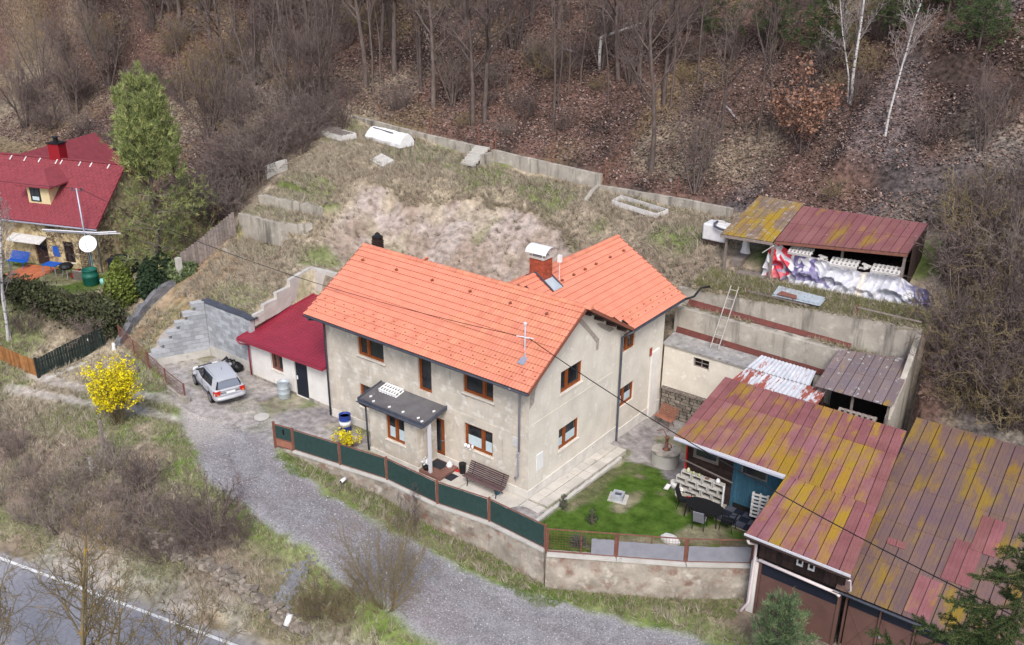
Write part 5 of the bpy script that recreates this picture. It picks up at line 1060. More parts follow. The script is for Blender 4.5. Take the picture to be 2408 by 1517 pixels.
# tarpaulin: a folded printed sheet hanging from the stack to the grass
def tarp():
    NU, NV = 300, 84; r = np.random.default_rng(5); u = np.linspace(0, 1, NU); v = np.linspace(0, 1, NV); U, V = np.meshgrid(u, v, indexing='ij')
    xt = 3.35 + 8.1*U; top = np.interp(U, [0,.04,.12,.25,.32,.4,.55,.7,.82,.9,1], [8.55,8.45,8.15,8.05,8.1,7.9,7.82,7.9,7.95,7.75,7.65]); bot = 6.55 + .05*np.sin(U*25)
    yt = 17.15 + .15*U + np.interp(U, [0,.05,.8,1],[-.3,0,.0,-.35]); yb = 16.45 + .25*np.sin(U*9) + np.interp(U,[0,.85,1],[0,.1,.5])
    s = V
    drop = s**1.5
    z = top + (bot-top)*(.92*s + .08*s*s); y = yt + (yb-yt)*drop
    rid = lambda a: 1 - np.abs(np.sin(a))**.6*2
    fold = .19*rid(U*26 + 2.4*V + 1.7*np.sin(U*11+V*2)) + .09*rid(U*58 - 5*V + 2.0*np.sin(V*4+U*7)) + .10*(vnoise(U*60, V*24, 2.6, 79)-.5)
    swag = np.zeros_like(U)
    for c, w_, a, v0 in ((.10,.10,.30,.40),(.25,.11,.26,.55),(.43,.12,.34,.42),(.60,.12,.28,.55),(.77,.12,.32,.45),(.92,.07,.22,.5)):
        d = (U-c)/w_; e_ = (V - v0 - .30*d*d)/.10; swag += a*np.exp(-d*d*1.5)*np.exp(-e_*e_) - .5*a*np.exp(-d*d*1.5)*np.exp(-((e_-2.0))**2)
    y = y - fold*(.2+.8*V) - swag; z = z + .03*np.sin(U*40+V*9) - .10*np.abs(np.sin(U*24))*(1-V)*.3
    x = xt + (V*.45)*(U-.5) + .05*fold
    P = np.stack([x, y, z], -1)
    n1 = vnoise(U*60, V*22, 3.2, 71); n2 = vnoise(U*60, V*22, 1.4, 72)
    white = C3(.57,.57,.61); pur = C3(.12,.10,.22); red = C3(.56,.035,.06); crm = C3(.68,.60,.48)
    col = np.broadcast_to(white, P.shape).copy()
    def lay_(m, c): col[:] = col + (c - col)*np.clip(m, 0, 1)[..., None]
    Uw = U + .02*np.sin(V*7) + .03*(n1-.5)
    lay_(((Uw > .025) & (Uw < .165 - .04*V) & ~((np.abs(Uw - .06 - .05*V) < .012)) & ~((np.abs(V - .25 - 2*(Uw-.1)) < .05))) * 1.0, red)
    lay_(((Uw > .175) & (Uw < .245)) * sstep(.70,.62, n2) * sstep(.66,.60,V), pur); lay_(((Uw > .285) & (Uw < .318)) * sstep(.66,.6,V), pur*1.3)
    low = sstep(.58, .62, V + .55*(Uw-.12)) * sstep(.46,.43,Uw) * sstep(.015,.03,Uw); lay_(low * sstep(.48,.54, n1), C3(.20,.18,.31))
    lay_(((Uw > .03) & (Uw < .12) & (V > .78)) * 1.0, C3(.52,.10,.12))
    lay_(sstep(.84,.92, Uw) * sstep(.52,.58, n1) , C3(.15,.13,.26)); lay_(sstep(.72,.80, Uw)*sstep(.64,.70,n2)*.6, C3(.30,.29,.42)); lay_(sstep(.64,.70,n1)*sstep(.33,.4,U)*.3, C3(.45,.46,.55))
    lay_(np.exp(-((U-.60)/.016)**2)*.8, crm); lay_(sstep(.962,.97,U), pur)
    F = np.array([(i*NV+j, (i+1)*NV+j, (i+1)*NV+j+1, i*NV+j+1) for i in range(NU-1) for j in range(NV-1)])
    me = npmesh('tarpaulin', P.reshape(-1,3), F, MT['tarp'], col.reshape(-1,3), True)
    o = nobj('tarpaulin', me); md = o.modifiers.new('thickness','SOLIDIFY'); md.thickness = .012
    return tag(o, 'big crumpled tarpaulin printed red, white and violet draped over the stack by the shed', 'tarpaulin')
tarp()
for lab, x, y, z, ry, s in (('grey pallet at the left on top of the tarpaulin, next to its red part',4.95,17.05,8.22,.03,1.0),('grey pallet in the middle on top of the white part of the tarpaulin',7.2,17.2,8.02,.04,1.15),('grey pallet at the right end on top of the tarpaulin',9.25,17.3,8.08,.04,1.15)):
    pallet(lab, (x,y,z), (math.radians(16),-ry,.06), 'offwhite', (s,.85,1))
for k, (lab, x, y, z) in enumerate((('pale rubble sack between the pallets on the white tarpaulin',6.0,17.15,8.02),('small pale plank pile between the two right pallets on the tarpaulin',8.25,17.15,8.02),('crumpled white bag on the left pallet above the tarpaulin',4.75,17.3,8.5))):
    q = MB(); r0 = random.Random(k); 
    for i in range(4): q.obox((x+.25*(r0.random()-.5),y+.1*r0.random(),z+.06*i),(.22*math.cos(i),.22*math.sin(i),.03),(-.09*math.sin(i),.09*math.cos(i),0),(0,0,.03))
    o = q.build('plank_pile', MT['offwhite']); tag(o, lab, 'debris')
q = MB(); q.bar((3.15,16.35,8.0),(3.75,16.2,8.55),.07,.04); tag(q.build('plank', MT['offwhite']), 'pale plank end sticking out between the two shed roofs', 'plank')
ms = thing('metal_sheets', 'stack of pale blue metal sheets lying on the grassy strip', 'metal sheets', (5.7,15.3,6.4))
for k, (dx, dy) in enumerate(((0,0),(.12,-.08),(.05,.05))):
    corrugated(ms, (4.55+dx,14.75+dy,6.38+k*.05),(6.95+dx,14.60+dy,6.47+k*.05),(4.45+dx,15.65+dy,6.56+k*.05),(6.95+dx,15.35+dy,6.62+k*.05), 1, 1, 'galv', waves=9, amp=.008, name='sheet')
q = MB(); q.extr([(4.8,14.7,6.56),(5.9,14.62,6.60),(5.75,14.95,6.66),(4.9,15.05,6.66)], (0,0,.008)); q.build('rusty_patch', MT['rust'], ms)
# water tank beside the shed
ib = thing('water_tank', 'white plastic water tank with a black pipe at the end of the yellow roofed shed', 'water tank', (-.45,18.2,7.35))
q = MB(); q.extr([(-1.05,17.75,7.55),(.35,17.75,7.55),(.35,18.75,7.55),(-1.05,18.75,7.55)], (0,0,.95)); tk = q.build('tank', MT['ibc'], ib); md = tk.modifiers.new('b','BEVEL'); md.width = .1; md.segments = 3
q = MB(); q.lathe((-.3,18.3,8.5),[(.34,0),(.34,.06),(.28,.10)], 16); q.build('lid', MT['offwhite'], ib)
q = MB(); q.box((-.95,17.8,7.2),(.25,18.7,7.54)); q.build('stand', MT['dkwood'], ib)
pipe([(.75,17.4,8.42),(.1,17.55,8.42),(-.25,17.6,8.5),(-.3,17.66,8.62),(-.3,18.0,8.66)], .07, 'dkgrey', ib, 'inlet_pipe')
# ---------------------------------------------------------------- neighbour's house (own frame: x along the facade to the left, y outwards)
NA = np.array((-35.6, 1.1)); NR_ = math.radians(200)
def nl(s, t, z=0): return (NA[0] + s*math.cos(NR_) - t*math.sin(NR_), NA[1] + s*math.sin(NR_) + t*math.cos(NR_), 2.45 + z)
nh = thing('neighbour_house', "neighbour's cream cottage with ivy stains and a dark red shingle roof at the left edge", 'house', (*NA, 2.45), rz=NR_)
w = MB(); wall(w, (0,0,0), X, 13, -1, 3.2, [(2.15,2.95,.42,1.85),(4.3,5.35,.0,1.95)], .22, (0,1,0)); w.build('front_wall', MT['ivywall'], nh)
w = MB(); w.add([(0,0,-1),(0,-6.9,-1),(0,-6.9,3.2),(0,-3.2,6.35),(0,0,3.2)], [(0,4,3,2,1)]); w.build('gable_wall', MT['ivywall'], nh)
q = MB(); q.box((.2,-.3,0),(12,-.25,3)); q.build('inner_wall', MT['dark'], nh)
window(nh, (0,0,0), X, (0,1,0), 2.15, 2.95, .42, 1.85, depth=.1, split=(.5,), frame='dkwood', sill=True)
q = MB(); q.box((4.3,-.2,0),(5.35,-.12,1.95)); dd = q.build('door', MT['dkwood'], nh); q = MB(); q.box((4.45,-.118,1.0),(5.2,-.11,1.8)); q.build('pane', MT['glass'], dd)
NRF = (9.0-5.65)/3.65
zf = lambda t: 5.62-2.45 - (t-.45)*NRF
rf2 = MB(); rf2.extr([(-.35,.45,zf(.45)),(13,.45,zf(.45)),(13,-3.2,zf(-3.2)),(-.35,-3.2,zf(-3.2))], (0,0,-.14)); rf2.extr([(-.35,-7.2,zf(.8)),(13,-7.2,zf(.8)),(13,-3.2,zf(-3.2)),(-.35,-3.2,zf(-3.2))], (0,0,-.14)); rf2 = rf2.build('roof', MT['redroof'], nh)
# shingle courses: overlapping strips, cut into shingles where they show
m0 = MB(); m0.box((-.165,0,0),(.165,.26,.012)); 
course = MB(); NS = 21; L_ = math.hypot(3.65, 3.65*NRF); upv = np.array((0,-3.65,3.65*NRF))/L_; nv = np.cross(np.array((1.,0,0)), upv); nv = nv if nv[2] > 0 else -nv
for j in range(NS):
    a = np.array((0,.47,zf(.47)))
    for i in range(39):
        s0 = -.36 + i*.343 + (.17 if j % 2 else 0); p = a + upv*(j*L_/NS)
        if 3.0 < s0 < 7.0 and False: continue
        lift = .012 + .008*rr.random(); c0 = np.array((s0,0,0)) + p
        course.obox(c0 + np.array((.17,0,0)) + upv*.125 + nv*lift, (.163,0,0), upv*.125 - nv*.006, nv*.008)
o = course.build('shingles', MT['redroof'], rf2); o['kind'] = 'stuff'
q = MB(); q.bar((-.36,-3.2,zf(-3.2)+.02),(13,-3.2,zf(-3.2)+.02),.26,.05)
o = q.build('ridge', MT['redroof'], rf2)
q = MB()
for s in (.8,2.2,3.1,4.6,5.0,6.4,7.6,8.8): q.bar((s,-3.05,zf(-3.1)+.06),(s+.03,-2.8,zf(-2.85)+.05),.09,.03)
o = q.build('ridge_clips', MT['offwhite'], rf2); o['kind'] = 'stuff'
q = MB(); zz = zf(-3.2); q.extr([(8.6,-3.2,zz),(5.4,-3.6,zz-2.6),(5.4,-11,zz-2.6),(8.6,-11,zz)], (0,0,-.14)); q.extr([(8.6,-3.2,zz),(11.8,-3.6,zz-2.6),(11.8,-11,zz-2.6),(8.6,-11,zz)], (0,0,-.14)); q.build('rear_roof', MT['redroof'], nh)
q = MB(); q.add([(5.7,-10.8,-1),(11.5,-10.8,-1),(11.5,-10.8,zz-2.5),(8.6,-10.8,zz-.1),(5.7,-10.8,zz-2.5)], [(0,1,2,3,4)]); q.box((5.7,-10.7,-1),(5.8,-6.5,zz-2.6)); q.build('rear_wall', MT['cream'], nh)
q = MB(); q.box((4.75,-3.75,zz-.6),(5.65,-3.05,zz+1.0)); cn = q.build('chimney', MT['chim'], nh); q = MB(); q.box((4.68,-3.82,zz+1.002),(5.72,-2.98,zz+1.07)); q.lathe((5.2,-3.4,zz+1.07),[(.15,0),(.15,.3),(.24,.31),(.24,.36)], 10); q.build('chimney_cap', MT['black'], cn)
# dormer
dm = MB(); zd = lambda t: zf(t); y1 = -.55
dm.box((3.85,-3.0,zf(-.6)-.1),(5.6,y1,zf(-.6)+1.3)); dm = dm.build('dormer', MT['cream'], nh)
q = MB(); zt = zf(-.6)+1.3; q.extr([(3.35,-.15,zt-.05),(6.15,-.15,zt-.05),(4.85,-1.5,zt+.75)], (0,0,-.09)); q.extr([(3.35,-.15,zt-.05),(4.85,-1.5,zt+.75),(4.85,-3.3,zt+.80),(3.35,-2.9,zt-.0)], (0,0,-.09)); q.extr([(6.15,-.15,zt-.05),(4.85,-1.5,zt+.75),(4.85,-3.3,zt+.80),(6.15,-2.9,zt-.0)], (0,0,-.09)); q.build('dormer_roof', MT['redroof'], dm)
q = MB(); q.box((4.55,y1+.002,zf(-.6)+.12),(5.35,y1+.05,zf(-.6)+1.15)); q.build('window_frame', MT['navy'], dm); q = MB(); q.box((4.61,y1+.051,zf(-.6)+.5),(4.92,y1+.058,zf(-.6)+1.1)); q.build('pane', MT['glass'], dm); q = MB(); q.box((4.98,y1+.051,zf(-.6)+.5),(5.29,y1+.058,zf(-.6)+1.1)); q.build('pane', MT['glass'], dm); q = MB(); q.box((4.66,y1+.051,zf(-.6)+.2),(5.2,y1+.057,zf(-.6)+.45)); q.build('curtain', MT['curtain'], dm)
gutter((-.4,.55,zf(.45)-.06),(13,.55,zf(.45)-.1), 'gutter', 'zinc', .08, nh); pipe([(.1,.5,zf(.45)-.1),(.08,.1,zf(.45)-.5),(.08,.08,0)], .05, 'zinc', nh)
q = MB(); q.extr([(4.15,.02,1.98),(6.9,.02,2.02),(6.9,.75,1.72),(4.15,.75,1.70)], (0,0,.05)); q.build('door_canopy', MT['offwhite'], nh)
q = MB()
for k in range(6): q.box((1.12+k*.11,.03,.08),(1.14+k*.11,.05,1.95))
for k in range(13): q.box((1.1,.051,.12+k*.15),(1.72,.065,.14+k*.15))
o = q.build('trellis', MT['dkwood'], nh); o['kind'] = 'stuff'
q = MB(); q.box((3.37,.005,.72),(3.85,.03,1.45)); q.build('wall_plaque', MT['bluep'], nh)
# climbing ivy stems on the facade
q = MB(); r0 = random.Random(4)
for k in range(150):
    x = r0.choice((.2,.9,1.9,3.1,3.2,4.0,4.1)) + .5*r0.gauss(0,1); z = 3.1*r0.random()**.6; p = np.array((min(max(x,.1),7), .02, z)); pts = [p]
    for j in range(5): p = p + np.array((.16*r0.gauss(0,1), .012*r0.random(), .12*r0.gauss(.2,1))); p[1] = .015 + .03*r0.random(); p[2] = min(max(p[2],.05),3.1); pts.append(p)
    q.tube(pts, .014, 3, False)
o = q.build('ivy_stems', MT['bark'], nh); o['kind'] = 'stuff'
q = MB()
for k in range(170):
    p = np.array((-.02, -.3-6*r0.random(), 3.6*r0.random())); pts = [p]
    for j in range(5): p = p + np.array((0, .2*r0.gauss(0,1), .15*r0.gauss(.2,1))); p[0] = -.015-.03*r0.random(); p[1] = min(p[1], -.05); pts.append(p)
    q.tube(pts, .016, 3, False)
o = q.build('ivy_stems', MT['bark'], nh); o['kind'] = 'stuff'
# terrace and things in the neighbour's yard
tp = thing('terrace', 'small terracotta tiled terrace in front of the cottage door', 'terrace', nl(4.2,2.2))
for i in range(6):
    for j in range(7):
        q = MB(); P4 = [nl(3.3+i*.42+.01, .3+j*.44+.01)[:2], nl(3.3+i*.42+.41, .3+j*.44+.01)[:2], nl(3.3+i*.42+.41, .3+j*.44+.43)[:2], nl(3.3+i*.42+.01, .3+j*.44+.43)[:2]]; q.prism(P4, 2.40, 2.485+.006*rr.random()); q.build('floor_tile', MT['terracotta'], tp)
def park_bench(name, label, loc, rz, L, mt, legm, cat='bench', curved=True):
    t_ = thing(name, label, cat, loc, rz=rz)      # seat along x, facing -y
    seat = [(-.50+.075*k, .43+.012*abs(k-2)) for k in range(5)]; back = [(-.10+.035*k+.012*k, .50+.075*k) for k in range(7)]
    for (y, z) in seat: q = MB(); q.box((-L/2,y,z),(L/2,y+.062,z+.025)); q.build('seat_slat', MT[mt], t_)
    for (y, z) in back: q = MB(); q.obox((0,y,z),(L/2,0,0),(0,.012,.006),(0,-.006,.031)); q.build('back_slat', MT[mt], t_)
    for x in (-L*.38, L*.38):
        q = MB(); q.tube([(x,-.46,0),(x,-.42,.2),(x,-.45,.42)], .022, 6); q.tube([(x,.05,0),(x,-.1,.2),(x,-.12,.42)], .022, 6); q.tube([(x,-.50,.42),(x,-.12,.42),(x,.02,.62),(x,.18,1.0)], .018, 6); q.build('leg', MT[legm], t_)
    return t_
park_bench('bench', 'long weathered brown slatted bench against the house wall beside the front door', (-1.98,-.42,.02), 0, 2.2, 'bench', 'black')
park_bench('bench', "bright blue bench on the neighbour's terracotta terrace", nl(6.0,.75,.03), NR_+math.pi, 1.5, 'bluep', 'bluep')
tb = thing('garden_table', "blue topped garden table by the neighbour's door", 'table', nl(2.85,1.5)); q = MB(); q.prism([nl(2.3,1.0)[:2],nl(3.35,1.0)[:2],nl(3.35,1.75)[:2],nl(2.3,1.75)[:2]], 3.16, 3.21); q.build('table_top', MT['bluep'], tb)
for s, t in ((2.35,1.05),(3.3,1.05),(3.3,1.7),(2.35,1.7)): q = MB(); x, y, z = nl(s,t); q.box((x-.025,y-.025,2.45),(x+.025,y+.025,3.158)); q.build('leg', MT['zinc'], tb)
gl = thing('grill', "black lidded grill on grey legs beside the neighbour's blue table", 'grill', nl(1.55,1.6)); x, y, z = nl(1.55,1.55); q = MB(); q.lathe((x,y,3.0),[(.05,0),(.35,.08),(.46,.22),(.44,.26),(.36,.40),(.12,.48)], 12); q.build('bowl', MT['black'], gl)
for dx, dy in ((-.35,-.2),(.35,-.2),(.0,.35)): q = MB(); q.tube([(x+dx*.6,y+dy*.6,3.02),(x+dx,y+dy,2.45)], .022, 5); q.build('leg', MT['zinc'], gl)
x, y, z = nl(-.75,2.1); wb = thing('water_butt', "dark green plastic water butt on the neighbour's lawn", 'water butt', (x,y,2.45)); q = MB(); q.lathe((x,y,2.43),[(.42,0),(.47,.1),(.49,.55),(.50,.56),(.50,.72),(.46,.73),(.46,1.0),(.48,1.02),(.48,1.06),(.40,1.06),(.38,.9)], 20); q.build('body', MT['barrel'], wb, True)
x, y, z = nl(-1.45,1.9); wc = thing('watering_can', 'pale turquoise watering can next to the green water butt', 'watering can', (x,y,2.45)); q = MB(); q.lathe((x,y,2.45),[(.16,0),(.17,.3),(.11,.4)], 10); q.build('body', M('pale turquoise plastic', (.25,.55,.50), rough=.4), wc, True); q = MB(); q.tube([(x+.14,y-.02,2.55),(x+.34,y-.05,2.82)], .03, 6); q.build('spout', MT['teal'], wc); q = MB(); q.tube([(x-.15,y,2.55),(x-.26,y,2.75),(x-.1,y,2.88)], .02, 5); q.build('handle', MT['teal'], wc)
x, y, z = nl(.35,1.9); tag((lambda q: (q.obox((x,y,2.85),(.42*math.cos(NR_),.42*math.sin(NR_),0),(.2,-.1,.38),(.01,.02,.03)), q.build('wooden_lid', MT['oldwood']))[1])(MB()), 'grey round-cornered board leaning beside the green water butt', 'board')
x, y, z = nl(.95,1.5); q = MB(); r0 = random.Random(8)
for k in range(9): q.obox((x+.35*r0.gauss(0,1)*.6,y+.2*r0.gauss(0,1),2.5+.5*r0.random()),(.2,.05,.05),(-.05,.14,0),(0,0,.06))
tag(q.build('firewood_heap', MT['chim']), 'dark red heap of bags and pots below the trellis', 'heap')
x, y, z = nl(-1.2,-.5); q = MB(); q.obox((x,y,2.95),(.75*math.cos(NR_),.75*math.sin(NR_),0),(.25*.94,-.25*2.2,0),(0,0,.5)); tag(q.build('covered_box', MT['navy']), "dark covered box against the gable of the neighbour's cottage", 'box')
pole = thing('utility_pole', "thin grey utility pole in front of the neighbour's red roof", 'pole', (-35.35,.12,2.45)); q = MB(); q.tube([(-35.35,.12,2.4),(-35.5,.18,8.35)], [.075,.05], 8); q.build('pole', MT['zinc'], pole, True); q = MB(); q.tube([(-35.8,.0,8.2),(-35.2,.35,8.2)], .03, 5); q.tube([(-35.75,.02,8.2),(-35.75,.02,8.4)], .05, 6); q.tube([(-35.25,.33,8.2),(-35.25,.33,8.4)], .05, 6); q.build('insulator_arm', MT['dkgrey'], pole)
ds = thing('satellite_dish', 'white round satellite dish on a mast in front of the cottage corner', 'satellite dish', (-35.1,.0,2.45)); dn = np.array((.60,-.62,.50)); dn /= np.linalg.norm(dn); da = np.cross(dn,(0,0,1)); da /= np.linalg.norm(da); db = np.cross(da, dn); c = np.array((-35.05,.05,4.82)); q = MB(); rows = []
for r_, h in ((.02,-.10),(.2,-.085),(.4,-.04),(.55,.0)): rows.append([c + r_*(da*math.cos(a)+db*math.sin(a)) + dn*h for a in np.linspace(0,2*math.pi,25)])
q.grid(rows); q.grid([[p - dn*.02 for p in r_] for r_ in rows[::-1]]); q.build('dish', MT['whitep'], ds, True); q = MB(); q.tube([c-dn*.1-db*.5,c+dn*.45-db*.1],.02,5); q.build('feed_arm', MT['zinc'], ds); q = MB(); q.tube([(c[0]-.1,c[1]+.12,2.4),(c[0]-.1,c[1]+.12,4.8),tuple(c-dn*.1)], .04, 6); q.build('mast', MT['teal'], ds)
tag((lambda q: (q.tube([(-38.5,-1.0,5.35),(-34.6,.45,5.55),(-33.6,1.3,5.6)],.05,6), q.tube([(-38.5,-.85,5.2),(-34.4,.6,5.45),(-33.4,1.45,5.5)],.04,6), q.build('cable_pipes', MT['lampgrey']))[2])(MB()), "two pale pipes running along the eaves past the corner of the neighbour's cottage", 'pipes')
# arched gate and board fences
ga, gb = np.array((-29.46,-6.95,-.12)), np.array((-29.2,-3.15,.02)); gd = gb-ga; gL = np.linalg.norm(gd); gu = gd/gL
dg = thing('yard_gate', 'dark green arched board gate across the driveway', 'gate', tuple((ga+gb)/2))
for k in range(24):
    a = (k+.5)/24; h = .95 + .55*math.sin(math.pi*min(1, .08+.62*a/.7) * .5) if a < .72 else 1.5 - .02*(a-.72); p = ga + gd*a
    q = MB(); q.obox(p + np.array((0,0,h/2+.03)), gu*(gL/48-.012), (.014,0,0), (0,0,h/2)); q.build('board', MT['dkgreen'], dg)
q = MB(); q.bar(ga+np.array((-.04,0,.25)), gb+np.array((-.04,0,.25)), .05, .08); q.bar(ga+np.array((-.04,0,.8)), gb+np.array((-.04,0,.85)), .05, .08); q.build('rail', MT['dkgreen'], dg)
for p, h in ((ga-gu*.1,1.15),(gb+gu*.1,1.65)): q = MB(); q.obox(p+np.array((0,0,h/2-.1)), (.07,0,0),(0,.07,0),(0,0,h/2+.1)); q.build('post', MT['dkgreen'], dg)
q = MB(); q.obox(ga+gd*.78+np.array((.02,0,1.15)), (.01,0,0),(0,.03,0),(0,0,.07)); q.build('latch', MT['offwhite'], dg)
q = MB(); q.extr([(-29.15,-6.9,gz(-29.1,-6.9)+.05),(-28.85,-6.9,gz(-28.85,-6.9)+.05),(-28.65,-3.2,.14),(-29.0,-3.2,.14)], (0,0,-.3)); tag(q.build('gate_sill', MT['concretel']), 'concrete strip under the dark green gate', 'sill')
fa, fb = np.array((-29.65,-7.05,0)), np.array((-35.5,-8.5,0)); bf = thing('board_fence', 'honey brown vertical board fence left of the dark green gate', 'fence', tuple(fa))
for k in range(42):
    p = fa + (fb-fa)*(k+.5)/42; z = gz(p[0],p[1]); u2 = (fb-fa)/np.linalg.norm(fb-fa); h = 1.05+.05*rr.random(); q = MB(); q.obox((p[0],p[1],z+h/2), u2*.062, (.01,-.03*0,0), (0,0,h/2)); q.v = [(x,y,zz) for x,y,zz in q.v]; q.build('board', MT['honey'], bf)
bf2 = thing('board_fence', 'grey vertical board fence at the top of the strip between the two gardens', 'fence', (-27.9,5,4.3)); fa, fb = np.array((-28.1,6.3,0)), np.array((-28.9,2.6,0))
for k in range(20):
    p = fa + (fb-fa)*(k+.5)/20; z = gz(p[0],p[1]); u2 = (fb-fa)/np.linalg.norm(fb-fa); h = 1.45+.06*rr.random(); q = MB(); q.obox((p[0],p[1],z+h/2-.1), u2*.085, (.02,0,0), (0,0,h/2+.1)); q.build('board', MT['oldwood'], bf2)
q = MB(); q.box((-28.95,2.2,3.0),(-28.65,2.5,4.6)); tag(q.build('fence_pillar', MT['concretel']), 'pale concrete pillar at the lower end of the grey board fence', 'pillar')
strip_wall('garden_wall', 'low grey stone wall under the hedge beside the dry grass strip', [(-29.0,1.9,2.4,3.35),(-29.2,.2,1.7,2.7),(-29.0,-1.4,.9,1.7),(-28.6,-2.7,.3,.9)], .4, 'rock', jag=.25, step=.35, bump=.15)
# wire fences by the car
wf2 = thing('wire_fence', 'rusty wire mesh fence on a concrete kerb left of the silver car', 'fence', (-22.3,-3.5,0)); PS = [(-24.5,-3.1),(-22.4,-3.45),(-20.0,-3.9)]
for x, y in PS: q = MB(); z = gz(x,y); q.box((x-.035,y-.035,z-.1),(x+.035,y+.035,z+1.1)); q.build('post', MT['rust'], wf2)
q = MB(); 
for a, b in zip(PS[:-1], PS[1:]):
    za, zb_ = gz(*a), gz(*b)
    for k in range(1, 18): t = k/18; x, y, z = a[0]+(b[0]-a[0])*t, a[1]+(b[1]-a[1])*t, za+(zb_-za)*t; q.bar((x,y,z+.2),(x,y,z+1.02),.008)
    for h in (.2,.4,.6,.8,1.04): q.bar((a[0],a[1],za+h),(b[0],b[1],zb_+h),.012 if h < 1 else .03)
o = q.build('wire_mesh', MT['rust'], wf2); o['kind'] = 'stuff'
q = MB(); q.bar((-24.5,-3.13,.02),(-19.95,-3.93,.02),.18,.34); q.obox((-19.9,-3.95,.1),(.16,0,0),(0,.16,0),(0,0,.3)); q.build('kerb', MT['concrete'], wf2)
wf3 = thing('wire_fence', 'rusty mesh fence panel beside the dark green gate post', 'fence', (-26.6,-2.6,0)); PS = [(-28.5,-2.4),(-26.5,-2.75),(-24.7,-3.05)]
for x, y in PS: q = MB(); z = gz(x,y); q.box((x-.03,y-.03,z-.1),(x+.03,y+.03,z+1.15)); q.build('post', MT['rust'], wf3)
q = MB()
for a, b in zip(PS[:-1], PS[1:]):
    za, zb_ = gz(*a), gz(*b)
    for k in range(1, 16): t = k/16; q.bar((a[0]+(b[0]-a[0])*t,a[1]+(b[1]-a[1])*t,za+(zb_-za)*t+.1),(a[0]+(b[0]-a[0])*t,a[1]+(b[1]-a[1])*t,za+(zb_-za)*t+1.1),.008)
    for h in (.1,.3,.5,.7,.9,1.12): q.bar((a[0],a[1],za+h),(b[0],b[1],zb_+h),.012 if h < 1 else .035)
o = q.build('wire_mesh', MT['rust'], wf3); o['kind'] = 'stuff'
tag((lambda q: (q.bar((-27.6,-3.0,.35),(-25.0,-3.6,.28),.16,.22), q.bar((-27.4,-3.2,.3),(-25.1,-3.75,.25),.12,.14), q.build('timber_baulk', MT['oldwood']))[2])(MB()), 'old grey timber baulk lying along the foot of the mesh fence by the gate', 'timber')
tag((lambda q: (q.lathe((-28.35,-2.95,.25),[(.10,0),(.15,.15),(.10,.34),(.12,.42),(.07,.56)],8), q.build('garden_gnome', MT['whitep'], smooth=True))[1])(MB()), 'little white garden figure standing beside the green gate post', 'garden figure')
# ---------------------------------------------------------------- silver hatchback (own frame: x forward, z up)
car = thing('car', 'silver five door hatchback parked in front of the grey block wall', 'car', (-19.75,-1.95,.03), rz=math.radians(162.5))
def loft(st, mat, name, par, smooth=True, sub=0):
    q = MB(); q.grid([s + [(p[0],-p[1],p[2]) for p in s[::-1]] for s in st])
    a = st[0]; ring = a + [(p[0],-p[1],p[2]) for p in a[::-1]]; q.add(ring, [tuple(range(len(ring)))]); a = st[-1]; ring = a + [(p[0],-p[1],p[2]) for p in a[::-1]]; q.add(ring, [tuple(range(len(ring)))[::-1]])
    o = q.build(name, MT[mat], par, smooth)
    return o
def sec(x, wb, wm, zs, zb, zw, zt, wt):   # half section from the sill to the centre line: bottom, belt, shoulder, top
    return [(x, wb*.93, zb), (x, wb, zb+.12), (x, wm, zb+.38), (x, wm*.985, zw-.10), (x, wm*.95, zw), (x, wt, zt), (x, wt*.55, zt+.03), (x, 0.0, zt+.04)]
body = loft([sec(-2.03,.72,.76,0,.42,.82,.84,.60), sec(-2.0,.80,.83,0,.34,.90,.93,.66), sec(-1.85,.84,.87,0,.30,.95,.99,.70), sec(-1.3,.85,.875,0,.24,.97,1.0,.72), sec(0,.85,.875,0,.22,.95,.98,.74), sec(.95,.85,.875,0,.23,.93,.96,.74), sec(1.40,.83,.855,0,.25,.86,.92,.62), sec(1.75,.76,.79,0,.28,.74,.80,.52), sec(1.95,.62,.66,0,.34,.60,.66,.40), sec(2.05,.42,.46,0,.38,.52,.58,.30)], 'silver', 'body', car)
# glasshouse: dark glass block with a silver roof and pillars
def gsec(x, w0, z0, w1, z1): return [(x, w0, z0), (x, w0*.5+w1*.5, z0*.5+z1*.5), (x, w1, z1), (x, 0, z1+.02)]
loft([gsec(-1.93,.68,.97,.60,1.0), gsec(-1.66,.74,.97,.54,1.38), gsec(-1.3,.775,.96,.575,1.45), gsec(-.2,.80,.95,.61,1.52), gsec(.25,.795,.95,.58,1.47), gsec(1.32,.72,.92,.58,.97)], 'carglass', 'glasshouse', car)
q = MB(); n = 8; rows = []
for x, w_, z in ((-1.84,.50,1.37),(-1.70,.555,1.41),(-1.3,.59,1.465),(-.6,.62,1.525),(-.15,.625,1.54),(.15,.605,1.515),(.36,.57,1.46)): rows.append([(x, w_*math.cos(a), z + .035*math.sin(a) - .0) for a in np.linspace(0, math.pi, 2*n+1)])
q.grid(rows); q.grid([[(x,y,z-.03) for x,y,z in r_] for r_ in rows[::-1]]); q.build('car_roof', MT['silver'], car, True)
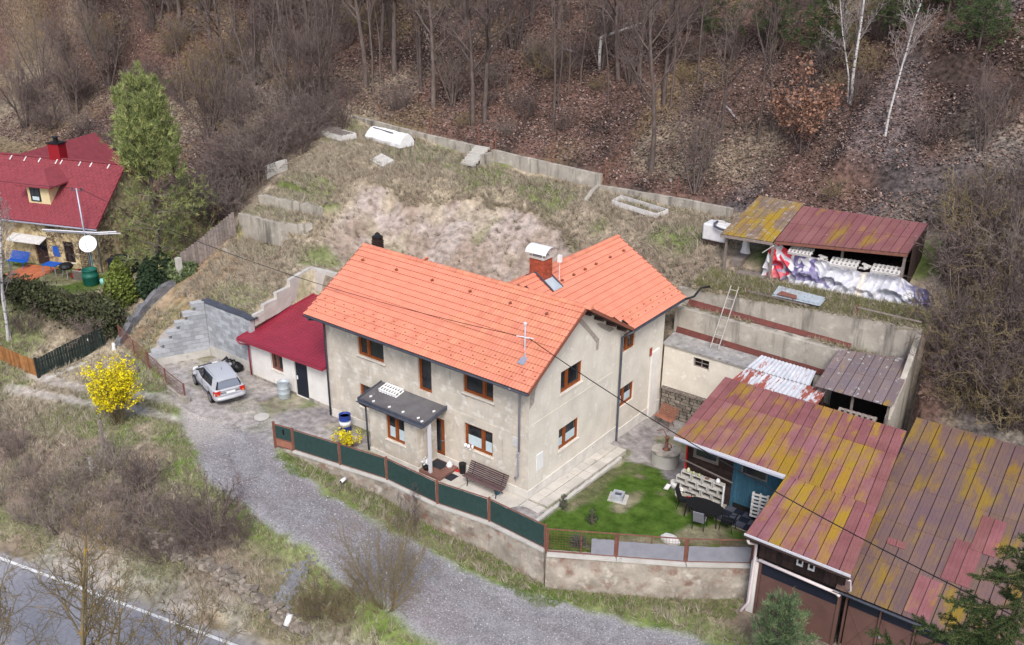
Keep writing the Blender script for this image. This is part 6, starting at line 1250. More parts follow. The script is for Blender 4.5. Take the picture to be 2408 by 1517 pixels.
for s in (-1, 1):
    q = MB(); q.tube([(.28,s*.60,1.48),(.75,s*.67,1.25),(1.32,s*.73,.95)], .045, 5); q.build('pillar', MT['silver'], car, True)
    q = MB(); q.extr([(-1.88,s*.73,.98),(-1.50,s*.795,.98),(-1.38,s*.62,1.46),(-1.76,s*.545,1.39)], (0,s*.02,.0)); q.build('pillar', MT['silver'], car)
    q = MB(); q.tube([(-.08,s*.815,.96),(-.12,s*.63,1.50)], .03, 4); q.build('pillar', MT['black'], car)
    q = MB(); q.tube([(-1.6,s*.545,1.47),(-.5,s*.575,1.585),(.12,s*.56,1.55)], .02, 6); q.build('roof_rail', MT['zinc'], car, True)
    q = MB(); q.obox((.72,s*.97,1.02),(.06,-.02*s,0),(0,.10,0),(0,0,.075)); mq = q.build('mirror', MT['silver'], car); md = mq.modifiers.new('b','BEVEL'); md.width = .03; md.segments = 2
    for x in (.28,-.75): q = MB(); q.box((x,s*.872-.012,.80),(x+.2,s*.872+.022,.835)); q.build('door_handle', MT['silver'], car)
    q = MB(); q.box((-1.05,s*.868-.01,.44),(1.0,s*.868+.02,.52)); q.build('side_strip', MT['dkgrey'], car)
    q = MB(); 
    for x in (.95,-.10,-1.12): q.box((x,s*.878-.008,.36),(x+.012,s*.878+.004,.93))
    o = q.build('door_gap', MT['black'], car); o['kind'] = 'stuff'
    for x in (1.32,-1.22):
        q = MB(); q.tube([(x,s*.66,.31),(x,s*.885,.31)], .315, 20); tq = q.build('wheel', MT['tyre'], car, False); q = MB(); q.tube([(x,s*.80,.31),(x,s*.896,.31)], .205, 14); q.build('rim', MT['rim'], tq)
        q = MB(); a = np.linspace(0, math.pi, 13); q.grid([[(x+.375*math.cos(t),s*.86,.31+.375*math.sin(t)) for t in a],[(x+.375*math.cos(t),s*.884,.31+.375*math.sin(t)) for t in a],[(x+.325*math.cos(t),s*.886,.31+.325*math.sin(t)) for t in a]]); q.build('wheel_arch', MT['black'], car)
    q = MB(); q.extr([(-2.035,s*.50,.93),(-2.02,s*.795,.93),(-1.86,s*.86,.93),(-1.88,s*.865,.66),(-2.03,s*.80,.66),(-2.05,s*.56,.70)], (-.02,0,0)); q.build('tail_light', MT['redlamp'], car); q = MB(); q.obox((-2.065,s*.68,.73),(.01,0,0),(0,.045,0),(0,0,.03)); q.build('indicator', MT['orange'], car)
    q = MB(); q.obox((1.93,s*.58,.68),(.12,-.06*s,0),(0,.13,0),(0,0,.08)); q.build('headlight', MT['whitep'], car)
q = MB(); q.extr([(-1.95,-.60,1.00),(-1.95,.60,1.00),(-1.76,.50,1.36),(-1.76,-.50,1.36)], (-.04,0,.012)); q.build('rear_window', MT['rearglass'], car)
q = MB(); q.extr([(1.34,-.64,.965),(1.34,.64,.965),(.36,.54,1.455),(.36,-.54,1.455)], (.02,0,.02)); q.build('windscreen', MT['carglass'], car)
q = MB(); q.tube([(-1.98,-.80,.50),(-2.10,-.62,.50),(-2.14,0,.50),(-2.10,.62,.50),(-1.98,.80,.50)], .115, 8); q.build('bumper', MT['silver'], car, True)
q = MB(); q.box((-2.07,-.27,.70),(-2.055,.27,.82)); np_ = q.build('number_plate', MT['whitep'], car); q = MB(); q.box((-2.075,.225,.71),(-2.071,.265,.81)); q.build('blue_strip', MT['blue'], np_)
q = MB(); q.box((-2.055,-.62,.60),(-2.045,.62,.61)); q.box((-2.05,-.55,.86),(-2.04,.55,.90)); q.build('tailgate_trim', MT['zinc'], car)
q = MB(); q.tube([(-.9,.0,1.60),(-1.0,0,1.78)], .012, 4); q.build('aerial', MT['black'], car)
# ---------------------------------------------------------------- small things about the yard
def drum(name, label, loc, r, h, mt, bands=(), cat='barrel', top='rust', open_=True):
    t_ = thing(name, label, cat, loc); x, y, z = loc; pr = [(r*.97,0),(r,.02),(r,h*.31),(r*1.035,h*.33),(r,h*.35),(r,h*.63),(r*1.035,h*.65),(r,h*.67),(r,h-.01),(r*1.02,h)]
    if open_: pr += [(r*.94,h),(r*.93,h-.12)]
    q = MB(); q.lathe((x,y,z), pr, 22); q.build('drum', MT[mt], t_, True)
    if open_: q = MB(); q.lathe((x,y,z+h-.13),[(r*.92,0),(r*.92,.01)],22); q.build('inside', MT[top], t_)
    for z0, z1, m2 in bands: q = MB(); q.lathe((x,y,z+z0),[(r*1.012,0),(r*1.012,z1-z0)],22); q.build('band', MT[m2], t_, True)
    return t_
drum('oil_drum', 'blue oil drum with a white band and rusty inside next to the small forsythia', (-11.0,-.72,0), .30, .92, 'blue', ((.31,.62,'whitep'),), top='rust')
drum('water_barrel', 'dented grey ribbed barrel between the annex window and door', (-16.25,-.28,.02), .33, .92, 'galv', (), top='mat')
tag((lambda q: (q.lathe((-15.4,-2.5,.02),[(.38,0),(.40,.03),(.39,.06),(.05,.075)],24), q.build('manhole_cover', MT['concretel'], smooth=False))[1])(MB()), 'round pale concrete manhole cover in the gravel near the garden gate', 'manhole cover')
bs = []; r0 = random.Random(3)
tr_ = thing('rubbish_sacks', 'black rubbish sacks and dark junk in the corner behind the silver car', 'sacks', (-21.6,.1,0))
for k in range(4): q = MB(); x, y = -21.9+.35*k, .15+.1*r0.random(); q.lathe((x,y,0),[(.2,0),(.27,.15),(.25,.35),(.12,.5),(.05,.62)],9); q.v = [(a+.05*r0.gauss(0,1),b+.05*r0.gauss(0,1),c) for a,b,c in q.v]; q.build('sack', MT['black'], tr_, True)
q = MB(); q.lathe((-3.68,-.16,.02),[(.15,0),(.19,.5),(.2,.52)],6); tag(q.build('planter', MT['black']), 'tall black planter between the doorstep and the long bench', 'planter')
q = MB(); q.obox((-3.95,-.18,.06),(.16,.03,0),(-.02,.09,0),(0,0,.035)); tag(q.build('red_tool', MT['redlamp']), 'small red object on the ground beside the black planter', 'tool')
q = MB(); q.obox((-3.92,-.78,.035),(.28,0,0),(0,.26,0),(0,0,.012)); tag(q.build('scraper_mat', MT['mat']), 'dark foot mat on the slabs at the foot of the doorstep', 'mat')
bk2 = thing('bucket', 'small teal bucket under the right end of the long bench', 'bucket', (-1.33,-.52,.02)); q = MB(); q.lathe((-1.33,-.52,.02),[(.11,0),(.16,.27),(.145,.27),(.10,.04)],14); q.build('pail', MT['teal'], bk2, True); q = MB(); q.tube([(-1.49,-.52,.28),(-1.4,-.56,.18),(-1.25,-.56,.18),(-1.17,-.52,.28)], .008, 4); q.build('handle', MT['whitep'], bk2)
fl = thing('potted_plant', 'dark pot with white flowers against the porch corner by the post', 'potted plant', (-5.1,-1.12,.15)); q = MB(); q.lathe((-5.1,-1.12,.15),[(.13,0),(.2,.24),(.18,.24),(.12,.1)],12); q.build('pot', MT['black'], fl, True); q = MB(); r0 = random.Random(2)
for k in range(40): a = r0.random()*6.28; c = np.array((-5.1+.16*r0.gauss(0,1)*.7,-1.12+.16*r0.gauss(0,1)*.7,.45+.25*r0.random())); q.obox(c,(.045*math.cos(a),.045*math.sin(a),.02),(-.03*math.sin(a),.03*math.cos(a),.02),(0,0,.006))
o = q.build('flowers', MT['whitep'], fl); o['kind'] = 'stuff'
q = MB(); q.tube([(-5.1,-1.1,.4),(-5.0,-1.05,1.0),(-4.9,-1.0,1.35),(-5.15,-.9,1.9)], .012, 4); q.build('wire_garland', MT['whitep'], fl)
lt_ = thing('lantern', 'white shell shaped lantern at the back end of the doorstep', 'lantern', (-4.4,-.28,.15)); q = MB(); q.lathe((-4.4,-.28,.15),[(.13,0),(.16,.08),(.11,.2),(.05,.24)],8); q.build('bowl', MT['whitep'], lt_); q = MB(); q.tube([(-4.52,-.28,.3),(-4.4,-.28,.46),(-4.28,-.28,.3)], .02, 5); q.build('handle', MT['whitep'], lt_)
for k, (x, z, r_, m_) in enumerate(((-3.58,1.42,.09,'whitep'),(-3.40,1.42,.085,'whitep'))): q = MB(); q.lathe((x,-.05,z),[(r_*.7,0),(r_,.08),(r_*.9,.17),(r_*.3,.19)],10); tag(q.build('flower_bowl', MT[m_], smooth=True), ('left' if k == 0 else 'right')+' of two small round white bowls on the kitchen window sill', 'bowl')
q = MB(); q.lathe((-3.16,-.05,1.42),[(.05,0),(.055,.22),(.03,.24)],10); tag(q.build('candle', MT['whitep'], smooth=True), 'white candle on the kitchen window sill beside two bowls', 'candle')
pallet('white painted pallet lying on the dark porch roof', (-7.95,-.36,3.07), (math.radians(10),0,0), 'whitep', (.92,.75,1.0)); pallet('lower white pallet under another one on the dark porch roof', (-7.9,-.36,2.94), (math.radians(10),0,.02), 'whitep', (.92,.75,1.0))
sf = MB(); r0 = random.Random(6)
for k in range(5): sf.bar((-10.05+.11*k,-1.3-.07*k,0),(-10.05+.11*k+.03*r0.random(),-1.32-.07*k,.62-.07*k),.09,.03)
tag(sf.build('board_screen', MT['rust']), 'short rust brown board screen beside the small forsythia and the blue drum', 'screen')
# lawn: chimney block on a slab, yucca, rock, well, little bench
cb = thing('chimney_block', 'grey concrete chimney block on a white slab in the middle of the lawn', 'block', (3.05,2.85,-.2)); q = MB(); q.obox((3.05,2.8,-.19),(.42,.12,0),(-.14,.38,0),(0,0,.03)); q.build('slab', MT['concretel'], cb)
for dx, dy, ax, ay in ((-.2,-.06,.05,.25),(.2,.06,.05,.25),(-.06,.2,.17,.05),(.06,-.2,.17,.05)): q = MB(); q.obox((3.05+dx,2.8+dy,-.03),(ax*.955,ax*.29,0),(-ay*.29,ay*.955,0),(0,0,.13)); q.build('block_side', MT['block'], cb)
q = MB(); q.obox((3.05,2.8,-.06),(.16,.05,0),(-.05,.16,0),(0,0,.08)); q.build('block_core', MT['dkgrey'], cb)
q = MB(); bm = [(6.55,1.35,-.12)]; r0 = random.Random(12); rows = [[(6.5+(.42*math.cos(a)*s)*(1+.2*r0.random()),1.3+(.24*math.sin(a)*s)*(1+.2*r0.random()),-.18+z) for a in np.linspace(0,2*math.pi,11)] for s, z in ((1,0),(1.0,.2),(.7,.32),(.05,.36))]
for r_ in rows: r_[-1] = r_[0]
q.grid(rows); tag(q.build('boulder', MT['offwhite']), 'whitish rock on the lawn edge behind the grey screened fence', 'rock')
wl = thing('well', 'round concrete well ring with a rusty hand pump at the corner of the workshop', 'well', (3.0,7.5,-.6)); q = MB(); q.lathe((3.05,7.25,-.75),[(.66,0),(.66,.95),(.0,.97)],24); q.build('ring', MT['concretel'], wl); q = MB(); q.lathe((3.05,7.25,.205),[(.70,0),(.70,.08),(.0,.10)],24); q.build('cover', MT['concrete'], wl)
q = MB(); q.lathe((3.05,7.25,.30),[(.2,0),(.1,.05),(.075,.1),(.075,.62),(.10,.64),(.10,.72),(.02,.74)],10); q.tube([(3.05,7.25,.7),(3.3,7.2,.66),(3.34,7.2,.5)],.035,6); q.tube([(3.05,7.25,1.0),(2.75,7.35,1.25),(2.35,7.5,1.0)],.025,6); q.build('pump', MT['rust'], wl, True)
park_bench('bench', 'small rusty brown bench by the dark stone base behind the house corner', (1.0,11.25,-.72), math.radians(-12), 1.15, 'rustgate', 'rust')
# patio before the workshop: block shelf, pots, table and chairs
sh = thing('block_shelf', 'shelf of pale hollow concrete blocks holding pots against the workshop front', 'shelf', (5.7,5.3,-.4))
def hollow(x, y, z, w_=.5, h=.32, d=.26):
    q = MB(); t_ = .045; q.box((x,y,z),(x+w_,y+d,z+t_)); q.box((x,y,z+h-t_),(x+w_,y+d,z+h)); q.box((x,y,z+t_),(x+t_,y+d,z+h-t_)); q.box((x+w_-t_,y,z+t_),(x+w_,y+d,z+h-t_)); return q.build('hollow_block', MT['concretel'], sh)
for r_ in range(4):
    for k in range(4):
        if r_ == 0 and k in (1,): continue
        hollow(4.72+k*.53+(.22 if r_ % 2 else 0), 5.08+.03*(r_%2), -.42+r_*.325)
for k, (lab, x, z, r_, h, m_) in enumerate((('yellowish squash on top of the block shelf, the leftmost one',5.25,.88,.085,.22,'curtain'),('middle small green gourd on top of the block shelf',5.52,.88,.07,.13,'leafy'),('right small green gourd on top of the block shelf',5.8,.88,.075,.13,'leafy'),('dark clay bowl on top of the block shelf',6.2,.88,.10,.10,'step'),('white canister at the right end on top of the block shelf',6.72,.88,.11,.22,'whitep'))):
    m_ = MT['curtain'] if False else M('gourd green', (.42,.45,.22)) if m_ == 'leafy' else M('gourd yellow', (.62,.62,.38)) if m_ == 'curtain' else MT[m_]
    q = MB(); q.lathe((x,5.2,z),[(r_*.6,0),(r_,h*.3),(r_*.9,h*.6),(r_*.4,h)],10); tag(q.build('gourd' if k < 3 else 'pot', m_, smooth=True), lab, 'gourd' if k < 3 else 'pot')
for lab, x, y, r_, h, m_ in (('large cream pot standing by the left end of the block shelf',4.55,5.35,.20,.42,'offwhite'),('white bucket before the left end of the block shelf',5.0,5.0,.16,.36,'whitep'),('red flower pot on the ground before the block shelf',5.6,4.75,.15,.24,'redlamp'),('dark round pot on the ground before the block shelf',6.15,4.72,.16,.2,'black'),('square white planter next to the dark pots by the garden table',6.75,4.72,.18,.45,'whitep'),('black pot behind the square white planter',7.1,4.9,.17,.24,'black')):
    q = MB(); q.lathe((x,y,gz(x,y)-.02),[(r_*.75,0),(r_,h),(r_*.86,h),(r_*.8,h*.7),(.01,h*.7)],4 if 'square' in lab else 12); tag(q.build('flower_pot', MT[m_], smooth='square' not in lab), lab, 'pot')
q = MB(); q.obox((4.35,5.05,-.2),(.1,.02,0),(0,.16,.05),(0,0,.02)); tag(q.build('plank', MT['offwhite']), 'short pale plank leaning by the cream pot at the shelf end', 'plank')
q = MB(); q.prism([(4.6,5.4),(4.9,4.75),(6.2,4.5),(7.1,4.45),(7.15,5.5)], -.6, -.27); tag(q.build('patio_slab', MT['concrete']), 'grey concrete slab under the block shelf and pots', 'slab')
mt_ = thing('plastic_deck', 'dark blue plastic grid deck in front of the blue workshop door', 'deck', (7.9,4.9,-.3))
for i in range(5):
    for j in range(3): q = MB(); q.box((7.2+i*.42+.006,4.25+j*.42+.006,-.42),(7.2+i*.42+.414,4.25+j*.42+.414,-.25)); q.build('deck_tile', MT['navy'] if (i+j)%2 else MT['dkgrey'], mt_)
q = MB(); q.bar((7.15,4.18,-.32),(9.35,4.18,-.36),.06,.12); q.build('edge_board', MT['oldwood'], mt_)
pw = MB(); pallet('whitewashed pallet standing upright at the right end of the blue boards', (8.75,5.2,.55), (math.radians(80),math.radians(90),0), 'offwhite', (1,.9,1))
q = MB(); q.bar((7.12,5.0,-.2),(7.1,5.05,.95),.06); tag(q.build('white_post', MT['whitep']), 'white roll standing between the block shelf and the blue door', 'roll')
q = MB(); q.lathe((5.1,5.35,2.25),[(.1,0),(.12,.15),(.05,.2)],8); q.tube([(5.1,5.35,2.45),(5.1,5.35,2.62)],.01,4); tag(q.build('lamp', MT['whitep'], smooth=True), 'small white hanging lamp under the left end of the workshop eaves', 'lamp')
gt_ = thing('patio_table', 'black oval patio table on the lawn in front of the workshop', 'table', (6.8,3.9,-.25)); q = MB(); q.prism([(6.8+.92*math.cos(a)*(1 if abs(math.cos(a))<.9 else .97),3.85+.55*math.sin(a)) for a in np.linspace(0,2*math.pi,24)[:-1]], .38, .42); q.build('table_top', MT['black'], gt_)
for dx, dy in ((-.7,-.32),(.7,-.32),(.7,.32),(-.7,.32)): q = MB(); q.tube([(6.8+dx,3.85+dy,.38),(6.8+dx*1.1,3.85+dy*1.1,-.3)], .025, 6); q.build('leg', MT['black'], gt_)
def garden_chair(label, loc, rz, seatm='greysheet'):
    t_ = thing('garden_chair', label, 'chair', loc, rz=rz, group='garden chairs at the black table')
    q = MB(); q.obox((0,0,.43),(.24,0,0),(0,.24,.02),(0,0,.012)); q.build('seat', MT[seatm], t_); q = MB(); q.obox((0,-.36,.74),(.24,0,0),(0,-.10,.30),(0,.012,.004)); q.build('backrest', MT[seatm], t_)
    for s in (-1,1): 
        q = MB(); q.tube([(s*.25,.26,0),(s*.25,.2,.62),(s*.25,-.25,.64),(s*.25,-.32,.62)], .018, 5); q.build('arm_frame', MT['black'], t_); q = MB(); q.tube([(s*.25,-.32,0),(s*.25,-.24,.43),(s*.25,-.46,1.05)], .018, 5); q.build('back_frame', MT['black'], t_)
    return t_
garden_chair('grey sling garden chair pulled up to the near side of the black table', (6.95,3.15,-.25), math.radians(12)); garden_chair('black garden chair at the left end of the black table', (5.75,4.1,-.25), math.radians(-75), 'black'); garden_chair('black garden chair at the right end of the black table', (7.95,3.75,-.25), math.radians(95), 'black')
# tunnel and cold frame on the top terrace
tn = thing('cloche_tunnel', 'long white fleece covered garden tunnel below the top wall', 'garden tunnel', (-27.5,20.4,9.0)); ax = np.array((4.05,-.52,0)); ax2 = np.array((.1,.99,0)); q = MB(); r0 = random.Random(4); rows = []
for i in range(13):
    p = np.array((-29.75,19.75,gz(-29.7,19.9)-.1)) + ax*i/12; pr = [(0,0),(-.03,.28),(.22,.62),(.48,.86),(.80,.93),(1.08,.78),(1.28,.4),(1.32,0)]; rows.append([p + ax2*(a+.03*r0.gauss(0,1)) + np.array((0,0,b+.03*r0.gauss(0,1)*(b>0))) for a, b in pr])
q.grid(rows); q.add(rows[0], [tuple(range(8))[::-1]]); q.add(rows[-1], [tuple(range(8))]); q.build('fleece', MT['poly'], tn)
q = MB(); p = rows[0][3]; q.bar(rows[0][3]+np.array((.3,0,.05)), rows[-1][3]+np.array((-1.2,.0,.05)), .06, .04); q.bar(rows[3][5]+np.array((0,.1,.05)), rows[-1][6]+np.array((.1,0,.05)), .07, .06); q.build('batten', MT['dkwood'], tn)
cf = thing('cold_frame', 'weathered white cold frame with dark boards at the far left of the top terrace', 'cold frame', (-32,18.9,9.0)); z = gz(-31.8,18.6); q = MB(); q.extr([(-33.9,18.3,z),(-30.2,17.9,z-.05),(-30.0,19.1,z),(-33.6,19.6,z)], (0,0,.42)); q.build('box', MT['offwhite'], cf)
for k in range(8): q = MB(); a = np.array((-33.85,18.32,z+.45)) + np.array((.06,.16,.01))*k; b = np.array((-30.25,17.95,z+.42)) + np.array((.05,.15,.01))*k; 
q = None
for k in range(7):
    q = MB(); a = np.array((-33.85+.05*k,18.36+.17*k,z+.46+.012*k)); b = np.array((-32.1+.05*k,18.20+.17*k,z+.45+.012*k)); q.bar(a, b, .15, .04); q.build('board', MT['oldwood'], cf)
for k in range(4):
    q = MB(); a = np.array((-31.9+.05*k,18.15+.28*k,z+.47)); b = np.array((-30.25+.05*k,17.98+.28*k,z+.44)); q.bar(a, b, .13, .04); q.build('board', MT['oldwood'], cf)
rbd = thing('raised_bed', 'grey plank framed raised bed on the grass below the right length of the top wall', 'raised bed', (-6.5,19.9,7.3))
for a, b in (((-8.6,20.4),(-5.1,19.8)),((-5.1,19.8),(-4.8,20.7)),((-4.8,20.7),(-8.4,21.2)),((-8.4,21.2),(-8.6,20.4))): q = MB(); q.bar((a[0],a[1],gz(*a)+.12),(b[0],b[1],gz(*b)+.12),.06,.3); q.build('plank', MT['offwhite'], rbd)
# drain pipe in the bank, stone wall in the bank
q = MB(); q.tube([(-4.8,-9.85,-2.35),(-4.78,-10.15,-2.75)], .13, 14); dp = tag(q.build('drain_pipe', MT['whitep'], smooth=True), 'short white drain pipe poking out of the stone bank above the road', 'pipe'); q = MB(); q.tube([(-4.779,-10.16,-2.765),(-4.7785,-10.165,-2.77)], .10, 12); q.build('pipe_mouth', MT['dark'], dp)
q = MB(); q.tube([(-8.05,-3.55,-.28),(-8.03,-3.85,-.32)], .09, 10); dp = tag(q.build('drain_pipe', MT['whitep'], smooth=True), 'little white drain pipe end in the crumbling wall under the green fence', 'pipe'); q = MB(); q.tube([(-8.03,-3.86,-.32),(-8.03,-3.865,-.32)], .06, 10); q.build('pipe_mouth', MT['dark'], dp)
bst = thing('stone_bank_wall', 'dark dry stone wall in the overgrown bank between the gravel drive and the road', 'stone wall', (-7.5,-10.2,-2.6)); r0 = random.Random(77)
for k in range(230):
    t = r0.random(); x = -13.5 + 9.8*t; y = -10.9 + .085*(x+13.5) + .25*r0.random(); z = gz(x,y); h = r0.random()*.55
    inst('stone', sm[r0.randrange(5)], bst, (x, y+h*.5, z+.05+h*.55), (r0.random()*.4,r0.random()*.4,r0.random()*3), (.2+.35*r0.random(),.18+.15*r0.random(),.09+.10*r0.random()))
q = MB(); r0 = random.Random(15)
blp = thing('stone_heap', 'pale blue grey heap of chippings on the bank beside the gravel drive', 'heap', (-6.2,-9.0,-1.8)); x0, y0 = -5.7,-8.9
V = []; F = []
for k in range(420):
    a, rr_ = r0.random()*6.28, abs(r0.gauss(0,.6)); x = x0+.34*rr_*math.cos(a); y = y0+.85*rr_*math.sin(a); z = gz(x,y)+.05*max(0,1-rr_)+.02; q.obox((x,y,z),(.05*r0.random()+.02,.02,0),(-.02,.04,.01),(0,.01,.03))
o = q.build('chippings', M('blue grey chippings', (.25,.255,.28), var=(.15,.15,.165), scale=16), blp); o['kind'] = 'stuff'
# posts near the forsythia
for lab, x, y, h in (('grey wooden post left of the forsythia',-18.9,-9.3,1.9),('short concrete post in the brush left of the drive',-18.5,-10.3,.9)):
    q = MB(); z = gz(x,y); q.bar((x,y,z-.2),(x+.06,y,z+h),.13); tag(q.build('post', MT['oldwood'] if h > 1 else MT['concretel']), lab, 'post')
# mast on the roof and the overhead cables
ms_ = thing('roof_mast', 'pale grey cable mast standing in the orange roof near the gable corner', 'mast', (-.75,.55,6.3)); q = MB(); q.tube([(-.55,.35,6.45),(-.62,.5,6.7),(-.9,.85,6.85),(-.9,.85,8.0)], .035, 8); q.build('pole', MT['zinc'], ms_, True)
mz = zroof(.1)+.06
q = MB(); q.extr([(-.78,.12,zroof(.12)+.09),(-.40,.12,zroof(.12)+.09),(-.45,.45,zroof(.45)+.09),(-.73,.45,zroof(.45)+.09)], (0,0,.02)); q.build('flashing', MT['zinc'], ms_); q = MB(); q.tube([(-1.25,.7,7.45),(-.55,1.0,7.4)], .03, 5); q.lathe((-.9,.85,8.0),[(.07,0),(.08,.1),(.03,.14)],8); q.build('insulator', MT['lampgrey'], ms_)
def cable(label, a, b, sag, r=.016, n=24):
    q = MB(); a = np.array(a, float); b = np.array(b, float); q.tube([a+(b-a)*t-np.array((0,0,4*sag*t*(1-t))) for t in np.linspace(0,1,n+1)], r, 5); return tag(q.build('overhead_cable', MT['black'], smooth=True), label, 'cable')
cable('black overhead cable from the roof mast across the gable towards the right', (-.7,.9,7.4), (21,-4.2,6.3), .55, .02)
cable('black overhead cable from the roof mast along the orange roof to the utility pole', (-1.2,.75,7.45), (-35.35,.3,8.35), .9, .016, 40); cable("thin overhead line from the utility pole out of the left edge across the neighbour's roof", (-35.6,.05,8.35), (-60,-8,9.5), .5, .015)
# ---------------------------------------------------------------- vegetation
def seg_mesh(S, n):
    """S: rows p0(3) p1(3) r0 r1 -> vertices, quads of n-sided prisms"""
    S = np.asarray(S, float); p0, p1, r0, r1 = S[:, 0:3], S[:, 3:6], S[:, 6], S[:, 7]
    d = p1 - p0; d /= np.linalg.norm(d, axis=1, keepdims=True) + 1e-9
    ref = np.where(np.abs(d[:, 2:3]) > .9, np.array([[1., 0, 0]]), np.array([[0, 0, 1.]]))
    a = np.cross(d, ref); a /= np.linalg.norm(a, axis=1, keepdims=True) + 1e-9; b = np.cross(d, a)
    t = np.arange(n) * 2 * np.pi / n; ring = a[:, None] * np.cos(t)[None, :, None] + b[:, None] * np.sin(t)[None, :, None]
    V = np.concatenate([p0[:, None] + ring * r0[:, None, None], p1[:, None] + ring * r1[:, None, None]], 1).reshape(-1, 3)
    k = np.arange(n); q = np.stack([k, (k+1) % n, n + (k+1) % n, n + k], 1)
    F = (np.arange(len(S))[:, None, None] * 2 * n + q[None]).reshape(-1, 4)
    return V, F
def grow(rg, out, p, d, L, r, lev, maxlev, P):
    """recursive branch: P holds per-level settings"""
    k = P['k'][lev]; seg = L / k; pts = [p]; rad = [r]
    for i in range(k):
        d = d + P['wob'][lev] * rg.standard_normal(3) + np.array((0, 0, P['up'][lev])); d /= np.linalg.norm(d)
        p = p + d * seg; pts.append(p); rad.append(r * (1 - (1 - P['tip'][lev]) * (i + 1) / k))
    for i in range(k): out[lev].append((*pts[i], *pts[i+1], rad[i], rad[i+1]))
    if lev >= maxlev: return
    nb = P['n'][lev]; st = P['start'][lev]
    for j in range(nb):
        t = st + (1 - st) * (j + rg.random()) / nb; i = min(int(t * k), k - 1); f = t * k - i
        q = pts[i] + (pts[i+1] - pts[i]) * f; dd = pts[i+1] - pts[i]; dd /= np.linalg.norm(dd)
        az = rg.random() * 6.283; side = np.cross(dd, (np.cos(az), np.sin(az), .3)); side /= np.linalg.norm(side) + 1e-9
        an = P['ang'][lev] * (.7 + .6 * rg.random()); nd = dd * np.cos(an) + side * np.sin(an)
        L2 = L * P['len'][lev] * (.55 + .6 * rg.random()) * (1 - P['taper'][lev] * (t - st) / (1 - st + 1e-6))
        grow(rg, out, q, nd, max(L2, .12), max(rad[i] * P['rr'][lev], P['rmin']), lev + 1, maxlev, P)
def tree_arrays(seed, stems, P, maxlev):
    rg = np.random.default_rng(seed); out = {i: [] for i in range(maxlev + 1)}
    for (p, d, L, r) in stems: grow(rg, out, np.array(p, float), np.array(d, float) / np.linalg.norm(d), L, r, 0, maxlev, P)
    return out
def bare_tree(name, label, cat, group, out, woodlev, bark, twig, loc=(0,0,0), twsides=3):
    t = thing(name, label, cat, loc, group)
    S = sum([out[i] for i in range(woodlev)], []); V, F = seg_mesh(S, 6)
    o = nobj('trunk', npmesh('trunk', V, F, MT[bark], smooth=True)); o.parent = t
    S = sum([out[i] for i in range(woodlev, max(out) + 1)], []); V, F = seg_mesh(S, twsides)
    o = nobj('crown', npmesh('crown', V, F, MT[twig])); o.parent = t
    return t
P_TREE = dict(k=(9,5,4,3), wob=(.05,.12,.16,.2), up=(.02,.10,.06,.03), tip=(.25,.3,.4,.6), n=(17,9,6,0), start=(.32,.2,.15,0), ang=(.85,.75,.7,.6), len=(.40,.45,.45,.4), taper=(.55,.4,.4,0), rr=(.50,.5,.55,.6), rmin=.013)
P_COP = dict(k=(7,4,3,3), wob=(.07,.14,.18,.2), up=(.04,.08,.05,.02), tip=(.3,.4,.5,.6), n=(11,7,4,0), start=(.25,.15,.1,0), ang=(.65,.65,.7,.6), len=(.36,.45,.45,.4), taper=(.45,.4,.3,0), rr=(.45,.55,.6,.6), rmin=.012)
P_SHR = dict(k=(5,4,3,3), wob=(.14,.2,.24,.2), up=(.02,.04,.02,.0), tip=(.4,.5,.6,.6), n=(6,4,2,0), start=(.15,.1,.1,0), ang=(.7,.75,.8,.6), len=(.52,.5,.5,.4), taper=(.35,.3,.3,0), rr=(.62,.68,.75,.6), rmin=.0105)
P_POLE = dict(k=(8,4,3,3), wob=(.035,.12,.16,.2), up=(.03,.06,.03,.03), tip=(.2,.4,.5,.6), n=(16,6,3,0), start=(.45,.2,.15,0), ang=(.8,.7,.7,.6), len=(.20,.5,.5,.4), taper=(.5,.4,.4,0), rr=(.4,.55,.6,.6), rmin=.011)
def fan(rg, n, R, spread, L, r):
    o = []
    for k in range(n):
        a = 6.283 * (k + rg.random() * .7) / n; s = spread * (.35 + .8 * rg.random())
        o.append(((R*np.cos(a)*rg.random(), R*np.sin(a)*rg.random(), -.15), (s*np.cos(a), s*np.sin(a), 1), L * (.7 + .45*rg.random()), r * (.6 + .6*rg.random())))
    return o
P_SHB = dict(k=(5,4,3,3), wob=(.16,.2,.24,.2), up=(.0,.03,.02,.0), tip=(.4,.5,.6,.6), n=(6,4,0,0), start=(.15,.1,.1,0), ang=(.75,.8,.8,.6), len=(.5,.5,.5,.4), taper=(.35,.3,.3,0), rr=(.62,.7,.75,.6), rmin=.014)
G_FOR = 'bare trees of the forest on the hillside'; G_UND = 'bare bushes of the forest undergrowth'
G_RIGHT = 'bare bushes on the slope right of the sheds'; G_BANK = 'bare bushes on the bank between drive and road'; G_LEFT = 'bare bushes beside the neighbouring garden'
rg0 = np.random.default_rng(5)
LT = 'tall bare forest tree on the slope above the wall'
LC = 'many stemmed bare forest tree on the slope'
LP = 'thin dark bare young tree on the leaf covered slope above the wall'
LU = 'low bare twiggy bush in the undergrowth of the forest slope'
T = []
for k in range(3): T.append(bare_tree('forest_tree', LT, 'tree', G_FOR, tree_arrays(20+k, [((0,0,-.4),(.06*(k-1),.02,1), 12.5+k, .20+.02*k)], P_TREE, 3), 2, 'bark', 'twig'))
Cp = []
for k in range(3): Cp.append(bare_tree('coppice_tree', LC, 'tree', G_FOR, tree_arrays(40+k, fan(rg0, 7, .5, .34, 8.5, .10), P_COP, 3), 1, 'bark', 'twig' if k < 2 else 'twigg'))
Pl = []
